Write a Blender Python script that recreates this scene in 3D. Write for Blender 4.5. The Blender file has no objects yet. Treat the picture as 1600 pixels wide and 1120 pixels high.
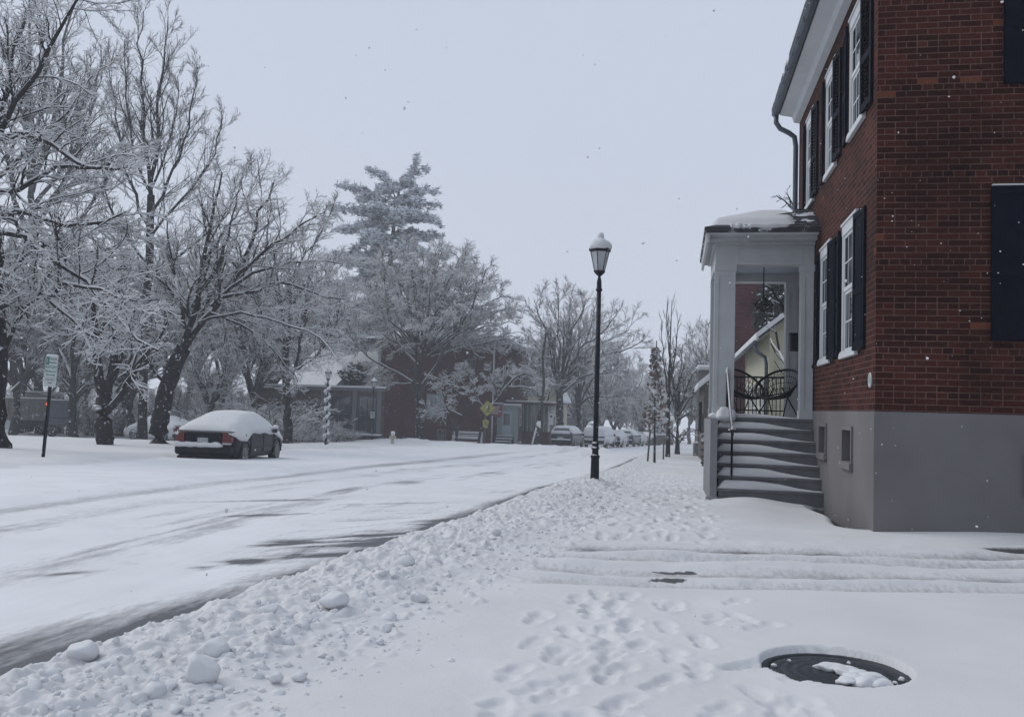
import bpy, math, random
import numpy as np
from mathutils import Vector, Matrix
S = bpy.context.scene
COL = S.collection
rng = np.random.default_rng(7)
random.seed(7)
R = math.radians
PI = math.pi

# ---------------------------------------------------------------- camera, sky, sun, exposure
FPX = 1450.0
YAW, PITCH, ROLL = R(10.16), R(2.92), R(1.6)
EYE = np.array([0.0, 0.0, 1.2])
_f = np.array([-math.sin(YAW) * math.cos(PITCH), math.cos(YAW) * math.cos(PITCH), math.sin(PITCH)])
_r = np.array([math.cos(YAW), math.sin(YAW), 0.0])
_u = np.cross(_r, _f)
RX = _r * math.cos(ROLL) + _u * math.sin(ROLL)
UX = -_r * math.sin(ROLL) + _u * math.cos(ROLL)
cam_d = bpy.data.cameras.new('camera')
cam = bpy.data.objects.new('camera', cam_d)
COL.objects.link(cam)
cam.matrix_world = Matrix(((RX[0], UX[0], -_f[0], EYE[0]), (RX[1], UX[1], -_f[1], EYE[1]), (RX[2], UX[2], -_f[2], EYE[2]), (0, 0, 0, 1)))
cam_d.sensor_width = 36.0
cam_d.lens = FPX / 1600.0 * 36.0
cam_d.clip_start = 0.05
cam_d.clip_end = 2000
S.camera = cam
S.view_settings.view_transform = 'Standard'
S.view_settings.look = 'None'
S.view_settings.exposure = 0.0
S.view_settings.gamma = 1.0
S.render.engine = 'CYCLES'
S.cycles.max_bounces = 4
S.cycles.diffuse_bounces = 3
S.cycles.glossy_bounces = 2
S.cycles.transmission_bounces = 4
S.cycles.transparent_max_bounces = 6
S.cycles.volume_bounces = 1
S.cycles.caustics_reflective = False
S.cycles.caustics_refractive = False

SUN_EL, SUN_AZ = R(42), R(288)
w = bpy.data.worlds.new('World')
S.world = w
w.use_nodes = True
nt = w.node_tree
nt.nodes.clear()
sky = nt.nodes.new('ShaderNodeTexSky')
sky.sky_type = 'NISHITA'
sky.sun_disc = False
sky.sun_elevation = SUN_EL
sky.sun_rotation = SUN_AZ
sky.air_density = 1.0
sky.dust_density = 4.0
tc = nt.nodes.new('ShaderNodeTexCoord')
sp = nt.nodes.new('ShaderNodeSeparateXYZ')
nt.links.new(tc.outputs['Generated'], sp.inputs[0])
cr = nt.nodes.new('ShaderNodeValToRGB')          # the cloud deck: a little whiter at the horizon than overhead
cr.color_ramp.elements[0].position = 0.0
cr.color_ramp.elements[0].color = (6.2, 6.65, 7.75, 1)
cr.color_ramp.elements[1].position = 0.55
cr.color_ramp.elements[1].color = (5.5, 6.2, 7.4, 1)
nt.links.new(sp.outputs['Z'], cr.inputs[0])
cn = nt.nodes.new('ShaderNodeTexNoise')
cn.inputs['Scale'].default_value = 1.6
cn.inputs['Detail'].default_value = 3
nt.links.new(tc.outputs['Generated'], cn.inputs['Vector'])
mr = nt.nodes.new('ShaderNodeMapRange')
mr.inputs['To Min'].default_value = 0.95
mr.inputs['To Max'].default_value = 1.05
nt.links.new(cn.outputs['Fac'], mr.inputs['Value'])
vm = nt.nodes.new('ShaderNodeVectorMath')
vm.operation = 'SCALE'
nt.links.new(cr.outputs[0], vm.inputs[0])
nt.links.new(mr.outputs[0], vm.inputs['Scale'])
mx = nt.nodes.new('ShaderNodeMixRGB')
mx.inputs[0].default_value = 0.94
nt.links.new(sky.outputs[0], mx.inputs[1])
nt.links.new(vm.outputs[0], mx.inputs[2])
bg = nt.nodes.new('ShaderNodeBackground')
bg.inputs['Strength'].default_value = 0.1
nt.links.new(mx.outputs[0], bg.inputs['Color'])
wo = nt.nodes.new('ShaderNodeOutputWorld')
nt.links.new(bg.outputs[0], wo.inputs['Surface'])

sun_d = bpy.data.lights.new('sun', 'SUN')
sun_d.energy = 1.4
sun_d.angle = R(45)
sun_d.color = (1.0, 0.97, 0.93)
sun = bpy.data.objects.new('sun', sun_d)
COL.objects.link(sun)
sun.rotation_euler = (R(90) - SUN_EL, 0, PI - SUN_AZ)

# ---------------------------------------------------------------- helpers
def ray(u, v):
    return (u - 800) / FPX * RX - (v - 560) / FPX * UX + _f

def pt(u, v, Y):
    """The place seen at pixel (u, v) of the photograph on the plane of world depth Y."""
    d = ray(u, v)
    return EYE + d * (Y / d[1])

def ptx(u, v, X):
    d = ray(u, v)
    return EYE + d * (X / d[0])

def smooth(a, b, x):
    t = np.clip((x - a) / (b - a), 0, 1)
    return t * t * (3 - 2 * t)

_GY = np.array([-60, 0, 9, 12, 16, 30, 45, 74, 150, 600.0])
_GZ = np.array([0, 0, 0, -.03, -.14, -.73, -1.18, -1.93, -4.0, -16.0])
def gz(y):
    return (np.interp(y - 1.5, _GY, _GZ) + np.interp(y, _GY, _GZ) + np.interp(y + 1.5, _GY, _GZ)) / 3

def tag(o, label=None, cat=None, group=None, kind=None):
    if label: o['label'] = label
    if cat: o['category'] = cat
    if group: o['group'] = group
    if kind: o['kind'] = kind
    return o

def empty(name, loc=(0, 0, 0), rz=0.0):
    o = bpy.data.objects.new(name, None)
    COL.objects.link(o)
    o.location = tuple(loc)
    o.rotation_euler = (0, 0, rz)
    return o

def mesh_obj(name, V, F, mats, parent=None, mi=None, smooth_sh=False, uv=None):
    me = bpy.data.meshes.new(name)
    V = np.asarray(V, dtype=np.float32).reshape(-1, 3)
    if isinstance(F, np.ndarray):
        n, k = F.shape
        me.vertices.add(len(V)); me.vertices.foreach_set('co', V.ravel())
        me.loops.add(n * k); me.loops.foreach_set('vertex_index', F.astype(np.int32).ravel())
        me.polygons.add(n)
        me.polygons.foreach_set('loop_start', np.arange(0, n * k, k, dtype=np.int32))
        me.polygons.foreach_set('loop_total', np.full(n, k, dtype=np.int32))
        me.update(calc_edges=True)
    else:
        me.from_pydata(V.tolist(), [], F)
    for m in (mats if isinstance(mats, (list, tuple)) else [mats]):
        me.materials.append(m)
    if mi is not None:
        me.polygons.foreach_set('material_index', np.asarray(mi, dtype=np.int32))
    if smooth_sh:
        me.polygons.foreach_set('use_smooth', np.ones(len(me.polygons), dtype=bool))
    if uv is not None:
        l = me.uv_layers.new(name='UVMap')
        l.data.foreach_set('uv', np.asarray(uv, dtype=np.float32).ravel())
    me.update()
    o = bpy.data.objects.new(name, me)
    COL.objects.link(o)
    if parent is not None:
        o.parent = parent
    return o

class MB:
    """Collects boxes, tubes and lathed shapes and links them as one mesh."""
    def __init__(s): s.v = []; s.f = []; s.m = []; s.sm = []
    def add(s, V, F, m=0, sm=False):
        b = len(s.v)
        s.v += [tuple(map(float, p)) for p in V]
        s.f += [tuple(int(i) + b for i in f) for f in F]
        s.m += [m] * len(F); s.sm += [sm] * len(F)
        return s
    def box(s, a, b, m=0, bev=0.0):
        x0, y0, z0 = a; x1, y1, z1 = b
        if x0 > x1: x0, x1 = x1, x0
        if y0 > y1: y0, y1 = y1, y0
        if z0 > z1: z0, z1 = z1, z0
        if bev <= 0:
            V = [(x, y, z) for z in (z0, z1) for y in (y0, y1) for x in (x0, x1)]
            return s.add(V, [(0, 2, 3, 1), (4, 5, 7, 6), (0, 1, 5, 4), (2, 6, 7, 3), (0, 4, 6, 2), (1, 3, 7, 5)], m)
        e = min(bev, (x1 - x0) / 2.01, (y1 - y0) / 2.01, (z1 - z0) / 2.01)
        V = []; xs = (x0, x1); ys = (y0, y1); zs = (z0, z1)
        idx = {}
        for i in (0, 1):
            for j in (0, 1):
                for k in (0, 1):
                    sx, sy, sz = (1 - 2 * i) * e, (1 - 2 * j) * e, (1 - 2 * k) * e
                    idx[i, j, k, 0] = len(V); V.append((xs[i], ys[j] + sy, zs[k] + sz))
                    idx[i, j, k, 1] = len(V); V.append((xs[i] + sx, ys[j], zs[k] + sz))
                    idx[i, j, k, 2] = len(V); V.append((xs[i] + sx, ys[j] + sy, zs[k]))
        F = []
        for i in (0, 1):
            F.append([idx[i, a_, b_, 0] for a_, b_ in ((0, 0), (1, 0), (1, 1), (0, 1))])
            F.append([idx[a_, i, b_, 1] for a_, b_ in ((0, 0), (1, 0), (1, 1), (0, 1))])
            F.append([idx[a_, b_, i, 2] for a_, b_ in ((0, 0), (1, 0), (1, 1), (0, 1))])
            for j in (0, 1):
                F.append([idx[i, j, 0, 0], idx[i, j, 1, 0], idx[i, j, 1, 1], idx[i, j, 0, 1]])
                F.append([idx[i, 0, j, 0], idx[i, 1, j, 0], idx[i, 1, j, 2], idx[i, 0, j, 2]])
                F.append([idx[0, i, j, 1], idx[1, i, j, 1], idx[1, i, j, 2], idx[0, i, j, 2]])
                for k in (0, 1):
                    F.append([idx[i, j, k, 0], idx[i, j, k, 1], idx[i, j, k, 2]])
        c = np.array([(x0 + x1) / 2, (y0 + y1) / 2, (z0 + z1) / 2]); VA = np.array(V)
        G = []
        for f in F:
            p = VA[f]
            n = np.cross(p[1] - p[0], p[2] - p[0])
            G.append(tuple(f) if np.dot(n, p.mean(0) - c) > 0 else tuple(f[::-1]))
        return s.add(V, G, m)
    def obox(s, c, half, rot, m=0):
        """A box turned by a 3x3 matrix about its centre."""
        V = []
        for z in (-1, 1):
            for y in (-1, 1):
                for x in (-1, 1):
                    V.append(np.array(c) + rot @ (np.array([x, y, z]) * np.array(half)))
        return s.add(V, [(0, 2, 3, 1), (4, 5, 7, 6), (0, 1, 5, 4), (2, 6, 7, 3), (0, 4, 6, 2), (1, 3, 7, 5)], m)
    def tube(s, P, r, n=8, m=0, closed=False, caps=True):
        P = np.array(P, float); k = len(P)
        r = np.full(k, r) if np.isscalar(r) else np.array(r)
        if closed:
            T = np.roll(P, -1, 0) - np.roll(P, 1, 0)
        else:
            T = np.gradient(P, axis=0)
        T /= np.linalg.norm(T, axis=1)[:, None] + 1e-12
        N = np.cross(T[0], [0, 0, 1.0])
        if np.linalg.norm(N) < 1e-3: N = np.cross(T[0], [1.0, 0, 0])
        N /= np.linalg.norm(N)
        V = []
        for i in range(k):
            N = N - T[i] * np.dot(N, T[i]); N /= np.linalg.norm(N) + 1e-12
            B = np.cross(T[i], N)
            for j in range(n):
                a = 2 * PI * j / n
                V.append(P[i] + r[i] * (math.cos(a) * N + math.sin(a) * B))
        F = []
        for i in range(k if closed else k - 1):
            i2 = (i + 1) % k
            for j in range(n):
                F.append((i * n + j, i * n + (j + 1) % n, i2 * n + (j + 1) % n, i2 * n + j))
        if caps and not closed:
            F.append(tuple(range(n))[::-1]); F.append(tuple((k - 1) * n + j for j in range(n)))
        return s.add(V, F, m, True)
    def lathe(s, prof, c=(0, 0, 0), n=24, m=0, a0=0.0, sm=True):
        """prof: (radius, height) pairs from bottom to top."""
        V = []; F = []; k = len(prof)
        for (rr, h) in prof:
            for j in range(n):
                a = a0 + 2 * PI * j / n
                V.append((c[0] + rr * math.cos(a), c[1] + rr * math.sin(a), c[2] + h))
        for i in range(k - 1):
            for j in range(n):
                F.append((i * n + j, i * n + (j + 1) % n, (i + 1) * n + (j + 1) % n, (i + 1) * n + j))
        if prof[0][0] > 1e-5: F.append(tuple(range(n))[::-1])
        if prof[-1][0] > 1e-5: F.append(tuple((k - 1) * n + j for j in range(n)))
        return s.add(V, F, m, sm)
    def poly(s, pts, d, m=0):
        """Extrude polygon pts (3-D, planar) by vector d."""
        n = len(pts); A = [np.array(p, float) for p in pts]; d = np.array(d, float)
        V = A + [p + d for p in A]
        nn = np.cross(A[1] - A[0], A[2] - A[1])
        F = [tuple(range(n)), tuple(range(2 * n - 1, n - 1, -1))]
        F += [(i, n + i, n + (i + 1) % n, (i + 1) % n) for i in range(n)]
        if np.dot(nn, d) > 0:
            F = [f[::-1] for f in F]
        return s.add(V, F, m)
    def build(s, name, mats, parent=None, uvm=False):
        mats = mats if isinstance(mats, (list, tuple)) else [mats]
        me = bpy.data.meshes.new(name)
        me.from_pydata(s.v, [], s.f)
        for q in mats: me.materials.append(q)
        me.polygons.foreach_set('material_index', np.array(s.m, dtype=np.int32))
        me.polygons.foreach_set('use_smooth', np.array(s.sm, dtype=bool))
        if uvm:
            l = me.uv_layers.new(name='UVMap')
            V = np.array(s.v); uv = []
            for p in me.polygons:
                n = p.normal
                for vi in p.vertices:
                    q = V[vi]
                    if abs(n.z) > .8: uv += [q[0], q[1]]
                    elif abs(n.x) > abs(n.y): uv += [q[1], q[2]]
                    else: uv += [q[0], q[2]]
            l.data.foreach_set('uv', np.array(uv, dtype=np.float32))
        me.update()
        o = bpy.data.objects.new(name, me)
        COL.objects.link(o)
        if parent is not None:
            o.parent = parent
        return o

def copy_tree(o, parent=None):
    c = o.copy()
    COL.objects.link(c)
    if parent is not None: c.parent = parent
    for ch in [x for x in S.objects if x.parent == o]:
        copy_tree(ch, c)
    return c

# 2-D value noise for terrain
def vnoise(x, y, seed=0):
    x = np.asarray(x, float); y = np.asarray(y, float)
    xi = np.floor(x).astype(np.int64); yi = np.floor(y).astype(np.int64)
    xf = x - xi; yf = y - yi
    def h(a, b):
        n = (a * 374761393 + b * 668265263 + seed * 1274126177) & 0x7fffffff
        n = ((n ^ (n >> 13)) * 1274126177) & 0x7fffffff
        n = (n ^ (n >> 16)) & 0xffff
        return n / 65535.0
    u = xf * xf * (3 - 2 * xf); v = yf * yf * (3 - 2 * yf)
    return (h(xi, yi) * (1 - u) + h(xi + 1, yi) * u) * (1 - v) + (h(xi, yi + 1) * (1 - u) + h(xi + 1, yi + 1) * u) * v

def fbm(x, y, o=4, seed=0, g=.5):
    s = 0; a = 1; t = 0
    for i in range(o):
        s = s + a * vnoise(x * 2 ** i + 17.3 * i, y * 2 ** i - 9.1 * i, seed + i); t += a; a *= g
    return s / t

# ---------------------------------------------------------------- materials
def mat(name, col, rough=.7, metal=0.0, var=0.0, vscale=6.0, bump=0.0, bscale=40.0, spec=.5, col2=None, snow=0.0, sscale=5.0, spots=0.0):
    """Principled with optional colour variation, bump and snow that has stuck to it in patches."""
    m = bpy.data.materials.new(name); m.use_nodes = True
    t = m.node_tree; b = t.nodes['Principled BSDF']
    b.inputs['Base Color'].default_value = (*col, 1)
    b.inputs['Roughness'].default_value = rough
    b.inputs['Metallic'].default_value = metal
    b.inputs['Specular IOR Level'].default_value = spec
    c = t.nodes.new('ShaderNodeTexCoord')
    last = None
    if var > 0 or col2:
        n = t.nodes.new('ShaderNodeTexNoise'); n.inputs['Scale'].default_value = vscale; n.inputs['Detail'].default_value = 6
        t.links.new(c.outputs['Object'], n.inputs['Vector'])
        r = t.nodes.new('ShaderNodeValToRGB'); r.color_ramp.elements[0].position = .3; r.color_ramp.elements[1].position = .7
        c2 = col2 or tuple(min(1, x * (1 + var)) for x in col)
        c1 = col if col2 else tuple(x * (1 - var) for x in col)
        r.color_ramp.elements[0].color = (*c1, 1); r.color_ramp.elements[1].color = (*c2, 1)
        t.links.new(n.outputs['Fac'], r.inputs[0]); last = r.outputs[0]
    if snow > 0:
        n = t.nodes.new('ShaderNodeTexNoise'); n.inputs['Scale'].default_value = sscale; n.inputs['Detail'].default_value = 5; n.inputs['Roughness'].default_value = .65
        t.links.new(c.outputs['Object'], n.inputs['Vector'])
        r = t.nodes.new('ShaderNodeValToRGB')
        r.color_ramp.elements[0].position = 1 - snow - .03; r.color_ramp.elements[1].position = min(1, 1 - snow + .03)
        t.links.new(n.outputs['Fac'], r.inputs[0])
        x = t.nodes.new('ShaderNodeMixRGB'); t.links.new(r.outputs[0], x.inputs[0])
        if last is not None: t.links.new(last, x.inputs[1])
        else: x.inputs[1].default_value = (*col, 1)
        x.inputs[2].default_value = (.72, .75, .8, 1); last = x.outputs[0]
    if last is not None: t.links.new(last, b.inputs['Base Color'])
    if bump > 0:
        n = t.nodes.new('ShaderNodeTexNoise'); n.inputs['Scale'].default_value = bscale; n.inputs['Detail'].default_value = 8; n.inputs['Roughness'].default_value = .6
        t.links.new(c.outputs['Object'], n.inputs['Vector'])
        q = t.nodes.new('ShaderNodeBump'); q.inputs['Strength'].default_value = bump; q.inputs['Distance'].default_value = .02
        t.links.new(n.outputs['Fac'], q.inputs['Height']); t.links.new(q.outputs[0], b.inputs['Normal'])
    return m

def brick_mat(name, c1, c2, mortar, odd=None, scale=1.0, mort=.011, headers=True, rough=.85):
    """Brickwork in metres on the UV map: stretcher rows with a header row every seventh course."""
    m = bpy.data.materials.new(name); m.use_nodes = True
    t = m.node_tree; b = t.nodes['Principled BSDF']; b.inputs['Roughness'].default_value = rough
    b.inputs['Specular IOR Level'].default_value = .12
    N = t.nodes.new; L = t.links.new
    uv = N('ShaderNodeUVMap')
    wob = N('ShaderNodeTexNoise'); wob.inputs['Scale'].default_value = 2.5; wob.inputs['Detail'].default_value = 3
    L(uv.outputs[0], wob.inputs['Vector'])
    wa = N('ShaderNodeVectorMath'); wa.operation = 'MULTIPLY_ADD'
    wa.inputs[1].default_value = (.006, .008, 0); L(wob.outputs['Color'], wa.inputs[0]); L(uv.outputs[0], wa.inputs[2])
    def bt(wd, off, ca, cb):
        k = N('ShaderNodeTexBrick'); k.offset = off; k.squash = 1
        k.inputs['Scale'].default_value = scale
        k.inputs['Brick Width'].default_value = wd; k.inputs['Row Height'].default_value = .0667
        k.inputs['Mortar Size'].default_value = mort * .5; k.inputs['Mortar Smooth'].default_value = .15
        k.inputs['Bias'].default_value = -.1
        k.inputs['Color1'].default_value = (*ca, 1); k.inputs['Color2'].default_value = (*cb, 1)
        k.inputs['Mortar'].default_value = (*mortar, 1)
        L(wa.outputs[0], k.inputs['Vector']); return k
    A = bt(.213, .5, c1, c2)
    out, fac = A.outputs['Color'], A.outputs['Fac']
    if headers:
        B = bt(.1065, .5, c1, c2)
        s = N('ShaderNodeSeparateXYZ'); L(wa.outputs[0], s.inputs[0])
        d = N('ShaderNodeMath'); d.operation = 'DIVIDE'; d.inputs[1].default_value = .0667 / scale; L(s.outputs[1], d.inputs[0])
        f = N('ShaderNodeMath'); f.operation = 'FLOOR'; L(d.outputs[0], f.inputs[0])
        mo = N('ShaderNodeMath'); mo.operation = 'FLOORED_MODULO'; mo.inputs[1].default_value = 7; L(f.outputs[0], mo.inputs[0])
        lt = N('ShaderNodeMath'); lt.operation = 'LESS_THAN'; lt.inputs[1].default_value = .5; L(mo.outputs[0], lt.inputs[0])
        x = N('ShaderNodeMixRGB'); L(lt.outputs[0], x.inputs[0]); L(out, x.inputs[1]); L(B.outputs['Color'], x.inputs[2])
        y = N('ShaderNodeMixRGB'); L(lt.outputs[0], y.inputs[0]); L(fac, y.inputs[1]); L(B.outputs['Fac'], y.inputs[2])
        out, fac = x.outputs[0], y.outputs[0]
    # large stains and small soot marks of the bricks themselves
    n = N('ShaderNodeTexNoise'); n.inputs['Scale'].default_value = .9; n.inputs['Detail'].default_value = 7; n.inputs['Roughness'].default_value = .65
    L(uv.outputs[0], n.inputs['Vector'])
    r = N('ShaderNodeMapRange'); r.inputs['From Min'].default_value = .3; r.inputs['From Max'].default_value = .7
    r.inputs['To Min'].default_value = .5; r.inputs['To Max'].default_value = 1.4; L(n.outputs['Fac'], r.inputs['Value'])
    n2 = N('ShaderNodeTexNoise'); n2.inputs['Scale'].default_value = 30; n2.inputs['Detail'].default_value = 5; L(uv.outputs[0], n2.inputs['Vector'])
    r2 = N('ShaderNodeMapRange'); r2.inputs['From Min'].default_value = .3; r2.inputs['From Max'].default_value = .7
    r2.inputs['To Min'].default_value = .75; r2.inputs['To Max'].default_value = 1.25; L(n2.outputs['Fac'], r2.inputs['Value'])
    mu = N('ShaderNodeMath'); mu.operation = 'MULTIPLY'; L(r.outputs[0], mu.inputs[0]); L(r2.outputs[0], mu.inputs[1])
    sc = N('ShaderNodeVectorMath'); sc.operation = 'SCALE'; L(out, sc.inputs[0]); L(mu.outputs[0], sc.inputs['Scale'])
    last = sc.outputs[0]
    if odd:
        # now and then a repaired, paler or redder brick
        wn = N('ShaderNodeTexWhiteNoise'); wn.noise_dimensions = '2D'
        ro = N('ShaderNodeVectorMath'); ro.operation = 'DIVIDE'; ro.inputs[1].default_value = (.2132, .0667, 1); L(wa.outputs[0], ro.inputs[0])
        sx = N('ShaderNodeSeparateXYZ'); L(ro.outputs[0], sx.inputs[0])
        fy = N('ShaderNodeMath'); fy.operation = 'FLOOR'; L(sx.outputs[1], fy.inputs[0])
        ev = N('ShaderNodeMath'); ev.operation = 'FLOORED_MODULO'; ev.inputs[1].default_value = 2; L(fy.outputs[0], ev.inputs[0])
        hx = N('ShaderNodeMath'); hx.operation = 'MULTIPLY_ADD'; hx.inputs[1].default_value = -.5; L(ev.outputs[0], hx.inputs[0]); L(sx.outputs[0], hx.inputs[2])
        fx = N('ShaderNodeMath'); fx.operation = 'FLOOR'; L(hx.outputs[0], fx.inputs[0])
        cb = N('ShaderNodeCombineXYZ'); L(fx.outputs[0], cb.inputs[0]); L(fy.outputs[0], cb.inputs[1]); L(cb.outputs[0], wn.inputs['Vector'])
        gt = N('ShaderNodeMath'); gt.operation = 'GREATER_THAN'; gt.inputs[1].default_value = .993; L(wn.outputs['Value'], gt.inputs[0])
        inv = N('ShaderNodeMath'); inv.operation = 'SUBTRACT'; inv.inputs[0].default_value = 1; L(fac, inv.inputs[1])
        an = N('ShaderNodeMath'); an.operation = 'MULTIPLY'; L(gt.outputs[0], an.inputs[0]); L(inv.outputs[0], an.inputs[1])
        z = N('ShaderNodeMixRGB'); L(an.outputs[0], z.inputs[0]); L(last, z.inputs[1]); z.inputs[2].default_value = (*odd, 1); last = z.outputs[0]
    L(last, b.inputs['Base Color'])
    iv = N('ShaderNodeMath'); iv.operation = 'MULTIPLY_ADD'; iv.inputs[1].default_value = -1; L(fac, iv.inputs[0]); L(n2.outputs['Fac'], iv.inputs[2])
    q = N('ShaderNodeBump'); q.inputs['Strength'].default_value = .7; q.inputs['Distance'].default_value = .006
    L(iv.outputs[0], q.inputs['Height']); L(q.outputs[0], b.inputs['Normal'])
    return m

def snow_mat(name, col=(.64, .645, .66), bare=None, rough=.75):
    """Snow; where the mesh attribute 'bare' is high it darkens to the asphalt or slush colour."""
    m = bpy.data.materials.new(name); m.use_nodes = True
    t = m.node_tree; b = t.nodes['Principled BSDF']; b.inputs['Roughness'].default_value = rough
    b.inputs['Specular IOR Level'].default_value = .3
    N = t.nodes.new; L = t.links.new
    tc = N('ShaderNodeTexCoord')
    n = N('ShaderNodeTexNoise'); n.inputs['Scale'].default_value = 1.3; n.inputs['Detail'].default_value = 6
    L(tc.outputs['Object'], n.inputs['Vector'])
    r = N('ShaderNodeMapRange'); r.inputs['From Min'].default_value = .3; r.inputs['From Max'].default_value = .7
    r.inputs['To Min'].default_value = .95; r.inputs['To Max'].default_value = 1.05; L(n.outputs['Fac'], r.inputs['Value'])
    sc = N('ShaderNodeVectorMath'); sc.operation = 'SCALE'; sc.inputs[0].default_value = col; L(r.outputs[0], sc.inputs['Scale'])
    last = sc.outputs[0]
    if bare:
        a = N('ShaderNodeAttribute'); a.attribute_name = 'bare'
        mp = N('ShaderNodeMapping'); mp.inputs['Scale'].default_value = (26, 7, 26); L(tc.outputs['Object'], mp.inputs[0])
        n3 = N('ShaderNodeTexNoise'); n3.inputs['Scale'].default_value = 1; n3.inputs['Detail'].default_value = 7; n3.inputs['Roughness'].default_value = .7; L(mp.outputs[0], n3.inputs['Vector'])
        ad = N('ShaderNodeMath'); ad.operation = 'MULTIPLY_ADD'; ad.inputs[1].default_value = .9; L(n3.outputs['Fac'], ad.inputs[0]); ad.inputs[2].default_value = -.45
        su = N('ShaderNodeMath'); su.operation = 'ADD'; L(ad.outputs[0], su.inputs[0]); L(a.outputs['Fac'], su.inputs[1])
        mm = N('ShaderNodeMapRange'); mm.inputs['From Min'].default_value = .1; mm.inputs['From Max'].default_value = .95; L(su.outputs[0], mm.inputs['Value'])
        lim = N('ShaderNodeMath'); lim.operation = 'MINIMUM'; lim.inputs[1].default_value = .93
        ga = N('ShaderNodeMath'); ga.operation = 'MULTIPLY'; ga.use_clamp = True; ga.inputs[1].default_value = 8; L(a.outputs['Fac'], ga.inputs[0])
        g2 = N('ShaderNodeMath'); g2.operation = 'MULTIPLY'; L(mm.outputs[0], g2.inputs[0]); L(ga.outputs[0], g2.inputs[1]); L(g2.outputs[0], lim.inputs[0])
        x = N('ShaderNodeMixRGB'); L(lim.outputs[0], x.inputs[0]); L(last, x.inputs[1]); x.inputs[2].default_value = (*bare, 1); last = x.outputs[0]
        rr = N('ShaderNodeMapRange'); rr.inputs['To Min'].default_value = rough; rr.inputs['To Max'].default_value = .5; L(lim.outputs[0], rr.inputs['Value']); L(rr.outputs[0], b.inputs['Roughness'])
    L(last, b.inputs['Base Color'])
    n1 = N('ShaderNodeTexNoise'); n1.inputs['Scale'].default_value = 55; n1.inputs['Detail'].default_value = 6; n1.inputs['Roughness'].default_value = .7; L(tc.outputs['Object'], n1.inputs['Vector'])
    q = N('ShaderNodeBump'); q.inputs['Strength'].default_value = .35; q.inputs['Distance'].default_value = .008
    L(n1.outputs['Fac'], q.inputs['Height']); L(q.outputs[0], b.inputs['Normal'])
    return m

M = {}
M['snow'] = snow_mat('snow')
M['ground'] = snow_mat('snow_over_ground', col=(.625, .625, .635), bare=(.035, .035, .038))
M['road'] = snow_mat('snow_over_asphalt', col=(.70, .705, .725), bare=(.045, .048, .058))
M['brick'] = brick_mat('red_brick', (.024, .0068, .0056), (.068, .0180, .0125), (.112, .061, .052), odd=(.12, .038, .02))
M['brick_far'] = brick_mat('dark_red_brick', (.052, .016, .020), (.085, .026, .030), (.10, .060, .062), headers=False)
M['brick_grey'] = brick_mat('grey_brown_brick', (.085, .075, .07), (.12, .10, .09), (.15, .14, .13), headers=False)
M['cheek'] = mat('cheek_render', (.21, .21, .225), .85, var=.12, vscale=3, bump=.3, bscale=90)
M['stucco'] = mat('stucco', (.154, .147, .150), .9, var=.14, vscale=1.1, bump=.45, bscale=120)
M['white'] = mat('white_paint', (.56, .58, .60), .5, var=.05, vscale=5, bump=.08)
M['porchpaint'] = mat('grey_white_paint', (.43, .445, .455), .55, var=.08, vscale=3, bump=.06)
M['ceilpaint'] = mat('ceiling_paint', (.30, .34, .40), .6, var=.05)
M['navy'] = mat('navy_shutter_paint', (.0018, .0038, .011), .6, var=.3, vscale=9, bump=.1, spec=.06)
M['black'] = mat('black_metal', (.010, .012, .018), .45, var=.3, vscale=12, spec=.18)
M['iron'] = mat('wrought_iron', (.006, .007, .010), .5, spec=.15)
M['gutter'] = mat('gutter_metal', (.06, .075, .10), .5, var=.25, vscale=4)
M['roofing'] = mat('dark_roofing', (.03, .032, .038), .7, var=.3, snow=.42, sscale=3)
M['step'] = mat('step_stone', (.135, .138, .145), .85, var=.2, vscale=5, bump=.3, bscale=70)
M['glass'] = mat('window_glass', (.03, .035, .04), .04, spec=1.0)
M['bark'] = mat('bark', (.022, .020, .022), .9, spec=.1, var=.35, vscale=4, bump=.6, bscale=14, snow=.36, sscale=6)
M['barkfar'] = mat('bark_far', (.032, .031, .034), .9, spec=.1, var=.3, vscale=2, snow=.38, sscale=5)
M['twig'] = mat('twig', (.056, .053, .057), .9, spec=.1, var=.25, vscale=2)
M['needle'] = mat('pine_needles', (.075, .092, .095), .8, spec=.1, snow=.56, sscale=2.2, var=.4, vscale=1.2)
M['needle_snow'] = mat('snow_on_needles', (.52, .55, .58), .8)
M['cream'] = mat('cream_siding', (.43, .415, .31), .7, var=.05, vscale=2)
M['grey_siding'] = mat('grey_siding', (.13, .13, .135), .7, var=.1, vscale=1)
M['wood'] = mat('weathered_wood', (.10, .085, .07), .85, var=.3, vscale=8, bump=.3)
M['rubber'] = mat('tyre_rubber', (.012, .012, .014), .8, snow=.40, sscale=9)
M['rim'] = mat('alloy_rim', (.13, .13, .14), .4, metal=.4, snow=.38, sscale=16)
M['red'] = mat('tail_light_red', (.11, .007, .009), .3)
M['amber'] = mat('lamp_clear', (.45, .42, .42), .2)
M['darkblue'] = mat('dark_blue_car_paint', (.0030, .0045, .011), .3, spec=.15, snow=.22, sscale=11)
M['darkgrey'] = mat('dark_plastic', (.008, .009, .012), .6, spec=.2, snow=.29, sscale=9)
M['plate'] = mat('number_plate', (.34, .36, .36), .5, var=.3, vscale=22)
M['silver'] = mat('silver_car_paint', (.50, .51, .53), .3, metal=.2)
M['suvblue'] = mat('slate_blue_car_paint', (.022, .028, .045), .3, snow=.36, sscale=5)
M['sign_white'] = mat('sign_white', (.40, .45, .45), .5)
M['sign_green'] = mat('sign_green', (.01, .13, .09), .5)
M['sign_black'] = mat('sign_black', (.02, .02, .025), .6)
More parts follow.
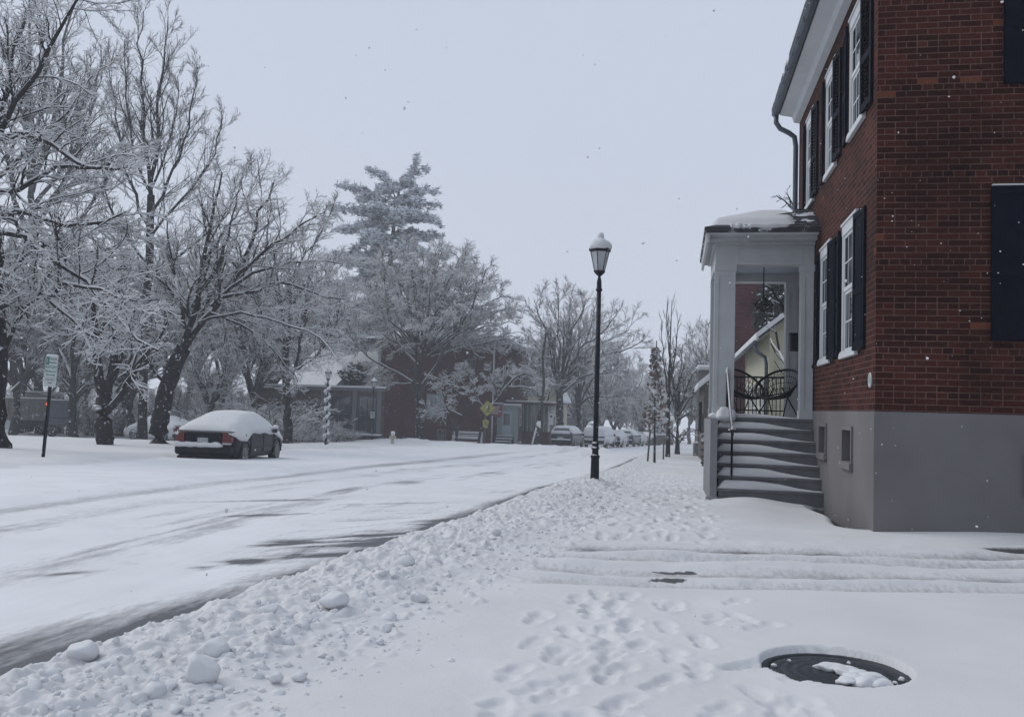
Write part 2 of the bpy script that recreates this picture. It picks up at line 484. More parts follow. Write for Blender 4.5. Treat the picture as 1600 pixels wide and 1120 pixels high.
M['sign_yellow'] = mat('sign_yellow', (.28, .26, .07), .5, snow=.36, sscale=3)
M['sign_maroon'] = mat('sign_maroon', (.13, .025, .045), .6)
M['tan'] = mat('dump_body_paint', (.15, .145, .135), .7, var=.2, vscale=2, snow=.38, sscale=2)
M['frost'] = mat('frosted_lamp_glass', (.42, .44, .47), .3, var=.12, vscale=7)
M['leaf'] = mat('brown_dead_leaves', (.12, .07, .055), .8, var=.3)
M['hydrant'] = mat('hydrant_paint', (.42, .40, .30), .6)
M['palegreen'] = mat('pale_green_paint', (.20, .25, .25), .6)
M['trunkgreen'] = mat('dark_shrub_leaves', (.018, .026, .024), .8, var=.4, vscale=3)
M['garland'] = mat('garland_green', (.02, .035, .03), .9, snow=.5, sscale=14)
M['manhole'] = mat('cast_iron_lid', (.016, .020, .027), .55, var=.35, vscale=10, bump=.2)
M['lamp_red'] = mat('lit_marker_lamp', (.8, .05, .03), .4)
_b = M['lamp_red'].node_tree.nodes['Principled BSDF']
_b.inputs['Emission Color'].default_value = (1, .12, .06, 1); _b.inputs['Emission Strength'].default_value = 3.0
# ---------------------------------------------------------------- terrain
HOLE = np.array([0.775, 4.76])
def edge(y): return np.interp(y, [3.5, 5, 8, 9.6, 13, 22, 40], [-2.76, -2.64, -2.38, -2.22, -2.12, -2.08, -1.95])
def bank_w(y): return np.interp(y, [2, 3.3, 4.7, 6.5, 8.1, 11, 16, 30, 60], [1.0, 1.05, 1.1, 1.2, 1.25, 1.25, 1.2, 1.2, 1.2])

def gauss(x, c, s): return np.exp(-((x - c) / s) ** 2)

def _prints():
    P = []
    rr = np.random.default_rng(3)
    y = 2.6
    for lane, (x0, step, ph) in enumerate([(-.62, .62, 0), (-.3, .55, .2), (.02, .66, .4), (-.45, .5, .1)]):
        y = 2.5 + ph; k = 0
        while y < 6.1:
            P.append((x0 + (.11 if k % 2 else -.11) + rr.normal(0, .06) + .03 * (y - 3), y, rr.normal(.0, .25), rr.uniform(.6, 1.15)))
            y += step * rr.uniform(.55, .95) * .62; k += 1
    for x0 in (-.9, -.6, -.35, -.1, .1, .3, -1.1):
        y = 8.6 + rr.uniform(0, .5); k = 0
        while y < 26:
            P.append((x0 + (.1 if k % 2 else -.1) + rr.normal(0, .07) - .01 * (y - 9), y, rr.normal(0, .25), rr.uniform(.7, 1.3)))
            y += rr.uniform(.25, .5); k += 1
    for _ in range(14):
        P.append((rr.uniform(.3, .62), rr.uniform(3.0, 6.3), rr.normal(0, .5), rr.uniform(.5, .9)))
    return P
PRINTS = _prints()

def shift(y): return np.interp(y, [12, 17, 28, 45], [0, .4, 4.2, 5.5])
def unbend(x, y):
    """The left side of the street opens out to the left with distance; x measured as if it ran straight."""
    s = shift(y)
    return x + s * smooth(-4, -11 - s, x)

def height(x, y, fine=True):
    z = gz(y) + 0 * x
    xr = x; x = unbend(x, y)
    onroad = smooth(edge(y) + .06, edge(y) - .06, x) * smooth(-11.5, -11.1, x)
    z = z - .09 * onroad
    z = z + onroad * (.014 * (fbm(x * 3.2, y * .35, 3, 5) - .5) + .05 * smooth(-7.6, -8.4, x) + .05 * smooth(-3.5, -2.2, 0 * x - 9))
    z = z + onroad * .006 * (fbm(x * 14, y * 2.5, 3, 8) - .5)
    # ploughed bank along the right kerb
    w = bank_w(y); e = (x - edge(y)) / w
    edge_n = .10 * (fbm(x * 0 + 3, y * 2.2, 4, 21) - .5) * 2
    prof = smooth(-.06 + edge_n * .5, .16 + edge_n * .5, e) * smooth(1.12 + edge_n, .55 + edge_n, e)
    amp = np.interp(y, [0, 8, 14, 30], [.070, .070, .055, .045])
    rough = fbm(x * 3.3, y * 3.3, 5, 31, .62)
    wx, wy = x + .12 * (fbm(x * 4, y * 4, 3, 33) - .5), y + .12 * (fbm(x * 4, y * 4, 3, 34) - .5)
    rid = np.abs(2 * fbm(wx * 7, wy * 7, 4, 41, .6) - 1)
    rid2 = np.abs(2 * fbm(wx * 17, wy * 17, 3, 43, .6) - 1)
    fin = fbm(x * 38, y * 38, 3, 44, .65)
    z = z + prof * (amp * (.25 + 1.35 * rough) + .068 * (rid - .28) + .036 * (rid2 - .28) * np.interp(y, [6, 12], [1, .55]) + .014 * (fin - .5))
    # clods thrown past the bank's edge
    sc = smooth(1.45, 1.0, e) * smooth(.9, 1.05, e)
    z = z + sc * .05 * np.clip(fbm(x * 12, y * 12, 3, 51) - .62, 0, 1) * 3
    # left: slushy ridge, unploughed parking lane, verge, lawn
    z = z + .06 * gauss(x, -7.75, .3) * (.4 + fbm(x * 3, y * 1.5, 4, 61)) * smooth(62, 40, y)
    lv = smooth(-11.2, -11.9, x)
    z = z + lv * (.07 + .06 * (fbm(x * .8, y * .8, 4, 71) - .5) + .0 * x)
    z = z - .22 * smooth(40, 46, y) * smooth(-20.5, -25, xr)
    x = xr
    # far cross street and the piles in front of the parked cars
    z = z + .30 * gauss(y, 63.5, 1.6) * smooth(-3.8, -5, x) * smooth(-30, -17, x) * (.4 + fbm(x * 1.2, y * 1.2, 4, 81))
    z = z + .10 * gauss(y, 38.5, 2.5) * smooth(-11.5, -13, x) * (.5 + fbm(x, y, 3, 85))
    # right side: soft undulation, driveway ruts, trodden walk
    rt = smooth(edge(y) + .3, edge(y) + 1.6, x)
    z = z + rt * .03 * (fbm(x * .9, y * .9, 4, 91) - .5)
    t = y - .22 * x + .05 * (fbm(x * .8, y * .8, 3, 95) - .5)
    dm = smooth(-1.5, -.5, x)
    dz = -.05 * smooth(6.50, 6.58, t) * smooth(9.3, 8.9, t)
    rn = fbm(x * .9, y * 3.5, 4, 97)
    dz = dz + (.045 * gauss(t, 6.95, .10) + .062 * gauss(t, 7.52, .15) + .05 * gauss(t, 8.05, .10) + .066 * gauss(t, 8.68, .18)) * (.2 + 1.6 * rn)
    dz = dz + smooth(6.55, 6.7, t) * smooth(9.2, 8.8, t) * .022 * (fbm(x * 5, y * 9, 4, 98) - .5)
    z = z + dm * dz
    walk = smooth(edge(y) + 1.2, edge(y) + 1.7, x) * smooth(.75, .25, x) * smooth(8.8, 9.8, y) * smooth(60, 30, y)
    z = z + walk * (.055 * (fbm(x * 3.5, y * 2.6, 5, 101, .6) - .55))
    near = smooth(-1.15, -.85, x) * smooth(.55, .1, x) * smooth(6.5, 6.1, t) * smooth(2, 2.6, y)
    z = z + near * .013 * (fbm(x * 5, y * 4, 4, 105, .6) - .55)
    # mound against the end wall, gap beside the front wall, drift before the steps
    z = z + .045 * smooth(1.2, 3.2, x) * smooth(9.25, 9.60, y) * smooth(12, 11, y) + .02 * smooth(2.2, 3.6, x) * smooth(9.3, 10.2, y)
    z = z - .13 * smooth(1.74, 1.98, x + .05 * np.sin(y * 3)) * smooth(10.45, 11.2, y) * smooth(13.7, 13.5, y) * smooth(2.3, 2.1, x)
    z = z + .10 * gauss(x, 1.0, .55) * gauss(y, 13.25, .55)
    z = z + .10 * np.exp(-(((x + 1.37) / .28) ** 2 + ((y - 16.5) / .4) ** 2))
    z = z - .07 * gauss(y + .02 * np.sin(x * 9), 9.33, .055) * smooth(2.66, 2.80, x)
    # manhole
    r = np.hypot(x - HOLE[0], (y - HOLE[1]))
    rn = .012 * (fbm(np.arctan2(y - HOLE[1], x - HOLE[0]) * 3 + 9, r * 0, 3, 111) - .5)
    z = z - .060 * smooth(.352 + rn, .336 + rn, r)
    # smooth pressed patch next to the lid
    z = z - .012 * np.exp(-(((x - .47) / .12) ** 2 + ((y - 3.95) / .22) ** 2))
    return z

def add_prints(X, Y, Z):
    for (px, py, a, s) in PRINTS:
        xm = (X[0] > px - .35) & (X[0] < px + .35); ym = (Y[:, 0] > py - .35) & (Y[:, 0] < py + .35)
        if not xm.any() or not ym.any(): continue
        ix = np.where(xm)[0]; iy = np.where(ym)[0]
        sl = np.s_[iy[0]:iy[-1] + 1, ix[0]:ix[-1] + 1]
        dx = X[sl] - px; dy = Y[sl] - py
        ca, sa = math.cos(a), math.sin(a)
        u = dx * ca - dy * sa; v = dx * sa + dy * ca
        n = 1 + .9 * (fbm(X[sl] * 13, Y[sl] * 15, 3, 131) - .5)
        toe = np.sqrt((u / .050) ** 2 + ((v - .05) / .085) ** 2) * n; heel = np.sqrt((u / .042) ** 2 + ((v + .085) / .06) ** 2) * n
        d = np.minimum(toe, heel)
        Z[sl] += s * (-.020 * smooth(1.35, .6, d) + .004 * gauss(d, 1.6, .35))

def geo(a, b, first, ratio):
    out = [a]; st = first
    sgn = 1 if b > a else -1
    while (b - out[-1]) * sgn > st:
        out.append(out[-1] + sgn * st); st *= ratio
    out.append(b)
    return out
xs = np.array(sorted(set(np.round(list(np.arange(-3.3, 3.1, .0125)) + geo(3.1, 170, .016, 1.045) + geo(-3.3, -170, .016, 1.018), 4))))
yy = [2.2]
while yy[-1] < 75: yy.append(yy[-1] + max(.0125, .0034 * yy[-1]))
ys = np.array(sorted(set(np.round(geo(2.2, -40, .02, 1.12) + yy + geo(yy[-1], 620, .5, 1.12), 4))))
GX, GYY = np.meshgrid(xs, ys)
GZZ = height(GX, GYY)
add_prints(GX, GYY, GZZ)

def bare_dark_mask(x, y):
    b = np.zeros_like(x); xr = x; x = unbend(x, y)
    onroad = smooth(edge(y) + .12, edge(y) + .02, x) * smooth(-11.5, -11.1, x)
    st = fbm(x * 5.5, y * .42, 5, 201, .6)
    st2 = fbm(x * 2.2, y * .8, 4, 211, .6)
    da, db = (x + y) * .707, (x - y) * .707
    sd = fbm(db * 8, da * 1.1, 5, 215, .62)
    yn = np.clip(y, 0, 200)
    # gutter line at the foot of the bank
    wv = .10 * (fbm(x * 0, y * 1.1, 3, 221) - .5)
    b = b + onroad * gauss(x, edge(y) - np.interp(yn, [3, 6], [.42, .2]) + wv, np.interp(yn, [0, 4, 6, 9, 20], [.60, .42, .24, .22, .16])) * (.42 + .9 * st) * np.interp(yn, [0, 5, 6.2, 9, 11, 16, 40, 60], [1.0, 1.0, .80, .70, 1.1, 1.15, 1.1, 0])
    # wind-bared streaks
    for (cx, cy, sl, sw, a) in ((-2.35, 9.85, .38, .17, 1.5), (-2.72, 8.85, .42, .12, 1.6), (-2.72, 8.35, .40, .09, 1.5), (-3.38, 7.95, .30, .10, 1.5), (-2.85, 7.55, .38, .06, 1.1), (-3.36, 6.95, .15, .06, 1.5), (-3.55, 6.62, .12, .04, .9), (-4.6, 9.8, .7, .05, .6), (-5.2, 11.5, 1.0, .06, .6), (-4.3, 6.1, .2, .03, .7), (-3.6, 11.8, .9, .08, .5)):
        ca, cb = (cx + cy) * .707, (cx - cy) * .707
        b = b + onroad * a * gauss(da, ca, sl) * gauss(db, cb, sw * 2.1) * np.clip((sd - .30) * 4.0, 0, 1.1)
    b = b + onroad * .5 * gauss(da, 4.2, 1.9) * gauss(x, -3.1, .7) * np.clip((sd - .48) * 4, 0, 1)
    b = b + onroad * .42 * np.clip((st * .6 + st2 * .5 - .60) * 5, 0, 1) * smooth(-7.3, -6.5, x) * np.interp(yn, [0, 5, 30, 60], [.5, .8, .8, .5])
    b = b + onroad * gauss(x, -7.15, .20) * (.1 + .85 * st) * .9 * smooth(70, 40, yn)
    b = b + onroad * gauss(x, -6.3, .3) * (st) * .45
    b = b + onroad * gauss(x, -4.9, .5) * np.clip(st - .35, 0, 1) * .8
    x = xr
    # the patch the dark saloon keeps half bare
    b = b + .5 * gauss(x, -13.2, .9) * gauss(y, 24.7, .6)
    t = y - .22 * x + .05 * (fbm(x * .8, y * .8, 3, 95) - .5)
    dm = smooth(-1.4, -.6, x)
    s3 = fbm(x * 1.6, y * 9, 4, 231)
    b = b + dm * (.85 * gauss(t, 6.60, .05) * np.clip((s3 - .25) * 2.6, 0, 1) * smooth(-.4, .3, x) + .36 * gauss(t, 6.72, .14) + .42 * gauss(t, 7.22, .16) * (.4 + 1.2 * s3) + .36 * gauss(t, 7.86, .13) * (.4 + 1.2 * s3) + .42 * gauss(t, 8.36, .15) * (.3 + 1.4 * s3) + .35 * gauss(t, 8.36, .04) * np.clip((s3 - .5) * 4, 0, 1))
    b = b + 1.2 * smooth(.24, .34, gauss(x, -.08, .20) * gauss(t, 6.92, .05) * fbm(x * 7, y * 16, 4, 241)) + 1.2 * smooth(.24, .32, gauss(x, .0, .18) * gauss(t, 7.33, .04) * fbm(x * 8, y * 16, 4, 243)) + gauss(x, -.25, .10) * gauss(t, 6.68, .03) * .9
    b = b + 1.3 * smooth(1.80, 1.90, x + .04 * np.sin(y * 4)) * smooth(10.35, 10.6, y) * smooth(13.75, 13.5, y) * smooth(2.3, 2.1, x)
    # slot under the lip before the end wall, coloured dark
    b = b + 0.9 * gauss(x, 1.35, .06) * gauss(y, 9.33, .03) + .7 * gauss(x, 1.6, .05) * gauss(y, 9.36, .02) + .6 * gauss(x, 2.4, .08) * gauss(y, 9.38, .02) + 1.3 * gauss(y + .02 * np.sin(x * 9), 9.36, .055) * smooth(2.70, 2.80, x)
    return np.clip(b, 0, 1.3)
GB = bare_dark_mask(GX, GYY)
ny, nx = GX.shape
idx = np.arange(ny * nx).reshape(ny, nx)
quads = np.stack([idx[:-1, :-1], idx[:-1, 1:], idx[1:, 1:], idx[1:, :-1]], -1).reshape(-1, 4)
cxx = unbend(GX, GYY); cxx = ((cxx[:-1, :-1] + cxx[:-1, 1:]) / 2).reshape(-1)
isroad = (cxx > -11.3) & (cxx < edge((GYY[:-1, :-1]).reshape(-1)))
VG = np.stack([GX.ravel(), GYY.ravel(), GZZ.ravel()], -1)
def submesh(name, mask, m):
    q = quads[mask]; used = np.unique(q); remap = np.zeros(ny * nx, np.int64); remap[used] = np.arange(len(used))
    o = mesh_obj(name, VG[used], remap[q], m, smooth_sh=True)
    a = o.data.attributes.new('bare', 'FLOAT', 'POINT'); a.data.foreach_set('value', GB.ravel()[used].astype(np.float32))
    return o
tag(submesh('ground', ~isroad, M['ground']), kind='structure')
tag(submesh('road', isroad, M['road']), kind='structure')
def hz(x, y): return float(height(np.array([float(x)]), np.array([float(y)]))[0])

# snow clods thrown up by the plough
def ico(sub, seed, rough=.25):
    import bmesh
    bm = bmesh.new(); bmesh.ops.create_icosphere(bm, subdivisions=sub, radius=1)
    V = np.array([v.co[:] for v in bm.verts]); F = np.array([[v.index for v in f.verts] for f in bm.faces]); bm.free()
    r2 = np.random.default_rng(seed)
    # cut with random planes so that it breaks like packed snow, then roughen
    for _ in range(7):
        n = r2.normal(size=3); n /= np.linalg.norm(n); d = r2.uniform(.55, .85)
        s = V @ n; over = s > d
        V[over] -= np.outer(s[over] - d, n) * .9
    s = 1 + rough * (fbm(V[:, 0] * 2 + 5 + seed, V[:, 1] * 2 + V[:, 2] * 1.7, 3, seed) - .5)
    return V * s[:, None], F
VAR = [ico(2, 300 + i, .9) for i in range(8)]
VARL = [ico(2, 320 + i, .7) for i in range(6)]
def scatter():
    VV = []; FF = []; b = 0
    rr = np.random.default_rng(11)
    n = 1700
    for i in range(n):
        u = rr.random()
        y = 2.4 * (20 / 2.4) ** (rr.random() ** 1.5)
        e = rr.beta(2.0, 1.7) * 1.18 + rr.normal(0, .05)
        if rr.random() < .06: e = rr.uniform(.9, 1.5)
        x = edge(y) + .08 + e * bank_w(y)
        s = .012 + .022 * rr.random() ** 2.5 + (.04 * rr.random() if rr.random() < .03 else 0)
        if e > 1.05: s *= .55
        V, F = (VAR[i % 8] if y < 8 else VARL[i % 6])
        a, c = rr.uniform(0, 2 * PI), rr.normal(0, .5)
        Rz = np.array([[math.cos(a), -math.sin(a), 0], [math.sin(a), math.cos(a), 0], [0, 0, 1]])
        Rx_ = np.array([[1, 0, 0], [0, math.cos(c), -math.sin(c)], [0, math.sin(c), math.cos(c)]])
        sc = np.array([rr.uniform(.8, 1.3), rr.uniform(.8, 1.3), rr.uniform(.6, .95)]) * s
        VV.append((V * sc) @ Rx_.T @ Rz.T + [x, y, 0]); VV[-1][:, 2] += 0
        FF.append(F + b); b += len(V)
        VV[-1] = (VV[-1], x, y, s)
    X = np.array([q[1] for q in VV]); Y = np.array([q[2] for q in VV]); Sz = np.array([q[3] for q in VV])
    H = height(X, Y)
    P = np.concatenate([q[0] + [0, 0, h - .15 * s] for q, h, s in zip(VV, H, Sz)])
    return P, np.concatenate(FF)
P_, F_ = scatter()
tag(mesh_obj('snow_clods', P_, F_, M['snow'], smooth_sh=True), 'loose lumps of ploughed snow strewn along the kerb bank', 'snow', kind='stuff')

def block(u, v, Yd, size, seed, label, flat=.8, rz=0.3):
    p = pt(u, v, Yd)
    V, F = ico(3, seed, .16)
    V = V * np.array([1.0, .9, flat]) * size
    c, s = math.cos(rz), math.sin(rz)
    V = V @ np.array([[c, s, 0], [-s, c, 0], [0, 0, 1]])
    n = fbm(V[:, 0] * 60 / 1 + 3, V[:, 1] * 60 + V[:, 2] * 40, 3, seed + 5)
    V *= (1 + .05 * (n - .5))[:, None]
    o = mesh_obj('snow_block', V, F, M['snow'], smooth_sh=True)
    o.location = (p[0], Yd, hz(p[0], Yd) + size * flat * .55)
    tag(o, label, 'snow block', 'broken blocks of ploughed snow')
block(313, 1072, 3.62, .078, 501, 'largest squarish snow block on the bank in the foreground', .95, .2)
block(336, 1030, 3.95, .062, 502, 'angular snow block just behind the largest one', .85, .9)
block(128, 1050, 3.72, .068, 503, 'flat-topped snow block by the dark strip of asphalt', .75, .1)
block(432, 1052, 3.75, .030, 504, 'small round snowball at the foot of the bank', .95)
block(522, 935, 5.0, .085, 505, 'wide split snow block halfway along the bank', .6, .5)
block(420, 965, 4.7, .060, 506, 'grainy grey snow block left of the wide split one', .65, .2)
block(603, 962, 4.75, .034, 507, 'smooth rounded snow lump at the bank edge beside untouched snow', .8)
block(595, 985, 4.5, .024, 508, 'tiny snow lump below the smooth rounded one', .8)
block(655, 895, 5.5, .055, 509, 'pale snow block farthest along the near bank', .7)

# manhole
mh = empty('manhole', (HOLE[0], HOLE[1], -.044))
tag(mh, 'round dark cast iron manhole lid sunk in the snow', 'manhole')
m = MB(); m.lathe([(0, 0), (.30, 0), (.30, .004)], n=48)
rr = np.random.default_rng(5)
lid = MB(); lid.lathe([(.305, -.02), (.305, .0), (.298, .003), (.0, .003)], n=56)
for rad in (.07, .12, .17, .22, .265):
    k = int(rad * 2 * PI / .035)
    for i in range(k):
        a = 2 * PI * i / k + rad * 9
        c, s_ = math.cos(a), math.sin(a)
        lid.obox((rad * c, rad * s_, .0034), (.010, .011, .0004), np.array([[c, -s_, 0], [s_, c, 0], [0, 0, 1]]))
lid.build('lid', M['manhole'], mh)
fr = MB(); fr.lathe([(.312, -.03), (.345, -.03), (.345, .006), (.312, .006), (.312, -.03)], n=56); fr.build('frame', M['manhole'], mh)
sn = MB()
def blob(mb, c, r, seed, zs=.4):
    V, F = ico(3, seed, .5); V = V * np.array([r, r, r * zs]) + np.array(c)
    mb.add(V, F, 0, True)
for (x, y, r) in ((.10, -.16, .06), (.06, -.10, .05), (.14, -.10, .055), (.10, -.05, .045), (.04, -.02, .04), (.02, .04, .042), (-.03, .07, .05), (.07, .03, .035), (.16, -.17, .05), (.02, -.18, .04)):
    blob(sn, (x, y, .012), r * 1.35, int(900 + 100 * r + x * 50), .42)
sn.build('snow', M['snow'], mh)
for i, (x, y, r) in enumerate(((-.285, .02, .014), (-.2, .13, .010), (.285, -.06, .016), (.245, -.13, .013), (.09, .17, .012))):
    b_ = MB(); blob(b_, (x, y, .012), r, 950 + i, .8); b_.build('snow', M['snow'], mh)

# ---------------------------------------------------------------- near brick house with porch
HX, HY = 2.05, 10.30          # the corner nearest the camera
HEND = 16.9                   # far end of the street front
ZB, ZT = 1.25, 6.45           # top of the stucco base, top of the brick wall
XR = 9.5
house = empty('brick_house', (0, 0, 0))
tag(house, 'two storey red brick house with navy shutters, grey stucco base and white side porch', 'house')

def wall_x(mb, X, y0, y1, z0, z1, holes, depth=.10, m=0, mrev=0):
    """Wall facing -X at x = X with rectangular holes (ya, yb, za, zb) and reveals going in by depth."""
    ysl = sorted({y0, y1, *[h[0] for h in holes], *[h[1] for h in holes]})
    zsl = sorted({z0, z1, *[h[2] for h in holes], *[h[3] for h in holes]})
    for i in range(len(ysl) - 1):
        for j in range(len(zsl) - 1):
            a, b, c, d = ysl[i], ysl[i + 1], zsl[j], zsl[j + 1]
            if any(h[0] <= a + 1e-6 and b - 1e-6 <= h[1] and h[2] <= c + 1e-6 and d - 1e-6 <= h[3] for h in holes): continue
            mb.add([(X, a, c), (X, b, c), (X, b, d), (X, a, d)], [(0, 3, 2, 1)], m)
    for (a, b, c, d) in holes:
        V = [(X, a, c), (X, b, c), (X, b, d), (X, a, d)]; W = [(X + depth, p[1], p[2]) for p in V]
        mb.add(V + W, [(0, 1, 5, 4), (1, 2, 6, 5), (2, 3, 7, 6), (3, 0, 4, 7)], mrev)

win_low = [(11.32, 12.30, 1.98, 3.52), (13.22, 14.14, 1.98, 3.52)]
win_up = [(10.98, 11.90, 4.66, 6.02), (12.92, 13.78, 4.62, 5.98), (14.98, 15.82, 4.60, 5.96)]
cell = [(11.50, 12.08, .64, 1.02), (13.42, 13.98, .66, 1.03)]
b = MB(); wall_x(b, HX, HY, HEND, ZB, ZT, win_low + win_up, .11)
b.add([(HX, HY, ZB), (XR, HY, ZB), (XR, HY, ZT), (5.9, HY, 10.2), (HX, HY, ZT)], [(0, 1, 2, 3, 4)])
b.add([(HX, HEND, -.6), (XR, HEND, -.6), (XR, HEND, ZT), (HX, HEND, ZT)], [(0, 3, 2, 1)])
b.build('wall', M['brick'], house, uvm=True)
b = MB(); wall_x(b, HX - .012, HY - .012, HEND, -.6, ZB, cell, .16)
b.add([(HX - .012, HY - .012, -.4), (XR, HY - .012, -.4), (XR, HY - .012, ZB), (HX - .012, HY - .012, ZB)], [(0, 1, 2, 3)])
b.add([(HX - .012, HY - .012, ZB), (XR, HY - .012, ZB), (XR, HY + .05, ZB), (HX + .05, HY + .05, ZB), (HX + .05, HEND, ZB), (HX - .012, HEND, ZB)], [(0, 1, 2, 3, 4, 5)])
b.build('foundation', M['stucco'], house)

def sash_window(ya, yb, za, zb, head=.17, up=False):
    X = HX
    fr = MB()
    # outer board, proud of the brick, head board and sill
    fr.box((X - .02, ya - .005, zb - .06), (X + .10, yb + .005, zb + head * .4))
    fr.box((X - .035, ya - .02, zb + head * .4 + .001), (X + .02, yb + .02, zb + head * .4 + .03))
    for (p, q) in ((ya - .005, ya + .07), (yb - .07, yb + .005)):
        fr.box((X - .015, p, za + .001), (X + .10, q, zb - .061))
    o = fr.build('window', M['white'], house)
    o['label'] = 'white framed sash window between open navy shutters'
    s = MB(); s.box((X - .045, ya - .05, za - .075), (X + .1, yb + .05, za), bev=.006); s.build('sill', M['white'], o)
    sn = MB(); sn.box((X - .040, ya + .01, za + .0005), (X - .017, yb - .01, za + .014), bev=.006); sn.build('snow', M['snow'], o)
    zm = (za + zb) / 2
    for (c, d, dx) in ((za + .001, zm - .001, .010), (zm, zb - .062, -.004)):
        q = MB(); a1, b1 = ya + .071, yb - .071
        q.box((X + dx, a1, c), (X + dx + .03, a1 + .045, d)); q.box((X + dx, b1 - .045, c), (X + dx + .03, b1, d))
        q.box((X + dx, a1 + .046, c), (X + dx + .03, b1 - .046, c + .05)); q.box((X + dx, a1 + .046, d - .04), (X + dx + .03, b1 - .046, d))
        w3 = (b1 - a1) / 3
        if up or True:
            for k in (1, 2): q.box((X + dx + .002, a1 + k * w3 - .009, c + .051), (X + dx + .026, a1 + k * w3 + .009, d - .041))
            q.box((X + dx + .003, a1 + .046, (c + d) / 2 - .009), (X + dx + .024, b1 - .046, (c + d) / 2 + .009))
        q.build('sash', M['white'], o)
        g = MB(); g.box((X + dx + .006, a1 + .03, c + .03), (X + dx + .012, b1 - .03, d - .03)); g.build('pane', M['glass'], o)
    bk = MB(); bk.box((X + .105, ya, za), (X + .109, yb, zb)); bk.build('interior_blind', M['ceilpaint'], o)
    # a shutter each side, hinged at the jamb and standing a little off the wall
    for side in (-1, 1):
        hy = ya - .01 if side < 0 else yb + .01
        W = (yb - ya) * .49; H0, H1 = za - .03, zb + .03
        sh = MB()
        # local: u along the shutter from hinge, t thickness
        def bx(u0, u1, z0, z1, t0, t1): sh.box((t0, u0 * side, z0), (t1, u1 * side, z1))
        T = .035
        bx(0, .06, H0, H1, -T, 0); bx(W - .06, W, H0, H1, -T, 0)
        zmid = H0 + (H1 - H0) * .42
        for (p, q_) in ((H0, H0 + .09), (zmid - .04, zmid + .04), (H1 - .07, H1)): bx(.061, W - .061, p, q_, -T + .001, -.001)
        if up:
            for (p, q_) in ((H0 + .09, zmid - .04), (zmid + .04, H1 - .07)):
                n = int((q_ - p) / .045)
                for k in range(n):
                    zc = p + (k + .5) * (q_ - p) / n
                    c, s_ = math.cos(.6), math.sin(.6)
                    sh.obox((-T / 2, side * W / 2, zc), (.016, W / 2 - .06, .004), np.array([[c, 0, -s_], [0, 1, 0], [s_, 0, c]]))
        else:
            bx(.061, W - .061, H0 + .091, zmid - .041, -T + .012, -.010); bx(.061, W - .061, zmid + .041, H1 - .071, -T + .012, -.010)
            bx(.10, W - .10, H0 + .13, zmid - .08, -T + .004, -.006); bx(.10, W - .10, zmid + .08, H1 - .11, -T + .004, -.006)
        so = sh.build('shutter', M['navy'], house)
        so.location = (X - .030, hy, 0)
        so.rotation_euler = (0, 0, (.07 if side < 0 else -.10))
        hd = MB(); u1 = side * (W * .80)
        hd.tube([(-.05, side * W * .95, za - .02), (-.07, side * W * .9, za - .07), (-.05, side * W * .82, za - .09)], .012, 6)
        hd.build('shutter_dog', M['iron'], so)
for w_ in win_low: sash_window(*w_)
for w_ in win_up: sash_window(*w_, up=True)
for (ya, yb, za, zb) in cell:
    q = MB(); X = HX - .012
    q.box((X - .025, ya - .05, za - .0), (X - .0, ya - .001, zb + .05)); q.box((X - .025, yb + .001, za), (X, yb + .05, zb + .05)); q.box((X - .025, ya, zb + .001), (X, yb, zb + .05))
    o = q.build('cellar_window', M['stucco'], house)
    s = MB(); s.box((X - .05, ya - .07, za - .09), (X + .1, yb + .07, za - .001), bev=.006); s.build('sill', M['stucco'], o)
    g = MB(); g.box((X + .13, ya, za), (X + .14, yb, zb)); g.build('pane', M['glass'], o)
    f = MB()
    for k in range(4):
        yk = ya + (k + .5) * (yb - ya) / 4; f.box((X + .09, yk - .012, za), (X + .12, yk + .012, zb))
    f.build('bars', M['darkgrey'], o)

# end wall: blind navy shutters and windows of the end wall
def end_window(xa, xb, za, zb, snow=False):
    q = MB(); q.box((xa, HY - .03, za), (xb, HY - .002, zb))
    o = q.build('window', M['white'], house)
    g = MB(); g.box((xa + .08, HY - .036, za + .08), (xb - .08, HY - .031, zb - .08)); g.build('pane', M['glass'], o)
    for (p, r_) in ((xa - .60, xa - .02), (xb + .02, xb + .60)):
        s = MB(); W = r_ - p; T = HY - .055
        s.box((p, T, za - .02), (p + .07, HY - .004, zb + .02)); s.box((r_ - .07, T, za - .02), (r_, HY - .004, zb + .02))
        zm = za + (zb - za) * .45
        for (c, d) in ((za - .02, za + .10), (zm - .05, zm + .05), (zb - .07, zb + .02)): s.box((p + .071, T + .001, c), (r_ - .071, HY - .005, d))
        s.box((p + .071, T + .018, za + .101), (r_ - .071, HY - .006, zm - .051)); s.box((p + .071, T + .018, zm + .051), (r_ - .071, HY - .006, zb - .071))
        so = s.build('shutter', M['navy'], house)
        if snow:
            n_ = MB(); n_.box((p, T + .003, zb + .0205), (r_, HY - .006, zb + .04), bev=.009); n_.build('snow', M['snow'], so)
end_window(3.78, 4.8, 2.03, 3.60, True)
end_window(3.90, 4.9, 4.72, 6.1)
q = MB(); q.box((3.50, HY - .05, .42), (4.3, HY - .013, .86)); q.build('cellar_vent', M['iron'], house)

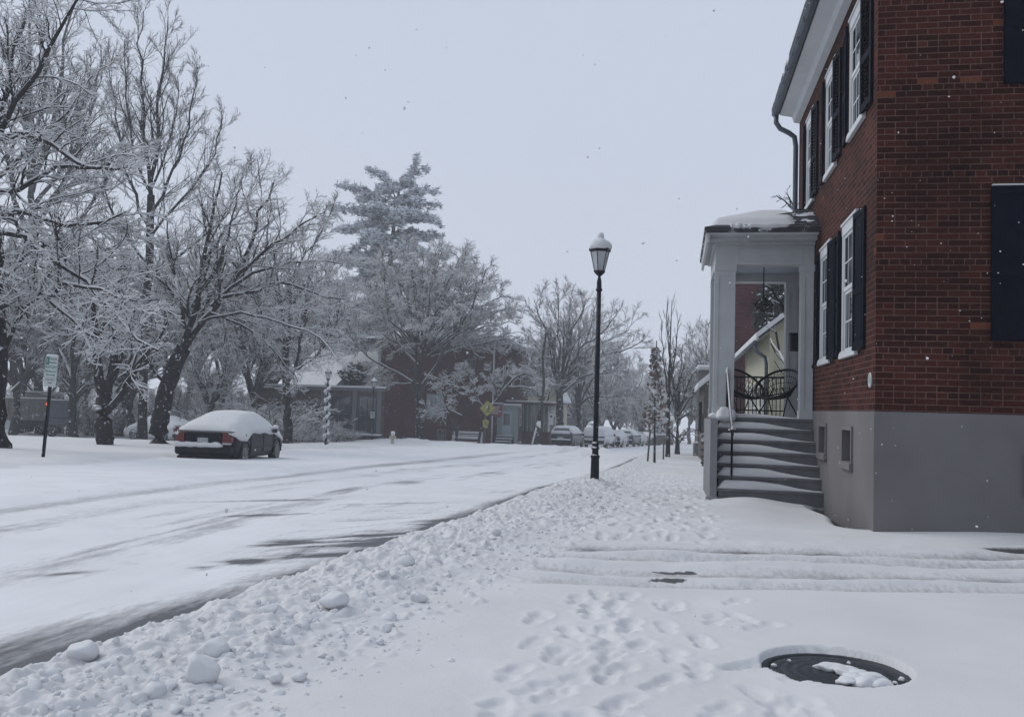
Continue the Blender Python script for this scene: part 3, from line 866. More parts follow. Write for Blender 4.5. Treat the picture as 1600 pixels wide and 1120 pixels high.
# eaves: soffit, cornice, gutter, downspout, roof
e = MB()
e.poly([(HX - .002, 0, ZT - .10), (HX - .10, 0, ZT - .08), (HX - .13, 0, ZT + .02), (HX - .34, 0, ZT + .06), (HX - .34, 0, ZT + .14), (HX - .002, 0, ZT + .14)], (0, HEND - HY + .12, 0))
for i in range(len(e.v)): e.v[i] = (e.v[i][0], e.v[i][1] + HY - .12, e.v[i][2])
e.build('cornice', M['white'], house)
g = MB()
gp = [(.0, .11), (-.02, .0), (.02, -.05), (.08, -.055), (.115, .0), (.115, .11), (.10, .11), (.10, .0), (.075, -.04), (.025, -.035), (-.005, .005), (.015, .11)]
g.poly([(HX - .455 + a, HY - .15, ZT + .10 + c) for a, c in gp], (0, HEND - HY + .25, 0))
gut = g.build('gutter', M['gutter'], house)
br = MB()
k = HY
while k < HEND:
    br.box((HX - .468, k, ZT + .05), (HX - .456, k + .03, ZT + .20)); k += .62
br.build('bracket', M['gutter'], gut)
d = MB()
ye = HEND + .03
d.tube([(HX - .40, ye, ZT + .06), (HX - .40, ye, ZT - .06), (HX - .33, ye, ZT - .17), (HX - .18, ye, ZT - .25), (HX - .08, ye, ZT - .33), (HX - .055, ye, ZT - .5), (HX - .055, ye, 4.4), (HX - .055, ye, 2.0), (HX - .055, ye, .0)], .045, 10)
d.build('downspout', M['gutter'], house)
r = MB()
r.add([(HX - .46, HY - .25, ZT + .22), (HX - .46, HEND + .15, ZT + .22), (5.9, HEND + .15, 10.4), (5.9, HY - .25, 10.4), (XR + .4, HEND + .15, ZT + .2), (XR + .4, HY - .25, ZT + .2)], [(0, 3, 2, 1), (3, 5, 4, 2)])
r.poly([(HX - .47, HY - .25, ZT + .16), (HX - .47, HY - .25, ZT + .23), (5.9, HY - .25, 10.42), (5.9, HY - .25, 10.32)], (0, HEND - HY + .4, 0))
ro = r.build('roof', M['roofing'], house)
n_ = MB(); n_.poly([(HX - .42, HY - .22, ZT + .27), (HX - .36, HY - .22, ZT + .36), (5.9, HY - .22, 10.55), (5.9, HY - .22, 10.43)], (0, HEND - HY + .34, 0)); n_.build('snow', M['snow'], ro)

# porch
PY0, PY1 = 14.80, 16.86       # front and back faces of the porch frame
PZ = 1.12                     # floor
CL, CR = .56, .86             # street-side column
zt = 3.50
def col(x0, x1, y0, y1, z0, z1):
    c = MB(); c.box((x0, y0, z0 + .13), (x1, y1, z1 - .10))
    c.box((x0 - .02, y0 - .02, z0), (x1 + .02, y1 + .02, z0 + .129)); c.box((x0 - .018, y0 - .018, z1 - .099), (x1 + .018, y1 + .018, z1))
    # raised stiles on the street and front faces
    for (p, q_) in ((x0, x0 + .05), (x1 - .05, x1)): c.box((p, y0 - .012, z0 + .13), (q_, y0 - .001, z1 - .10))
    c.box((x0 + .051, y0 - .011, z0 + .13), (x1 - .051, y0 - .001, z0 + .20)); c.box((x0 + .051, y0 - .011, z1 - .17), (x1 - .051, y0 - .001, z1 - .10))
    for (p, q_) in ((y0, y0 + .05), (y1 - .05, y1)): c.box((x0 - .012, p, z0 + .13), (x0 - .001, q_, z1 - .10))
    c.build('porch_column', M['porchpaint'], house)
col(CL, CR, PY0, PY0 + .30, PZ, zt)
col(1.86, 2.035, PY0, PY0 + .24, PZ, zt)
col(CL, CR, PY1 - .30, PY1, PZ, zt)
col(1.84, 2.035, PY1 - .22, PY1, PZ, zt)
bm_ = MB()
bm_.box((CL - .01, PY0 - .01, zt), (2.038, PY0 + .26, 3.80)); bm_.box((CL - .01, PY1 - .26, zt - .02), (2.038, PY1 + .01, 3.80)); bm_.box((CL - .012, PY0 + .261, zt + .001), (CL + .26, PY1 - .261, 3.80))
bm_.box((CL + .33, PY0 - .02, zt + .04), (1.86, PY0 - .011, zt + .055)); bm_.box((CL + .33, PY0 - .02, 3.74), (1.86, PY0 - .011, 3.755))
for xx in (CL + .33, 1.845): bm_.box((xx, PY0 - .02, zt + .056), (xx + .015, PY0 - .011, 3.739))
bm_.build('porch_beam', M['porchpaint'], house)
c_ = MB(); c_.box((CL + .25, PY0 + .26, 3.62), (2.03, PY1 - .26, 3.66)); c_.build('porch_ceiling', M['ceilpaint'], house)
# stepped cornice
cn_ = MB()
RX0, RY0, RY1 = .36, 14.24, PY1 + .4
cn_.box((CL - .06, PY0 - .07, 3.801), (2.04, RY1 - .3, 3.84)); cn_.box((CL - .12, PY0 - .30, 3.841), (2.04, RY1 - .15, 3.88)); cn_.box((RX0 + .02, RY0 + .03, 3.881), (2.041, RY1 - .03, 3.915), bev=.012)
# flat boarded soffit under the street-side overhang, dropping at the edge
cn_.box((RX0 + .03, RY0 + .04, 3.76), (RX0 + .07, RY1 - .05, 3.880)); cn_.box((RX0 + .071, RY0 + .04, 3.76), (CL - .121, RY0 + .08, 3.880))
cn_.build('porch_cornice', M['porchpaint'], house)
rf = MB(); rf.box((RX0, RY0, 3.916), (2.046, RY1, 3.99))
rf.add([(RX0, RY0, 3.991), (2.046, RY0, 3.991), (2.046, RY1, 3.991), (RX0, RY1, 3.991), (2.046, RY0 + .9, 4.45), (1.35, RY0 + 1.4, 4.43), (1.35, RY1 - 1.0, 4.43), (2.046, RY1 - .9, 4.45)], [(0, 1, 4, 5), (0, 5, 6, 3), (3, 6, 7, 2), (5, 4, 7, 6)])
for k in range(7):                      # shingle courses left bare next to the wall
    rf.box((1.62 + .03 * k, RY0 + .06 + .13 * k, 4.02 + .066 * k), (2.046, RY0 + .24 + .13 * k, 4.035 + .066 * k))
pr = rf.build('porch_roof', M['roofing'], house)
# snow lying on the porch roof
gx = np.linspace(RX0 + .02, 1.86, 40); gy = np.linspace(RY0 + .01, RY1 - .02, 60)
X2, Y2 = np.meshgrid(gx, gy)
under = np.minimum.reduce([3.993 + (X2 - RX0) * .45, 3.993 + (Y2 - RY0) * .33, 3.993 + (RY1 - Y2) * .4, 0 * X2 + 4.41])
dip = smooth(RX0, RX0 + .22, X2) * smooth(RY0, RY0 + .26, Y2) * smooth(1.86, 1.62, X2 + .25 * fbm(X2 * 3, Y2 * 3, 3, 7) - .1) * smooth(RY1, RY1 - .2, Y2)
top = under - .02 + dip * (.11 + .025 * fbm(X2 * 1.5, Y2 * 1.5, 2, 9))
Q = np.arange(X2.size).reshape(X2.shape)
Fq = np.stack([Q[:-1, :-1], Q[:-1, 1:], Q[1:, 1:], Q[1:, :-1]], -1).reshape(-1, 4)
mesh_obj('snow', np.stack([X2.ravel(), Y2.ravel(), top.ravel()], -1), Fq, M['snow'], pr, smooth_sh=True)
for (x0, x1) in ((RX0 + .38, .92), (.99, 1.60)):
    lipm = MB()
    n = 26; P = [(x0 + (x1 - x0) * i / n, RY0 - .008, 4.0 + .004 * math.sin(i * .4)) for i in range(n + 1)]
    rad = [(.036 + .007 * math.sin(i * .33 + x0 * 3)) * min(1, (i + .6) / 2.5, (n - i + .6) / 2.5) for i in range(n + 1)]
    lipm.tube(P, rad, 10); lipm.build('snow', M['snow'], pr)
# floor, steps and cheek wall
fl = MB(); fl.box((CL - .04, PY0 + .02, .55), (2.036, PY1 + .02, PZ)); fl.box((CL - .02, PY0 + .05, -.7), (2.03, PY1, .549)); fl.build('porch_floor', M['step'], house)
def snow_patch(x0, x1, y0, y1, z, h, parent, right_thin=True, n=26, m_=8, seed=1):
    gx = np.linspace(x0, x1, n); gy = np.linspace(y0, y1, m_); X2, Y2 = np.meshgrid(gx, gy)
    t = (X2 - x0) / (x1 - x0)
    prof = smooth(0, .07, t) * (smooth(1.02, .35, t) if right_thin else 1) * smooth(-.06, .18, (Y2 - y0) / (y1 - y0))
    H = h * prof * (1 + .3 * (fbm(X2 * 4 + seed, Y2 * 4, 3, seed) - .5))
    top = np.stack([X2.ravel(), Y2.ravel(), (z + .002 + H).ravel()], -1)
    Q = np.arange(X2.size).reshape(X2.shape)
    F = [tuple(q) for q in np.stack([Q[:-1, :-1], Q[:-1, 1:], Q[1:, 1:], Q[1:, :-1]], -1).reshape(-1, 4)]
    V = list(map(tuple, top)); b0 = len(V)
    V += [(x, y0 + .008, z + .001) for x in gx]
    F += [(b0 + i, b0 + i + 1, i + 1, i) for i in range(n - 1)]
    b1 = len(V); V += [(x0 + .004, y, z + .001) for y in gy]
    F += [(b1 + i + 1, b1 + i, i * n, (i + 1) * n) for i in range(m_ - 1)]
    o = mesh_obj('snow', V, F, M['snow'], parent, smooth_sh=True); return o
NST = 7; RUN = .205; YB = 13.62
z0 = -.06
for k in range(NST - 1):
    za = z0 + (PZ - z0) * k / NST; zb = z0 + (PZ - z0) * (k + 1) / NST
    y0 = YB + k * RUN
    s = MB(); s.box((.60 + .004 * k, y0 + .02, za - (.5 if k == 0 else .0)), (2.036, PY0 + .019, zb - .041)); s.box((.575, y0, zb - .04), (2.036, PY0 + .018, zb), bev=.006)
    so = s.build('step', M['step'], house)
    snow_patch(.58, 2.03, y0 + .012, y0 + RUN + .018, zb, .108 - .002 * k, so, seed=k + 3)
s = MB(); s.box((.60, PY0 - .03, PZ - .17), (2.037, PY0 + .018, PZ - .041)); s.box((.575, PY0 - .05, PZ - .04), (2.036, PY0 + .018, PZ + .001), bev=.006)
so = s.build('step', M['step'], house)
snow_patch(CR + .01, 2.03, PY0 - .04, PY1 - .05, PZ + .001, .05, so, n=30, m_=20, seed=44)
nb = MB(); blob(nb, (.74, PY0 - .09, PZ + .03), .17, 61, .75); blob(nb, (.57, PY0 - .02, PZ + .01), .09, 63, .5); nb.build('snow', M['snow'], so)
ck = MB(); ck.box((.475, YB - .02, -.6), (.573, YB + .10, PZ - .02)); ck.box((.478, YB + .101, -.6), (.572, PY1, PZ - .045)); ck.box((.42, YB - .05, -.3), (.60, YB + .04, .0), bev=.02)
ck.build('cheek_wall', M['cheek'], house)
# handrail
h = MB()
h.tube([(.76, PY0 - .02, PZ), (.76, PY0 - .02, PZ + .60), (.755, PY0 - .06, PZ + .66)], .016, 8)
h.tube([(.79, YB + .22, .10), (.79, YB + .22, .92)], .016, 8)
h.tube([(.755, PY0 + .02, PZ + .64), (.76, PY0 - .05, PZ + .66), (.775, YB + .65, 1.28), (.79, YB + .20, .94), (.79, YB + .14, .86)], .019, 8)
h.build('handrail', M['iron'], house)
hs = MB(); hs.tube([(.757, PY0 - .05, PZ + .683), (.775, YB + .65, 1.302), (.789, YB + .24, .985)], [.014, .012, .014], 8); blob(hs, (.756, PY0 - .06, PZ + .72), .03, 71, 2.0); blob(hs, (.79, YB + .2, .965), .026, 72, 1.2)
hs.build('snow', M['snow'], house)
# back railing of the porch
rl = MB(); yr = PY1 - .12
rl.tube([(CR, yr, PZ + .70), (1.84, yr, PZ + .70)], .016, 8); rl.tube([(CR, yr, PZ + .12), (1.84, yr, PZ + .12)], .012, 8)
for k in range(15):
    x = CR + .03 + k * (1.84 - CR - .04) / 14; rl.tube([(x, yr, PZ + .02), (x, yr, PZ + .70)], .008, 6)
rl.build('porch_railing', M['iron'], house)
# wall of the house inside the porch: door
dr = MB(); dr.box((HX - .03, 15.25, PZ), (HX - .004, 16.15, PZ + 2.1)); do = dr.build('door', M['navy'], house)
hn = MB(); hn.lathe([(0, 0), (.02, .004), (.025, .02), (.02, .035), (0, .04)], n=12); k_ = hn.build('handle', M['black'], do); k_.location = (HX - .045, 15.35, PZ + 1.0); k_.rotation_euler = (0, R(90), 0)

# things on and around the porch
o = MB(); o.box((1.80, 15.70, 2.23), (2.035, 15.98, 2.50), bev=.012); o.box((1.79, 15.69, 2.501), (2.037, 15.99, 2.52), bev=.006); o.box((1.86, 15.688, 2.34), (1.99, 15.699, 2.36))
tag(o.build('letter_box', M['black']), 'black square letter box fixed beside the porch door', 'letter box')
p = MB(); p.lathe([(0, -.002), (.082, -.002), (.085, .006), (.08, .012), (.062, .013), (.058, .008), (0, .010)], n=32)
p.box((-.02, -.028, .0101), (-.012, .028, .014)); p.box((.002, -.03, .0101), (.010, .028, .014)); p.box((.022, -.03, .0101), (.03, .028, .014))
po = p.build('wall_plaque', M['sign_white']); po.location = (HX - .003, 10.53, 1.585); po.rotation_euler = (R(90), 0, R(-90))
tag(po, 'small round white plaque on the brick near the house corner', 'plaque')

# hanging ornament lantern
ln = empty('porch_lantern', (1.38, 15.85, 3.62))
tag(ln, 'dark wire star lantern hanging from the porch ceiling', 'lantern')
q = MB(); q.tube([(0, 0, 0), (0, 0, -.52)], .009, 6); q.build('rod', M['iron'], ln)
q = MB()
for k in range(10):
    a = 2 * PI * k / 10
    q.tube([(0, 0, -.5), (.16 * math.cos(a), .16 * math.sin(a), -.62), (0, 0, -.76)], .006, 5)
    q.tube([(0, 0, -.62), (.20 * math.cos(a + .3), .20 * math.sin(a + .3), -.62 + .1 * math.sin(3 * a))], .005, 5)
q.build('cage', M['iron'], ln)

def porch_chair(x, y, rz, label):
    t = empty('wire_chair', (x, y, PZ + .0), rz)
    tag(t, label, 'chair', 'round wire chairs on the porch')
    # ring: large oval, leaning back; local +X is forward
    c = np.array([.02, 0, .56]); a_, b_ = .40, .36; tilt = R(38)
    ring = []; inner = []
    for k in range(40):
        g = 2 * PI * k / 40
        u, v = a_ * math.cos(g), b_ * math.sin(g)
        ring.append(c + np.array([u * math.cos(tilt), v, -u * math.sin(tilt)]))
        inner.append(c + np.array([-.06, 0, -.20]) + .50 * np.array([u * math.cos(tilt * .4), v, -u * math.sin(tilt * .4)]))
    q = MB(); q.tube(ring, .021, 8, closed=True); q.tube(inner, .010, 6, closed=True); q.build('ring', M['iron'], t)
    s = MB()
    for k in range(40):
        P0, P1 = ring[k], inner[k]; mid = (P0 + P1) / 2 + np.array([0, 0, -.015]); s.tube([P0, mid, P1], .0045, 5, caps=False)
    for f_ in (.25, .5, .75):
        s.tube([ring[k] * (1 - f_) + inner[k] * f_ + np.array([0, 0, -.015 * 4 * f_ * (1 - f_)]) for k in range(40)], .005, 5, closed=True)
    cc = np.mean(inner, 0) + np.array([0, 0, -.02])
    for k in range(0, 40, 2): s.tube([inner[k], cc], .006, 5, caps=False)
    s.build('basket', M['iron'], t)
    for sx, sy in ((1, 1), (1, -1), (-1, 1), (-1, -1)):
        l = MB(); l.tube([(sx * .26, sy * .24, .0), (sx * -.05, sy * .16, .40), (sx * -.12, sy * .14, .50)], .011, 6); l.build('leg', M['iron'], t)
porch_chair(1.62, 15.75, PI + .95, 'black wire bowl chair facing the street beside the porch wall')
porch_chair(1.04, 15.80, -.95, 'black wire bowl chair half behind the white porch column')
# ---------------------------------------------------------------- bare trees with snow on their upper sides
def resample(P, n, jit=0.0, rg=None):
    P = np.array(P, float)
    # Catmull-Rom through the points, then even spacing
    Q = np.vstack([2 * P[0] - P[1], P, 2 * P[-1] - P[-2]]); out = []
    for i in range(1, len(Q) - 2):
        for t in np.linspace(0, 1, 8, endpoint=False):
            a, b, c, d = Q[i - 1], Q[i], Q[i + 1], Q[i + 2]
            out.append(.5 * (2 * b + (c - a) * t + (2 * a - 5 * b + 4 * c - d) * t * t + (3 * b - a - 3 * c + d) * t ** 3))
    out.append(P[-1]); out = np.array(out)
    L = np.r_[0, np.cumsum(np.linalg.norm(np.diff(out, axis=0), axis=1))]
    s = np.linspace(0, L[-1], n)
    R_ = np.stack([np.interp(s, L, out[:, k]) for k in range(3)], -1)
    if jit > 0:
        j = rg.normal(0, jit, R_.shape); j[0] = 0
        R_ += j
    return R_

def tubes(P, Rd, snow=0.0, n=4):
    """P (N,k,3), Rd (N,k): tubes with a crest of snow on level stretches. Returns V, quads, material index (1 = snow)."""
    N_, k, _ = P.shape
    T = np.gradient(P, axis=1); T /= np.linalg.norm(T, axis=2)[..., None] + 1e-9
    up = np.zeros_like(T); up[..., 2] = 1.0
    Sd = np.cross(T, up); ns = np.linalg.norm(Sd, axis=2)
    bad = ns < .08
    Sd[bad] = [1, 0, 0]; Sd /= np.linalg.norm(Sd, axis=2)[..., None]
    U_ = np.cross(Sd, T)
    lev = np.clip(ns, 0, 1) ** 1.5            # 1 where the branch is level
    V = []
    for j in range(n):
        a = 2 * PI * j / n + (0 if n == 4 else PI / n)
        c, s = math.cos(a), math.sin(a)
        r2 = Rd[..., None]
        off = Sd * (c * r2) + U_ * (s * (r2 + (snow * lev[..., None] * np.clip(Rd[..., None] / .035, .55, 1.3) if s > .1 else 0)))
        V.append(P + off)
    V = np.stack(V, 2)                        # N,k,n,3
    base = (np.arange(N_)[:, None, None] * k + np.arange(k)[None, :, None]) * n + np.arange(n)[None, None, :]
    a = base[:, :-1, :]; b = np.roll(base, -1, 2)[:, :-1, :]; c = np.roll(base, -1, 2)[:, 1:, :]; d = base[:, 1:, :]
    F = np.stack([a, b, c, d], -1)
    mid = (np.arange(n) + .5) * 2 * PI / n + (0 if n == 4 else PI / n)
    upf = np.sin(mid) > .25
    l2 = (lev[:, :-1] + lev[:, 1:]) / 2
    MI = (upf[None, None, :] & (l2[..., None] > .36)).astype(np.int32)
    MI = np.broadcast_to(MI, F.shape[:3])
    return V.reshape(-1, 3), F.reshape(-1, 4), MI.reshape(-1)

def grow(P, Rd, n_child, t0, t1, ang, lenf, npts, wob, up, rg, rfac=.6, rmin=.004, flat=0.0, tip=.45, lmin=.0, lmax=99.):
    """Children for every branch in P (N,k,3)."""
    N_, k, _ = P.shape
    seg = np.linalg.norm(np.diff(P, axis=1), axis=2).sum(1)
    M_ = N_ * n_child
    pi = np.repeat(np.arange(N_), n_child)
    t = (np.tile(np.arange(n_child), N_) + rg.random(M_)) / n_child * (t1 - t0) + t0
    f = t * (k - 1); i0 = np.clip(f.astype(int), 0, k - 2); fr = (f - i0)[:, None]
    A, B = P[pi, i0], P[pi, i0 + 1]
    pos = A * (1 - fr) + B * fr
    T = B - A; T /= np.linalg.norm(T, axis=1)[:, None] + 1e-9
    rr = Rd[pi, i0] * (1 - fr[:, 0]) + Rd[pi, i0 + 1] * fr[:, 0]
    rnd = rg.normal(size=(M_, 3)); rnd[:, 2] *= (1 - flat)
    perp = rnd - T * (rnd * T).sum(1)[:, None]; perp /= np.linalg.norm(perp, axis=1)[:, None] + 1e-9
    a = rg.normal(ang[0], ang[1], M_)[:, None]
    D = T * np.cos(a) + perp * np.sin(a)
    L = np.clip(seg[pi] * lenf * (1.15 - .75 * t) * rg.uniform(.6, 1.25, M_), lmin, lmax)
    out = np.zeros((M_, npts, 3)); out[:, 0] = pos
    step = (L / (npts - 1))[:, None]
    for q in range(1, npts):
        D = D + rg.normal(0, wob, (M_, 3)); D[:, 2] += up
        D /= np.linalg.norm(D, axis=1)[:, None] + 1e-9
        out[:, q] = out[:, q - 1] + D * step
    r0 = np.maximum(rr * rfac, rmin)
    s = np.linspace(0, 1, npts)[None, :]
    return out, np.maximum(r0[:, None] * (1 - s * (1 - tip)), rmin * .6)

TREE_MATS = None
def make_tree(limbs, rg, levels, name='bare_tree', root=(0, 0, 0), snow=.02, keep_trunk=False, npl=12, matset='near'):
    """limbs: list of (points, r_start, r_end, is_trunk). levels: list of dicts for grow()."""
    t = empty(name, root); rt = np.array(root)
    bark = M['bark'] if matset == 'near' else M['barkfar']
    VT = []; FT = []; MT = []; b = 0; crown = []
    LP = []; LR = []
    for (P, r0, r1, tr) in limbs:
        if tr: P = [np.array(P[0]) - [0, 0, .7]] + list(P)
        Q = resample(P, npl if not tr else npl, .0, rg) - rt
        Rr = np.linspace(r0, r1, len(Q))
        if tr:
            Rr = Rr * (1 + .45 * np.exp(-np.linspace(0, 9, len(Q)))) * (1 + rg.normal(0, .03, len(Q)))
            Q[1:-1] += rg.normal(0, r0 * .08, Q[1:-1].shape)
        if not tr and len(L_ := Q) > 3:
            ln_ = np.linalg.norm(np.diff(Q, axis=0), axis=1).sum()
            j = rg.normal(0, ln_ * .007, Q.shape); j[0] = 0; Q = Q + j
            Q = resample(Q, len(Q))
        V, F, mi = tubes(Q[None], Rr[None], snow * 1.1, n=12 if tr else 8)
        if tr: VT.append(V); FT.append(F + b); MT.append(mi); b += len(V)
        else: crown.append((V, F, mi))
        LP.append(Q); LR.append(Rr)
    if VT: mesh_obj('trunk', np.concatenate(VT), np.concatenate(FT), [bark, M['snow']], t, np.concatenate(MT), smooth_sh=False)
    P = np.stack(LP); Rd = np.stack(LR)
    free = [i for i, l_ in enumerate(limbs) if not l_[3]]
    if len(free) >= 4 and not keep_trunk: P, Rd = P[free], Rd[free]      # no twigs low on the trunk
    for li, lv in enumerate(levels):
        lv = dict(lv); n = lv.pop('n', 4); src = lv.pop('src', None)
        sn = lv.pop('snow', snow)
        C_, CR_ = grow(P, Rd, rg=rg, **lv)
        crown.append(tubes(C_, CR_, sn, n=n))
        P, Rd = C_, CR_
        if lv.get('t0', 0) > 0 and False: pass
    VV = []; FF = []; MM = []; b = 0
    for V, F, mi in crown:
        VV.append(V); FF.append(F + b); MM.append(mi); b += len(V)
    mesh_obj('crown', np.concatenate(VV), np.concatenate(FF), [M['bark'] if matset == 'near' else M['twig'], M['snow']], t, np.concatenate(MM))
    return t

def limb_px(px, Y0, dY, r0, r1, tr=False):
    """Limb through pixels of the photograph; depth runs from Y0 to Y0 + dY."""
    n = len(px)
    return ([pt(u, v, Y0 + dY * (i / (n - 1)) ** 1.3) for i, (u, v) in enumerate(px)], r0, r1, tr)

def lv(nc, t0, ang, lenf, npts, wob, up, **k):
    d = dict(n_child=nc, t0=t0, t1=k.pop('t1', 1.0), ang=ang, lenf=lenf, npts=npts, wob=wob, up=up); d.update(k); return d

# --- T2: the big spreading tree behind the saloon
Y = 36.0; g = np.random.default_rng(21)
base = pt(247, 697, Y)
L = [limb_px([(247, 702), (250, 660), (258, 612), (272, 575), (287, 545)], Y, 0, .42, .30, True),
     limb_px([(285, 550), (300, 500), (312, 440), (322, 390), (334, 330), (346, 272)], Y, -1.0, 0.144, .03),
     limb_px([(287, 546), (318, 500), (350, 460), (382, 410), (402, 350), (428, 285)], Y, 1.6, 0.158, .03),
     limb_px([(310, 505), (350, 492), (400, 490), (450, 505), (500, 530), (530, 562)], Y, -2.5, 0.058, .015),
     limb_px([(330, 478), (370, 440), (420, 420), (480, 408), (535, 412)], Y, 2.5, 0.094, .02),
     limb_px([(365, 440), (410, 395), (460, 360), (510, 330)], Y, -1.5, 0.079, .02),
     limb_px([(262, 600), (240, 578), (214, 545), (190, 500), (165, 470)], Y, -2.0, 0.086, .02),
     limb_px([(292, 520), (278, 460), (268, 400), (262, 330)], Y, 2.0, 0.094, .02),
     limb_px([(300, 500), (262, 450), (228, 425), (180, 420)], Y, -3, 0.086, .02),
     limb_px([(345, 465), (400, 455), (440, 440), (490, 460), (540, 470)], Y, 3.2, 0.079, .02),
     limb_px([(318, 420), (350, 360), (385, 310), (400, 262)], Y, 3.0, 0.065, .02),
     limb_px([(300, 480), (330, 430), (360, 360), (372, 300)], Y, -3.0, 0.072, .02),
     limb_px([(330, 490), (380, 510), (430, 550), (470, 600)], Y, 1, 0.058, .015)]
near_lv = [lv(13, .12, (.75, .2), .42, 8, .16, .03, rfac=.5, rmin=.011, flat=.25, lmin=.8),
           lv(10, .1, (.7, .25), .48, 6, .18, .035, rfac=.55, rmin=.007, lmin=.35),
           lv(6, .1, (.65, .25), .5, 4, .2, .03, rfac=.6, rmin=.0045, lmin=.18)]
t = make_tree(L, g, near_lv, root=base, snow=.022)
tag(t, 'wide dark maple leaning right behind the snow-covered dark saloon', 'tree', 'bare trees on the left lawn')

# --- T0: the great limb-heavy tree at the left edge
Y = 23.0; g = np.random.default_rng(22); base = pt(-8, 704, Y)
L = [limb_px([(-8, 706), (-6, 640), (-5, 560), (-8, 450), (-14, 340), (-22, 220)], Y, 0, .33, .20, True),
     limb_px([(-20, 235), (20, 212), (70, 220), (120, 252), (160, 268), (205, 262)], Y, -2.5, 0.094, .02),
     limb_px([(-16, 300), (40, 290), (90, 262), (150, 262), (215, 240)], Y, 1.8, 0.079, .015),
     limb_px([(-15, 345), (40, 330), (95, 350), (150, 352), (195, 330)], Y, -2.0, 0.079, .015),
     limb_px([(-12, 360), (30, 365), (80, 400), (130, 440), (180, 490), (245, 548)], Y, -3.2, 0.086, .02),
     limb_px([(-12, 420), (40, 440), (90, 480), (135, 520), (185, 535)], Y, -1.5, 0.072, .015),
     limb_px([(-5, 480), (50, 478), (100, 450), (160, 452), (210, 470)], Y, -4.0, 0.065, .015),
     limb_px([(-20, 240), (5, 170), (20, 100), (40, 20)], Y, 1, 0.086, .02),
     limb_px([(-20, 240), (30, 160), (70, 90), (110, 20), (150, -50)], Y, -1.5, 0.086, .02),
     limb_px([(-22, 225), (-40, 120), (-30, 20), (-20, -80)], Y, 1.5, 0.094, .02),
     limb_px([(-16, 290), (40, 240), (100, 180), (150, 110)], Y, 2.5, 0.065, .015),
     limb_px([(-8, 450), (40, 400), (90, 380), (140, 395), (190, 380)], Y, 3.0, 0.065, .015),
     limb_px([(0, 560), (30, 500), (75, 440), (100, 380)], Y, 1.5, 0.058, .015),
     limb_px([(-14, 330), (-60, 300), (-120, 310)], Y, -1, 0.072, .02),
     limb_px([(-10, 420), (-70, 400), (-140, 420)], Y, 1, 0.072, .02)]
t = make_tree(L, g, [lv(13, .08, (.7, .2), .40, 8, .17, -.005, rfac=.5, rmin=.012, flat=.3, lmin=.6),
                     lv(9, .1, (.65, .25), .48, 6, .2, .0, rfac=.5, rmin=.006, lmin=.3),
                     lv(6, .1, (.6, .25), .5, 4, .2, .0, rfac=.6, rmin=.0042, lmin=.15)], root=base, snow=.038)
tag(t, 'massive dark tree at the left edge with long drooping snow-laden limbs', 'tree', 'bare trees on the left lawn')

# --- T3: the tall upright tree behind
Y = 43.0; g = np.random.default_rng(23); base = pt(226, 700, Y)
L = [limb_px([(222, 702), (224, 600), (229, 480), (234, 380), (236, 305)], Y, 0, .22, .19, True),
     limb_px([(236, 310), (230, 240), (223, 160), (220, 90), (224, 18)], Y, -.6, 0.122, .02),
     limb_px([(236, 310), (244, 230), (249, 150), (258, 80), (266, 30)], Y, .8, 0.122, .02),
     limb_px([(232, 345), (258, 290), (282, 235), (300, 170), (306, 105)], Y, -1.5, 0.086, .02),
     limb_px([(230, 380), (265, 330), (305, 290), (335, 240), (348, 180)], Y, 1.5, 0.086, .02),
     limb_px([(230, 350), (205, 290), (188, 220), (178, 150), (172, 90)], Y, 1.0, 0.086, .02),
     limb_px([(228, 410), (190, 360), (165, 300), (150, 230)], Y, -2, 0.079, .02),
     limb_px([(228, 430), (275, 400), (320, 370), (362, 320), (380, 270)], Y, -2.5, 0.072, .02),
     limb_px([(228, 470), (185, 440), (140, 420), (110, 380)], Y, 2, 0.072, .02),
     limb_px([(234, 300), (255, 250), (275, 180), (280, 120)], Y, 2.5, 0.065, .015),
     limb_px([(228, 500), (270, 470), (310, 460), (350, 440)], Y, 2.5, 0.065, .015),
     limb_px([(234, 300), (210, 240), (200, 170), (192, 60)], Y, -2.5, 0.065, .015)]
up_lv = [lv(17, .10, (.5, .15), .34, 7, .12, .09, rfac=.42, rmin=.010, lmin=.7),
         lv(10, .1, (.5, .2), .45, 5, .15, .07, rfac=.55, rmin=.0075, lmin=.3),
         lv(7, .1, (.5, .2), .5, 4, .18, .05, rfac=.6, rmin=.0055, lmin=.2)]
t = make_tree(L, g, up_lv, root=base, snow=.012)
tag(t, 'tallest upright bare tree, its twin stems reaching the top of the picture', 'tree', 'bare trees on the left lawn')

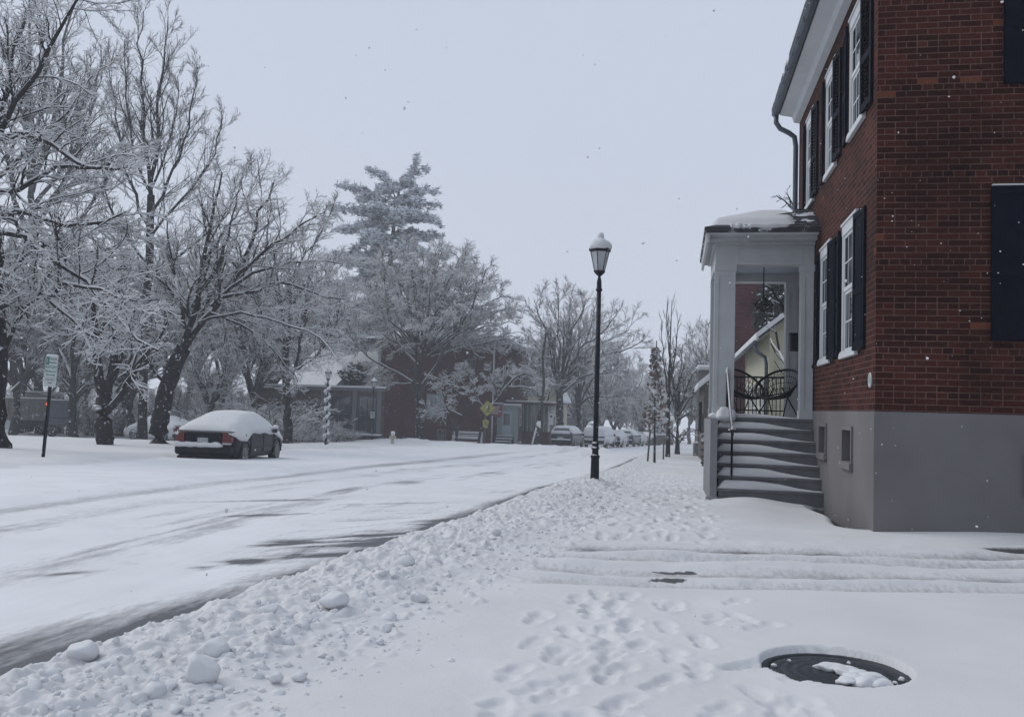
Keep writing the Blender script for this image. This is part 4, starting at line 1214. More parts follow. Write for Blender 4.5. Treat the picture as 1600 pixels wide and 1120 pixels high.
# --- T4: trees in the upper left, behind the edge tree
Y = 60.0; g = np.random.default_rng(24); base = pt(62, 700, Y)
L = [limb_px([(64, 702), (60, 600), (56, 500), (52, 400), (48, 300)], Y, 0, .34, .2, True),
     limb_px([(48, 310), (44, 220), (50, 130), (46, 40), (52, -60)], Y, -1, 0.26, .03),
     limb_px([(49, 300), (75, 220), (95, 140), (102, 60), (118, -20)], Y, 1, 0.24, .03),
     limb_px([(52, 360), (95, 290), (125, 220), (150, 150), (158, 70)], Y, -1.2, 0.21, .03),
     limb_px([(52, 380), (20, 300), (8, 200), (12, 90), (0, 0)], Y, 1.5, 0.21, .03),
     limb_px([(54, 420), (105, 370), (150, 310), (185, 250), (196, 200)], Y, 2, 0.19, .03),
     limb_px([(58, 500), (20, 440), (-20, 380), (-60, 300)], Y, -2, 0.19, .03),
     limb_px([(58, 520), (100, 470), (150, 450), (200, 400)], Y, 2.5, 0.18, .03),
     limb_px([(48, 300), (60, 200), (72, 100), (76, 0)], Y, 2.5, 0.18, .03),
     limb_px([(49, 330), (110, 240), (130, 150), (135, 80)], Y, 3, 0.16, .03)]
t = make_tree(L, g, [dict(d, rmin=d['rmin'] * 1.5) for d in up_lv], root=base, snow=.02, matset='far')
tag(t, 'broad upright bare tree filling the upper left corner behind the edge tree', 'tree', 'bare trees on the left lawn')

# --- T1: forked, snow-plastered tree left of the maple
Y = 33.0; g = np.random.default_rng(25); base = pt(163, 697, Y)
L = [limb_px([(165, 702), (163, 670), (162, 640), (164, 612)], Y, 0, .36, .30, True),
     limb_px([(164, 625), (152, 596), (150, 560), (151, 525), (148, 480), (152, 420)], Y, -.5, .22, .03),
     limb_px([(164, 625), (172, 590), (178, 555), (178, 520), (184, 470), (190, 410)], Y, .8, .20, .03),
     limb_px([(168, 640), (188, 622), (204, 590), (222, 560), (248, 530), (268, 480)], Y, -.8, .15, .02),
     limb_px([(172, 600), (186, 575), (190, 545), (205, 520), (212, 470)], Y, 1.5, .10, .02),
     limb_px([(152, 560), (130, 520), (120, 470), (118, 420)], Y, 1.5, .09, .02)]
t = make_tree(L, g, [lv(10, .3, (.7, .2), .34, 7, .16, .04, rfac=.5, rmin=.012, lmin=.5), lv(8, .1, (.65, .2), .5, 5, .18, .03, rfac=.55, rmin=.009, lmin=.25), lv(5, .1, (.6, .2), .5, 4, .18, .03, rfac=.6, rmin=.0075, lmin=.15)], root=base, snow=.03)
tag(t, 'low forked tree with snow packed in its crotches, left of the leaning maple', 'tree', 'bare trees on the left lawn')

# --- T6: small forked trees behind the parking sign
for (u, Yd, fork, lab, sd) in ((60, 60, 600, 'slim forked tree behind the green and white parking sign', 26), (114, 50, 590, 'slender tree rising behind the tipper truck', 27)):
    g = np.random.default_rng(sd); base = pt(u, 700, Yd)
    L = [limb_px([(u, 702), (u - 1, 650), (u, fork)], Yd, 0, .26, .19, True),
         limb_px([(u, fork + 8), (u - 25, fork - 50), (u - 40, fork - 110), (u - 45, fork - 190)], Yd, 1, .13, .02),
         limb_px([(u, fork + 5), (u + 15, fork - 50), (u + 35, fork - 100), (u + 45, fork - 170)], Yd, -1, .13, .02),
         limb_px([(u, fork), (u + 2, fork - 70), (u - 5, fork - 140), (u, fork - 230)], Yd, .5, .13, .02),
         limb_px([(u, fork + 20), (u - 25, fork - 5), (u - 50, fork - 20)], Yd, -1.4, .09, .02),
         limb_px([(u + 1, fork + 30), (u + 28, fork + 5), (u + 60, fork - 20)], Yd, 1.4, .08, .02)]
    t = make_tree(L, g, [lv(9, .2, (.65, .2), .36, 7, .15, .05, rfac=.5, rmin=.014, lmin=.5), lv(8, .1, (.6, .2), .5, 5, .18, .04, rfac=.55, rmin=.011, lmin=.3), lv(4, .1, (.6, .2), .5, 4, .18, .03, rfac=.6, rmin=.009, lmin=.2)], root=base, snow=.022)
    tag(t, lab, 'tree', 'bare trees on the left lawn')

# --- T5: slender tree on the lawn right of the saloon
Y = 48.0; g = np.random.default_rng(28); base = pt(450, 694, Y)
L = [limb_px([(450, 697), (449, 640), (447, 590), (446, 545)], Y, 0, .27, .18, True),
     limb_px([(446, 550), (442, 490), (432, 430), (425, 380)], Y, -.6, .13, .02),
     limb_px([(448, 600), (462, 570), (472, 520), (480, 460), (492, 410)], Y, .8, .11, .02),
     limb_px([(446, 555), (455, 490), (452, 430), (458, 370)], Y, 1.5, .12, .02),
     limb_px([(446, 540), (415, 500), (395, 460)], Y, -1.5, .08, .02),
     limb_px([(458, 580), (490, 560), (520, 520), (530, 480)], Y, -1.5, .07, .02),
     limb_px([(454, 440), (475, 400), (500, 370), (520, 320)], Y, 1.5, .07, .02)]
mid_lv = [lv(11, .2, (.65, .2), .38, 6, .15, .04, rfac=.5, rmin=.015, lmin=.6), lv(8, .1, (.6, .2), .5, 5, .18, .03, rfac=.55, rmin=.012, lmin=.35), lv(5, .1, (.6, .2), .5, 4, .18, .02, rfac=.6, rmin=.010, lmin=.25)]
t = make_tree(L, g, mid_lv, root=base, snow=.025)
tag(t, 'slender bare tree on the lawn right of the dark saloon', 'tree', 'bare trees on the left lawn')

# --- dome tree before the brick house
Y = 74.0; g = np.random.default_rng(31); base = pt(656, 688, Y)
L = [limb_px([(656, 690), (655, 655), (654, 615)], Y, 0, .36, .28, True)]
for (P, dY, r) in (([(654, 620), (648, 580), (652, 540), (648, 480), (640, 420), (636, 384)], -1, .20), ([(654, 620), (672, 585), (695, 548), (712, 520), (738, 480), (760, 420)], -2, .19),
                   ([(652, 570), (620, 530), (590, 490), (560, 440)], 2, .13), ([(650, 545), (660, 480), (680, 420), (688, 380)], 2, .14), ([(690, 555), (730, 520), (775, 490), (808, 480)], 3, .12),
                   ([(700, 540), (745, 540), (790, 530), (818, 545)], -3, .10), ([(650, 600), (615, 580), (570, 555), (545, 520)], -3, .11), ([(712, 520), (720, 470), (722, 420), (728, 385)], 1, .12),
                   ([(650, 520), (610, 470), (600, 420), (596, 390)], -3, .11), ([(654, 600), (630, 600), (600, 600), (575, 612)], -1, .07), ([(700, 545), (740, 565), (770, 585)], -4, .06),
                   ([(652, 500), (672, 450), (700, 410), (712, 378)], -4, .10), ([(720, 505), (765, 470), (785, 435), (790, 420)], 5, .10), ([(651, 560), (600, 520), (560, 500), (538, 480)], 4, .10)):
    L.append(limb_px(P, Y, dY, r, .025))
L = L[:11]
for k in range(46):
    a = 2.4 * k; e_ = .03 + .97 * ((k + .5) / 46)               # even cover of the dome
    c0, c1 = math.sqrt(1 - e_ ** 2), e_
    tip = pt(676, 520, Y) + np.array([math.cos(a) * c0 * 7.3, math.sin(a) * c0 * 6.5, -.7 + c1 * 8.0])
    st0 = pt(660 + 14 * math.cos(a), 560 - 40 * e_, Y)
    mid_ = st0 * .5 + tip * .5 + np.array([0, 0, .7])
    L.append(([st0, mid_, tip * .85 + mid_ * .15 + np.array([0, 0, .25]), tip], .075, .02, False))
t = make_tree(L, g, [lv(9, .25, (.65, .2), .26, 6, .14, .0, rfac=.5, rmin=.018, lmin=.9), lv(8, .1, (.65, .2), .5, 5, .16, -.02, rfac=.6, rmin=.013, lmin=.55), lv(6, .1, (.6, .2), .55, 4, .15, -.03, rfac=.6, rmin=.011, lmin=.4)], root=base, snow=.045, matset='far')
tag(t, 'broad dome-shaped tree white with snow before the dark brick house', 'tree', 'bare trees around the brick house')

def small_tree(pxs, Y, r, sd, label, nlev=3, snow=.05, up=.0, group='bare trees around the brick house', rm=.014):
    g = np.random.default_rng(sd); base = pt(pxs[0][0][0][0], pxs[0][0][0][1], Y)
    L = [limb_px(P, Y, dY, r * f, .02, i == 0) for i, (P, dY, f) in enumerate(pxs)]
    lvl = [lv(9, .35, (.8, .2), .5, 6, .16, up, rfac=.5, rmin=rm * 1.2, lmin=.5), lv(7, .1, (.7, .2), .5, 5, .16, up, rfac=.6, rmin=rm * .9, lmin=.35), lv(4, .1, (.6, .2), .5, 4, .15, up, rfac=.6, rmin=rm * .8, lmin=.25)][:nlev]
    t = make_tree(L, g, lvl, root=base, snow=snow, matset='far'); tag(t, label, 'tree', group); return t
small_tree([([(712, 690), (718, 660), (732, 630), (742, 600)], 0, 1), ([(714, 682), (706, 655), (696, 632), (690, 600)], -1, .8), ([(722, 650), (700, 640), (680, 642), (662, 640)], -1.5, .6), ([(735, 625), (760, 610), (778, 600)], 1, .6), ([(740, 605), (730, 585), (722, 575)], -1, .6), ([(700, 630), (712, 600), (715, 580)], 1, .6), ([(738, 612), (700, 600), (680, 590)], 1, .5)], 71, .10, 41, 'small crooked ornamental tree leaning over the snowy bench')
small_tree([([(748, 692), (754, 660), (770, 632), (785, 612)], 0, 1), ([(785, 612), (805, 590), (825, 585), (845, 595)], -1, .7), ([(778, 622), (770, 595), (765, 580)], 1, .6), ([(785, 612), (790, 590), (795, 575)], 1, .7), ([(790, 606), (820, 605), (845, 615)], 1.4, .6), ([(800, 595), (815, 578), (830, 575)], -1, .5), ([(760, 645), (745, 620), (735, 600)], -1, .5)], 70, .12, 42, 'small spreading tree beside the brick house door')

# --- fan-shaped tree behind the parked cars
def fan_tree(u0, Y, fans, r, sd, label, lvl=None, group='bare trees along the far side of the street', snow=.032, fork=None, base_v=700):
    g = np.random.default_rng(sd); base = pt(u0, base_v, Y)
    fk = fork or (u0, 575)
    L = [limb_px([(u0, base_v + 2), (u0 + (fk[0] - u0) * .4, (base_v + fk[1]) / 2), fk], Y, 0, r, r * .7, True)]
    for i, (u, v) in enumerate(fans):
        mx_, my_ = fk[0] + (u - fk[0]) * .42, fk[1] + (v - fk[1]) * .5
        L.append(limb_px([(fk[0], fk[1] + 10 + 6 * (i % 3)), (mx_ - (u - mx_) * .12, my_), (fk[0] + (u - fk[0]) * .78, fk[1] + (v - fk[1]) * .76), (u, v)], Y, (-1) ** i * (1 + i % 3) * Y / 40, r * .33, .02))
    t = make_tree(L, g, lvl or [lv(10, .2, (.5, .15), .36, 6, .12, .04, rfac=.5, rmin=.020, lmin=.8), lv(9, .1, (.5, .2), .48, 5, .14, .03, rfac=.6, rmin=.014, lmin=.5), lv(6, .1, (.5, .2), .5, 4, .15, .02, rfac=.6, rmin=.011, lmin=.35)], root=base, snow=snow, matset='far')
    tag(t, label, 'tree', group); return t
fan_tree(876, 84, [(828, 520), (836, 470), (852, 458), (872, 456), (893, 458), (915, 462), (938, 478), (965, 490), (996, 500), (1010, 528), (985, 575), (840, 590), (900, 520), (925, 560), (960, 540)], .42, 51, 'wide fan-crowned tree behind the parked cars left of the lamp post', fork=(874, 600))
fan_tree(905, 92, [(870, 540), (890, 500), (905, 490), (930, 500), (950, 520), (975, 560), (880, 600), (960, 620)], .34, 52, 'second tree trunk behind the white parked van', fork=(903, 620))
fan_tree(848, 88, [(822, 600), (830, 560), (845, 530), (860, 540), (872, 570), (880, 600)], .22, 53, 'thin tree between the cream house and the parked cars', fork=(847, 630))
# --- right-hand verge
g3 = [lv(12, .15, (.35, .1), .20, 6, .07, .12, rfac=.45, rmin=.009, lmin=.5), lv(7, .1, (.35, .12), .42, 5, .08, .08, rfac=.6, rmin=.007, lmin=.2)]
def verge_tree(pxs, Y, r, sd, label, lvl, snow=.02):
    g = np.random.default_rng(sd); base = pt(pxs[0][0][0][0], pxs[0][0][0][1], Y)
    L = [limb_px(P, Y, dY, r * f, .012, i == 0) for i, (P, dY, f) in enumerate(pxs)]
    t = make_tree(L, g, lvl, root=base, snow=snow, matset='far', keep_trunk=True); tag(t, label, 'tree', 'young trees along the right pavement'); return t
verge_tree([([(1043, 712), (1044, 660), (1046, 600), (1047, 540), (1050, 468)], 0, 1), ([(1045, 620), (1036, 560), (1034, 500)], .5, .4), ([(1046, 600), (1056, 550), (1060, 495)], -.5, .4), ([(1047, 560), (1042, 510), (1043, 475)], .6, .3), ([(1045, 640), (1060, 600), (1070, 570)], .4, .3), ([(1044, 655), (1030, 620), (1022, 580)], -.4, .3)], 52, .13, 61, 'thin upright sapling with a single needle-like leader on the right pavement', g3)
verge_tree([([(1058, 705), (1059, 660), (1060, 640)], 0, 1), ([(1060, 650), (1045, 610), (1030, 590)], .8, .5), ([(1060, 650), (1075, 600), (1090, 575)], -.8, .5), ([(1060, 650), (1062, 590), (1066, 540)], .5, .6), ([(1060, 645), (1050, 590), (1048, 550)], -.5, .5), ([(1060, 655), (1085, 640), (1105, 635)], 1, .4), ([(1060, 650), (1080, 620), (1100, 605)], -1.2, .4)], 60, .20, 62, 'small round-crowned tree with drooping twigs beyond the staked sapling', [lv(10, .2, (.7, .2), .45, 6, .14, .0, rfac=.5, rmin=.02, lmin=.5), lv(8, .1, (.6, .2), .5, 5, .15, -.01, rfac=.6, rmin=.015, lmin=.3), lv(4, .1, (.6, .2), .5, 4, .15, -.01, rfac=.6, rmin=.013, lmin=.2)])
fan_tree(1100, 105, [(1075, 560), (1080, 530), (1092, 512), (1106, 508), (1122, 515), (1140, 540), (1150, 580)], .35, 63, 'hazy round tree behind the small house on the right', fork=(1102, 610), group='young trees along the right pavement')
# branch reaching over the porch roof from behind
g = np.random.default_rng(64); base = pt(1262, 560, 20.5); base[2] = gz(20.5)
L = [([base, base + [0, .1, 2.4], pt(1256, 345, 20.5)], .10, .05, True), limb_px([(1256, 345), (1235, 322), (1213, 306)], 20.5, -.4, .03, .008), limb_px([(1245, 332), (1232, 308), (1230, 296)], 20.5, .2, .02, .008), limb_px([(1256, 345), (1262, 320), (1268, 300)], 20.5, .2, .03, .01)]
t = make_tree(L, g, [lv(7, .2, (.8, .2), .3, 5, .15, .03, rfac=.6, rmin=.006, lmin=.1), lv(4, .2, (.7, .2), .4, 4, .15, .02, rfac=.6, rmin=.005, lmin=.05)], root=base, snow=.012)
tag(t, 'twiggy small tree whose tips show above the porch roof', 'tree')

# --- generic woods behind: four grown trees, copied with their own turn and size
def generic(sd, H=14, spread=.55, nl=9):
    g = np.random.default_rng(sd)
    L = [([(0, 0, -.5), (g.normal(0, .2), g.normal(0, .2), H * .16), (g.normal(0, .3), g.normal(0, .3), H * .32)], .30, .2, True)]
    top = np.array(L[0][0][-1], float)
    for i in range(nl):
        a = 2 * PI * i / nl + g.normal(0, .3); ln_ = H * g.uniform(.45, .72); s = spread * g.uniform(.5, 1.1)
        d = np.array([math.cos(a) * s, math.sin(a) * s, 1.0]); d /= np.linalg.norm(d)
        p0 = top * g.uniform(.65, 1); p1 = p0 + d * ln_ * .4 + [0, 0, -.1]; p2 = p0 + d * ln_ * .75 + g.normal(0, .3, 3); p3 = p0 + d * ln_ + g.normal(0, .4, 3) + [0, 0, .4]
        L.append(([p0, p1, p2, p3], .14, .02, False))
    t = make_tree(L, g, [lv(11, .15, (.6, .2), .4, 6, .14, .04, rfac=.5, rmin=.020, lmin=.7), lv(9, .1, (.6, .2), .5, 4, .16, .03, rfac=.6, rmin=.014, lmin=.45), lv(6, .1, (.6, .2), .55, 3, .15, .02, rfac=.6, rmin=.012, lmin=.4)], snow=.032, matset='far')
    return t
PROTO = [generic(101, 14, .55), generic(102, 17, .40, 8), generic(103, 12, .8, 10), generic(104, 15, .6, 9)]
used_p = [False] * 4
def place(k, u, Yd, hpx_top, label, group):
    x = pt(u, 650, Yd)[0]; z = gz(Yd)
    H = [14, 17, 12, 15][k] * 1.05
    ztop = pt(u, hpx_top, Yd)[2]
    s = (ztop - z) / H
    o = PROTO[k] if not used_p[k] else copy_tree(PROTO[k])
    used_p[k] = True
    o.location = (x, Yd, z); o.rotation_euler = (0, 0, random.uniform(0, 6.28)); o.scale = (s * random.uniform(.9, 1.15),) * 2 + (s,)
    tag(o, label, 'tree', group)
for (k, u, Yd, tp) in ((2, -20, 82, 590), (2, 30, 86, 585), (2, 75, 80, 590), (2, 120, 88, 580), (2, 165, 84, 590), (2, 205, 80, 585), (2, 250, 86, 590), (2, 290, 82, 585), (2, 330, 88, 580), (2, 375, 84, 590), (2, 415, 82, 585), (0, 185, 95, 560), (0, 320, 98, 560), (2, 270, 70, 600), (2, 350, 72, 600)):
    place(k, u, Yd, tp, 'low bushy bare tree in the dense belt behind the left lawn', 'trees in the belt behind the left lawn')
HL = 'hazy snow-dusted bare tree in the far woods'
for (k, u, Yd, tp) in ((0, -60, 60, 120), (1, -10, 66, 60), (2, 30, 58, 330), (3, 95, 62, 90), (1, 140, 70, 110), (0, 185, 60, 170), (2, 210, 56, 420), (3, 265, 64, 260), (1, 300, 74, 240), (0, 350, 62, 330), (2, 395, 58, 420), (3, 420, 70, 290), (1, 465, 108, 400), (0, 505, 112, 420), (3, 540, 96, 410), (2, 330, 54, 500), (2, 120, 52, 470), (0, 20, 52, 300)):
    tp = max(tp, 360) if u < 440 else max(tp, 330)
    place(k, u, Yd, tp, 'greyish bare tree in the belt behind the left lawn', 'trees in the belt behind the left lawn')
for (k, u, Yd, tp) in ((0, 815, 130, 545), (1, 850, 140, 520), (2, 900, 125, 570), (3, 935, 120, 530), (0, 965, 130, 545), (1, 990, 150, 555), (3, 1008, 125, 590), (2, 1025, 170, 585), (0, 1045, 190, 590), (1, 1060, 160, 560), (3, 1078, 140, 545), (0, 1092, 150, 560), (2, 1005, 105, 610), (2, 960, 108, 600), (3, 1120, 170, 530), (0, 700, 140, 520), (1, 760, 150, 530), (3, 570, 130, 520), (2, 1015, 210, 600), (0, 980, 190, 590), (2, 912, 135, 605), (2, 940, 140, 600), (2, 968, 145, 605), (1, 940, 210, 580)):
    place(k, u, Yd, tp, HL, 'far woods down the street')

# --- thicket of low shrubs behind the lawn
def bush(sd, H=2.6, n=16):
    g = np.random.default_rng(sd); L = []
    for i in range(n):
        a = 2 * PI * i / n + g.normal(0, .2); s = g.uniform(.3, 1.1)
        d = np.array([math.cos(a) * s, math.sin(a) * s, 1]); ln_ = H * g.uniform(.6, 1.0)
        p = np.array([math.cos(a) * .2, math.sin(a) * .2, -.3])
        L.append(([p, p + d * ln_ * .4, p + d * ln_ * .8 + g.normal(0, .1, 3), p + d * ln_ + [d[0] * .5, d[1] * .5, -.15]], .03, .012, i == 0))
    t = make_tree(L, g, [lv(9, .15, (.7, .2), .45, 5, .2, .0, rfac=.6, rmin=.010, lmin=.4), lv(8, .1, (.7, .2), .5, 4, .2, -.01, rfac=.6, rmin=.007, lmin=.25)], name='bare_shrub', snow=.018, matset='far')
    return t
BP = [bush(201), bush(202, 3.2, 13), bush(203, 2.0, 18)]; ub = [False] * 3
bs = [(0, 35, 49), (1, 95, 50), (2, 150, 48), (1, 200, 50), (0, 245, 49), (2, 285, 46), (1, 310, 50), (0, 345, 48), (2, 372, 50), (1, 398, 51), (0, 425, 50), (2, 462, 53), (2, 486, 54), (1, 350, 54), (0, 500, 57), (2, 520, 58), (1, 480, 58), (0, 455, 57), (2, 330, 57), (1, 310, 58), (0, 400, 57), (2, 545, 59), (0, 375, 58), (1, 440, 58), (0, 300, 55), (1, 420, 56), (2, 130, 55), (0, 175, 56), (1, 60, 56), (0, 10, 55), (1, 250, 57)]
for (k, u, Yd) in bs:
    Yd = Yd + (11 if u < 300 else 3)
    o = BP[k] if not ub[k] else copy_tree(BP[k], None); ub[k] = True
    x = pt(u, 690, Yd)[0]; o.location = (x, Yd, hz(x, Yd)); o.rotation_euler = (0, 0, random.uniform(0, 6.28)); q = random.uniform(.8, 1.2) * (1 if u < 430 else .62); o.scale = (q * 1.2, q * 1.2, q)
    tag(o, 'snow-laden leafless shrub in the thicket behind the lawn', 'shrub', 'thicket of bare shrubs behind the lawn')
for (k, u, Yd, lab) in ((2, 1208, 22.5, 'snowy bush seen through the porch railing'),):
    o = copy_tree(BP[k]); x = pt(u, 600, Yd)[0]; o.location = (x, Yd, gz(Yd)); o.scale = (.7, .7, .9); tag(o, lab, 'shrub'); o['group'] = 'shrubs near the porch'

# --- white pine and other evergreens
def needles(mbV, mbF, mbM, c, r, g, n=16, droop=.1, snowf=.45):
    """A tuft: thin blades round a centre, with lumps of snow lying on its top."""
    b = len(mbV)
    d = g.normal(size=(n, 3)); d[:, 2] = np.abs(d[:, 2]) * .5 - droop; d /= np.linalg.norm(d, axis=1)[:, None]
    s = np.cross(d, g.normal(size=(n, 3))); s /= np.linalg.norm(s, axis=1)[:, None]
    for i in range(n):
        L_ = r * g.uniform(.6, 1.2); w_ = r * .13; o_ = c + g.normal(0, r * .25, 3)
        k = len(mbV); mbV += [o_ - s[i] * w_, o_ + s[i] * w_, o_ + d[i] * L_ + s[i] * w_ * .4, o_ + d[i] * L_ - s[i] * w_ * .4]; mbF.append((k, k + 1, k + 2, k + 3)); mbM.append(0)
    if g.random() < snowf:
        k = len(mbV); rr_ = r * g.uniform(.30, .60); zc = r * .25
        ring = [c + np.array([math.cos(a) * rr_ * g.uniform(.7, 1.3), math.sin(a) * rr_ * g.uniform(.7, 1.3), zc - r * .08]) for a in np.linspace(0, 2 * PI, 7)[:-1]]
        mbV += ring + [c + np.array([0, 0, zc + r * .22])]; 
        for i in range(6): mbF.append((k + i, k + (i + 1) % 6, k + 6, k + 6)); mbM.append(1)
def evergreen(base, boughs, trunk, rg_, name, label, tuft=.42, dens=4.2, snowf=.95, bark='barkfar', group=None):
    t = empty(name, base); bs_ = np.array(base)
    q = MB(); q.tube([np.array(p) - bs_ for p in trunk[0]], list(np.linspace(trunk[1], trunk[2], len(trunk[0]))), 10); q.build('trunk', M[bark], t)
    V = []; F = []; Mi = []; LP = []; LR = []
    for (P, w_) in boughs:
        Q = resample(P, 10) - bs_; LP.append(Q); LR.append(np.linspace(.06, .02, 10))
        ln_ = np.linalg.norm(Q[-1] - Q[0])
        for s in np.linspace(.18, 1.0, max(4, int(ln_ * dens))):
            f = s * 9; i = min(8, int(f)); p = Q[i] * (1 - f + i) + Q[i + 1] * (f - i)
            d = Q[i + 1] - Q[i]; d /= np.linalg.norm(d) + 1e-9; sd = np.cross(d, [0, 0, 1.0])
            ww = w_ * (1 - .75 * s)
            m_ = max(2, int(ww * 2 / .34))
            for a in np.linspace(-1, 1, m_):
                c = p + sd * a * ww + d * abs(a) * ww * .6 + rg_.normal(0, .10, 3) + [0, 0, -.12 * abs(a) + rg_.normal(0, .16)]
                needles(V, F, Mi, c, tuft * rg_.uniform(.7, 1.2), rg_, 15, .1, snowf)
    tv, tf, tm = tubes(np.stack(LP), np.stack(LR), .03)
    mesh_obj('limbs', tv, tf, [M[bark], M['snow']], t, tm)
    F = [tuple(dict.fromkeys(f)) for f in F]
    mesh_obj('crown', np.array(V), F, [M['needle'], M['needle_snow']], t, Mi)
    tag(t, label, 'tree', group); return t
g = np.random.default_rng(71); Y = 90.0
tr_ = [pt(606, 700, Y), pt(607, 600, Y), pt(608, 500, Y), pt(610, 400, Y), pt(618, 330, Y), pt(628, 275, Y)]
B = []
def bo(pts, dY, w_): B.append(([pt(u, v, Y + dY * i / (len(pts) - 1)) for i, (u, v) in enumerate(pts)], w_))
bo([(622, 300), (640, 275), (652, 245)], 0, .8); bo([(624, 290), (650, 268), (668, 262)], .5, .7); bo([(618, 310), (604, 280), (576, 262)], 0, .9); bo([(615, 300), (600, 275), (590, 268)], 1, .6)
bo([(612, 330), (575, 300), (530, 290)], -1, 1.2); bo([(614, 325), (650, 300), (682, 298)], -1, 1.2); bo([(612, 340), (655, 320), (686, 322)], 1, 1.1); bo([(610, 345), (565, 330), (524, 325)], 1.5, 1.3)
bo([(612, 350), (650, 335), (687, 347)], -2, 1.3); bo([(610, 360), (570, 355), (538, 358)], -2, 1.2); bo([(610, 340), (600, 330), (585, 320)], -4, 1.3); bo([(612, 345), (625, 335), (640, 330)], -4, 1.3); bo([(612, 370), (640, 362), (668, 372)], 2, 1.2)
bo([(608, 385), (580, 375), (550, 390)], 0, 1.2); bo([(610, 385), (640, 380), (656, 395)], -2, 1.1); bo([(608, 400), (570, 400), (545, 412)], -3, 1.2); bo([(609, 395), (620, 385), (640, 385)], -4, 1.2); bo([(608, 380), (590, 365), (572, 360)], -4, 1.2)
bo([(606, 410), (580, 420), (550, 440)], 1, 1.1); bo([(608, 430), (640, 430), (660, 440)], 2, 1.0); bo([(606, 480), (570, 475), (536, 490)], 0, 1.1); bo([(606, 500), (560, 505), (532, 495)], 2, .9)
bo([(606, 545), (560, 535), (525, 545)], -2, 1.1); bo([(606, 530), (575, 528), (548, 530)], -3, 1.1); bo([(607, 540), (640, 530), (660, 540)], 2, 1.0)
for k in range(26):
    a = 2.4 * k; v = 290 + 6.5 * k
    c = pt(612, v, Y); r_ = 1.2 + k * .12
    B.append(([c, c + np.array([math.cos(a) * r_, math.sin(a) * r_, .2]), c + np.array([math.cos(a) * r_ * 2, math.sin(a) * r_ * 2, .25])], 1.0))
bb = pt(606, 700, Y)
evergreen(tuple(bb), B, (tr_, .45, .08), g, 'pine_tree', 'tall snow-dusted white pine rising over the dome-shaped tree')

def round_evergreen(u, v0, v1, wpx, Yd, sd, label, snowf=.25):
    g = np.random.default_rng(sd); c0 = pt(u, v1, Yd); c1 = pt(u, v0, Yd); H = c1[2] - c0[2]; W = wpx / 2 * Yd / FPX
    t = empty('evergreen_shrub', c0)
    q = MB(); q.tube([(0, 0, -2.5 if H > 2 else -.5), (0, 0, H * .6)], .09, 8); q.build('trunk', M['barkfar'], t)
    V = []; F = []; Mi = []
    n = int(90 + W * H * 60)
    for i in range(min(n, 900)):
        d = g.normal(size=3); d /= np.linalg.norm(d); r_ = g.uniform(.55, 1.0) * (1 + .15 * math.sin(5 * d[0] + 3 * d[2]))
        needles(V, F, Mi, np.array([d[0] * W * r_, d[1] * W * r_, H / 2 + d[2] * H / 2 * r_]), .26, g, 11, -.1, snowf)
    F = [tuple(dict.fromkeys(f)) for f in F]
    mesh_obj('crown', np.array(V), F, [M['trunkgreen'], M['needle_snow']], t, Mi)
    tag(t, label, 'evergreen'); return t
round_evergreen(553, 568, 606, 42, 66, 301, 'round dark evergreen before the big snowy roof', .2)
round_evergreen(1212, 425, 560, 62, 38, 302, 'dark snow-flecked evergreen seen through the porch above the cream gable', .35)
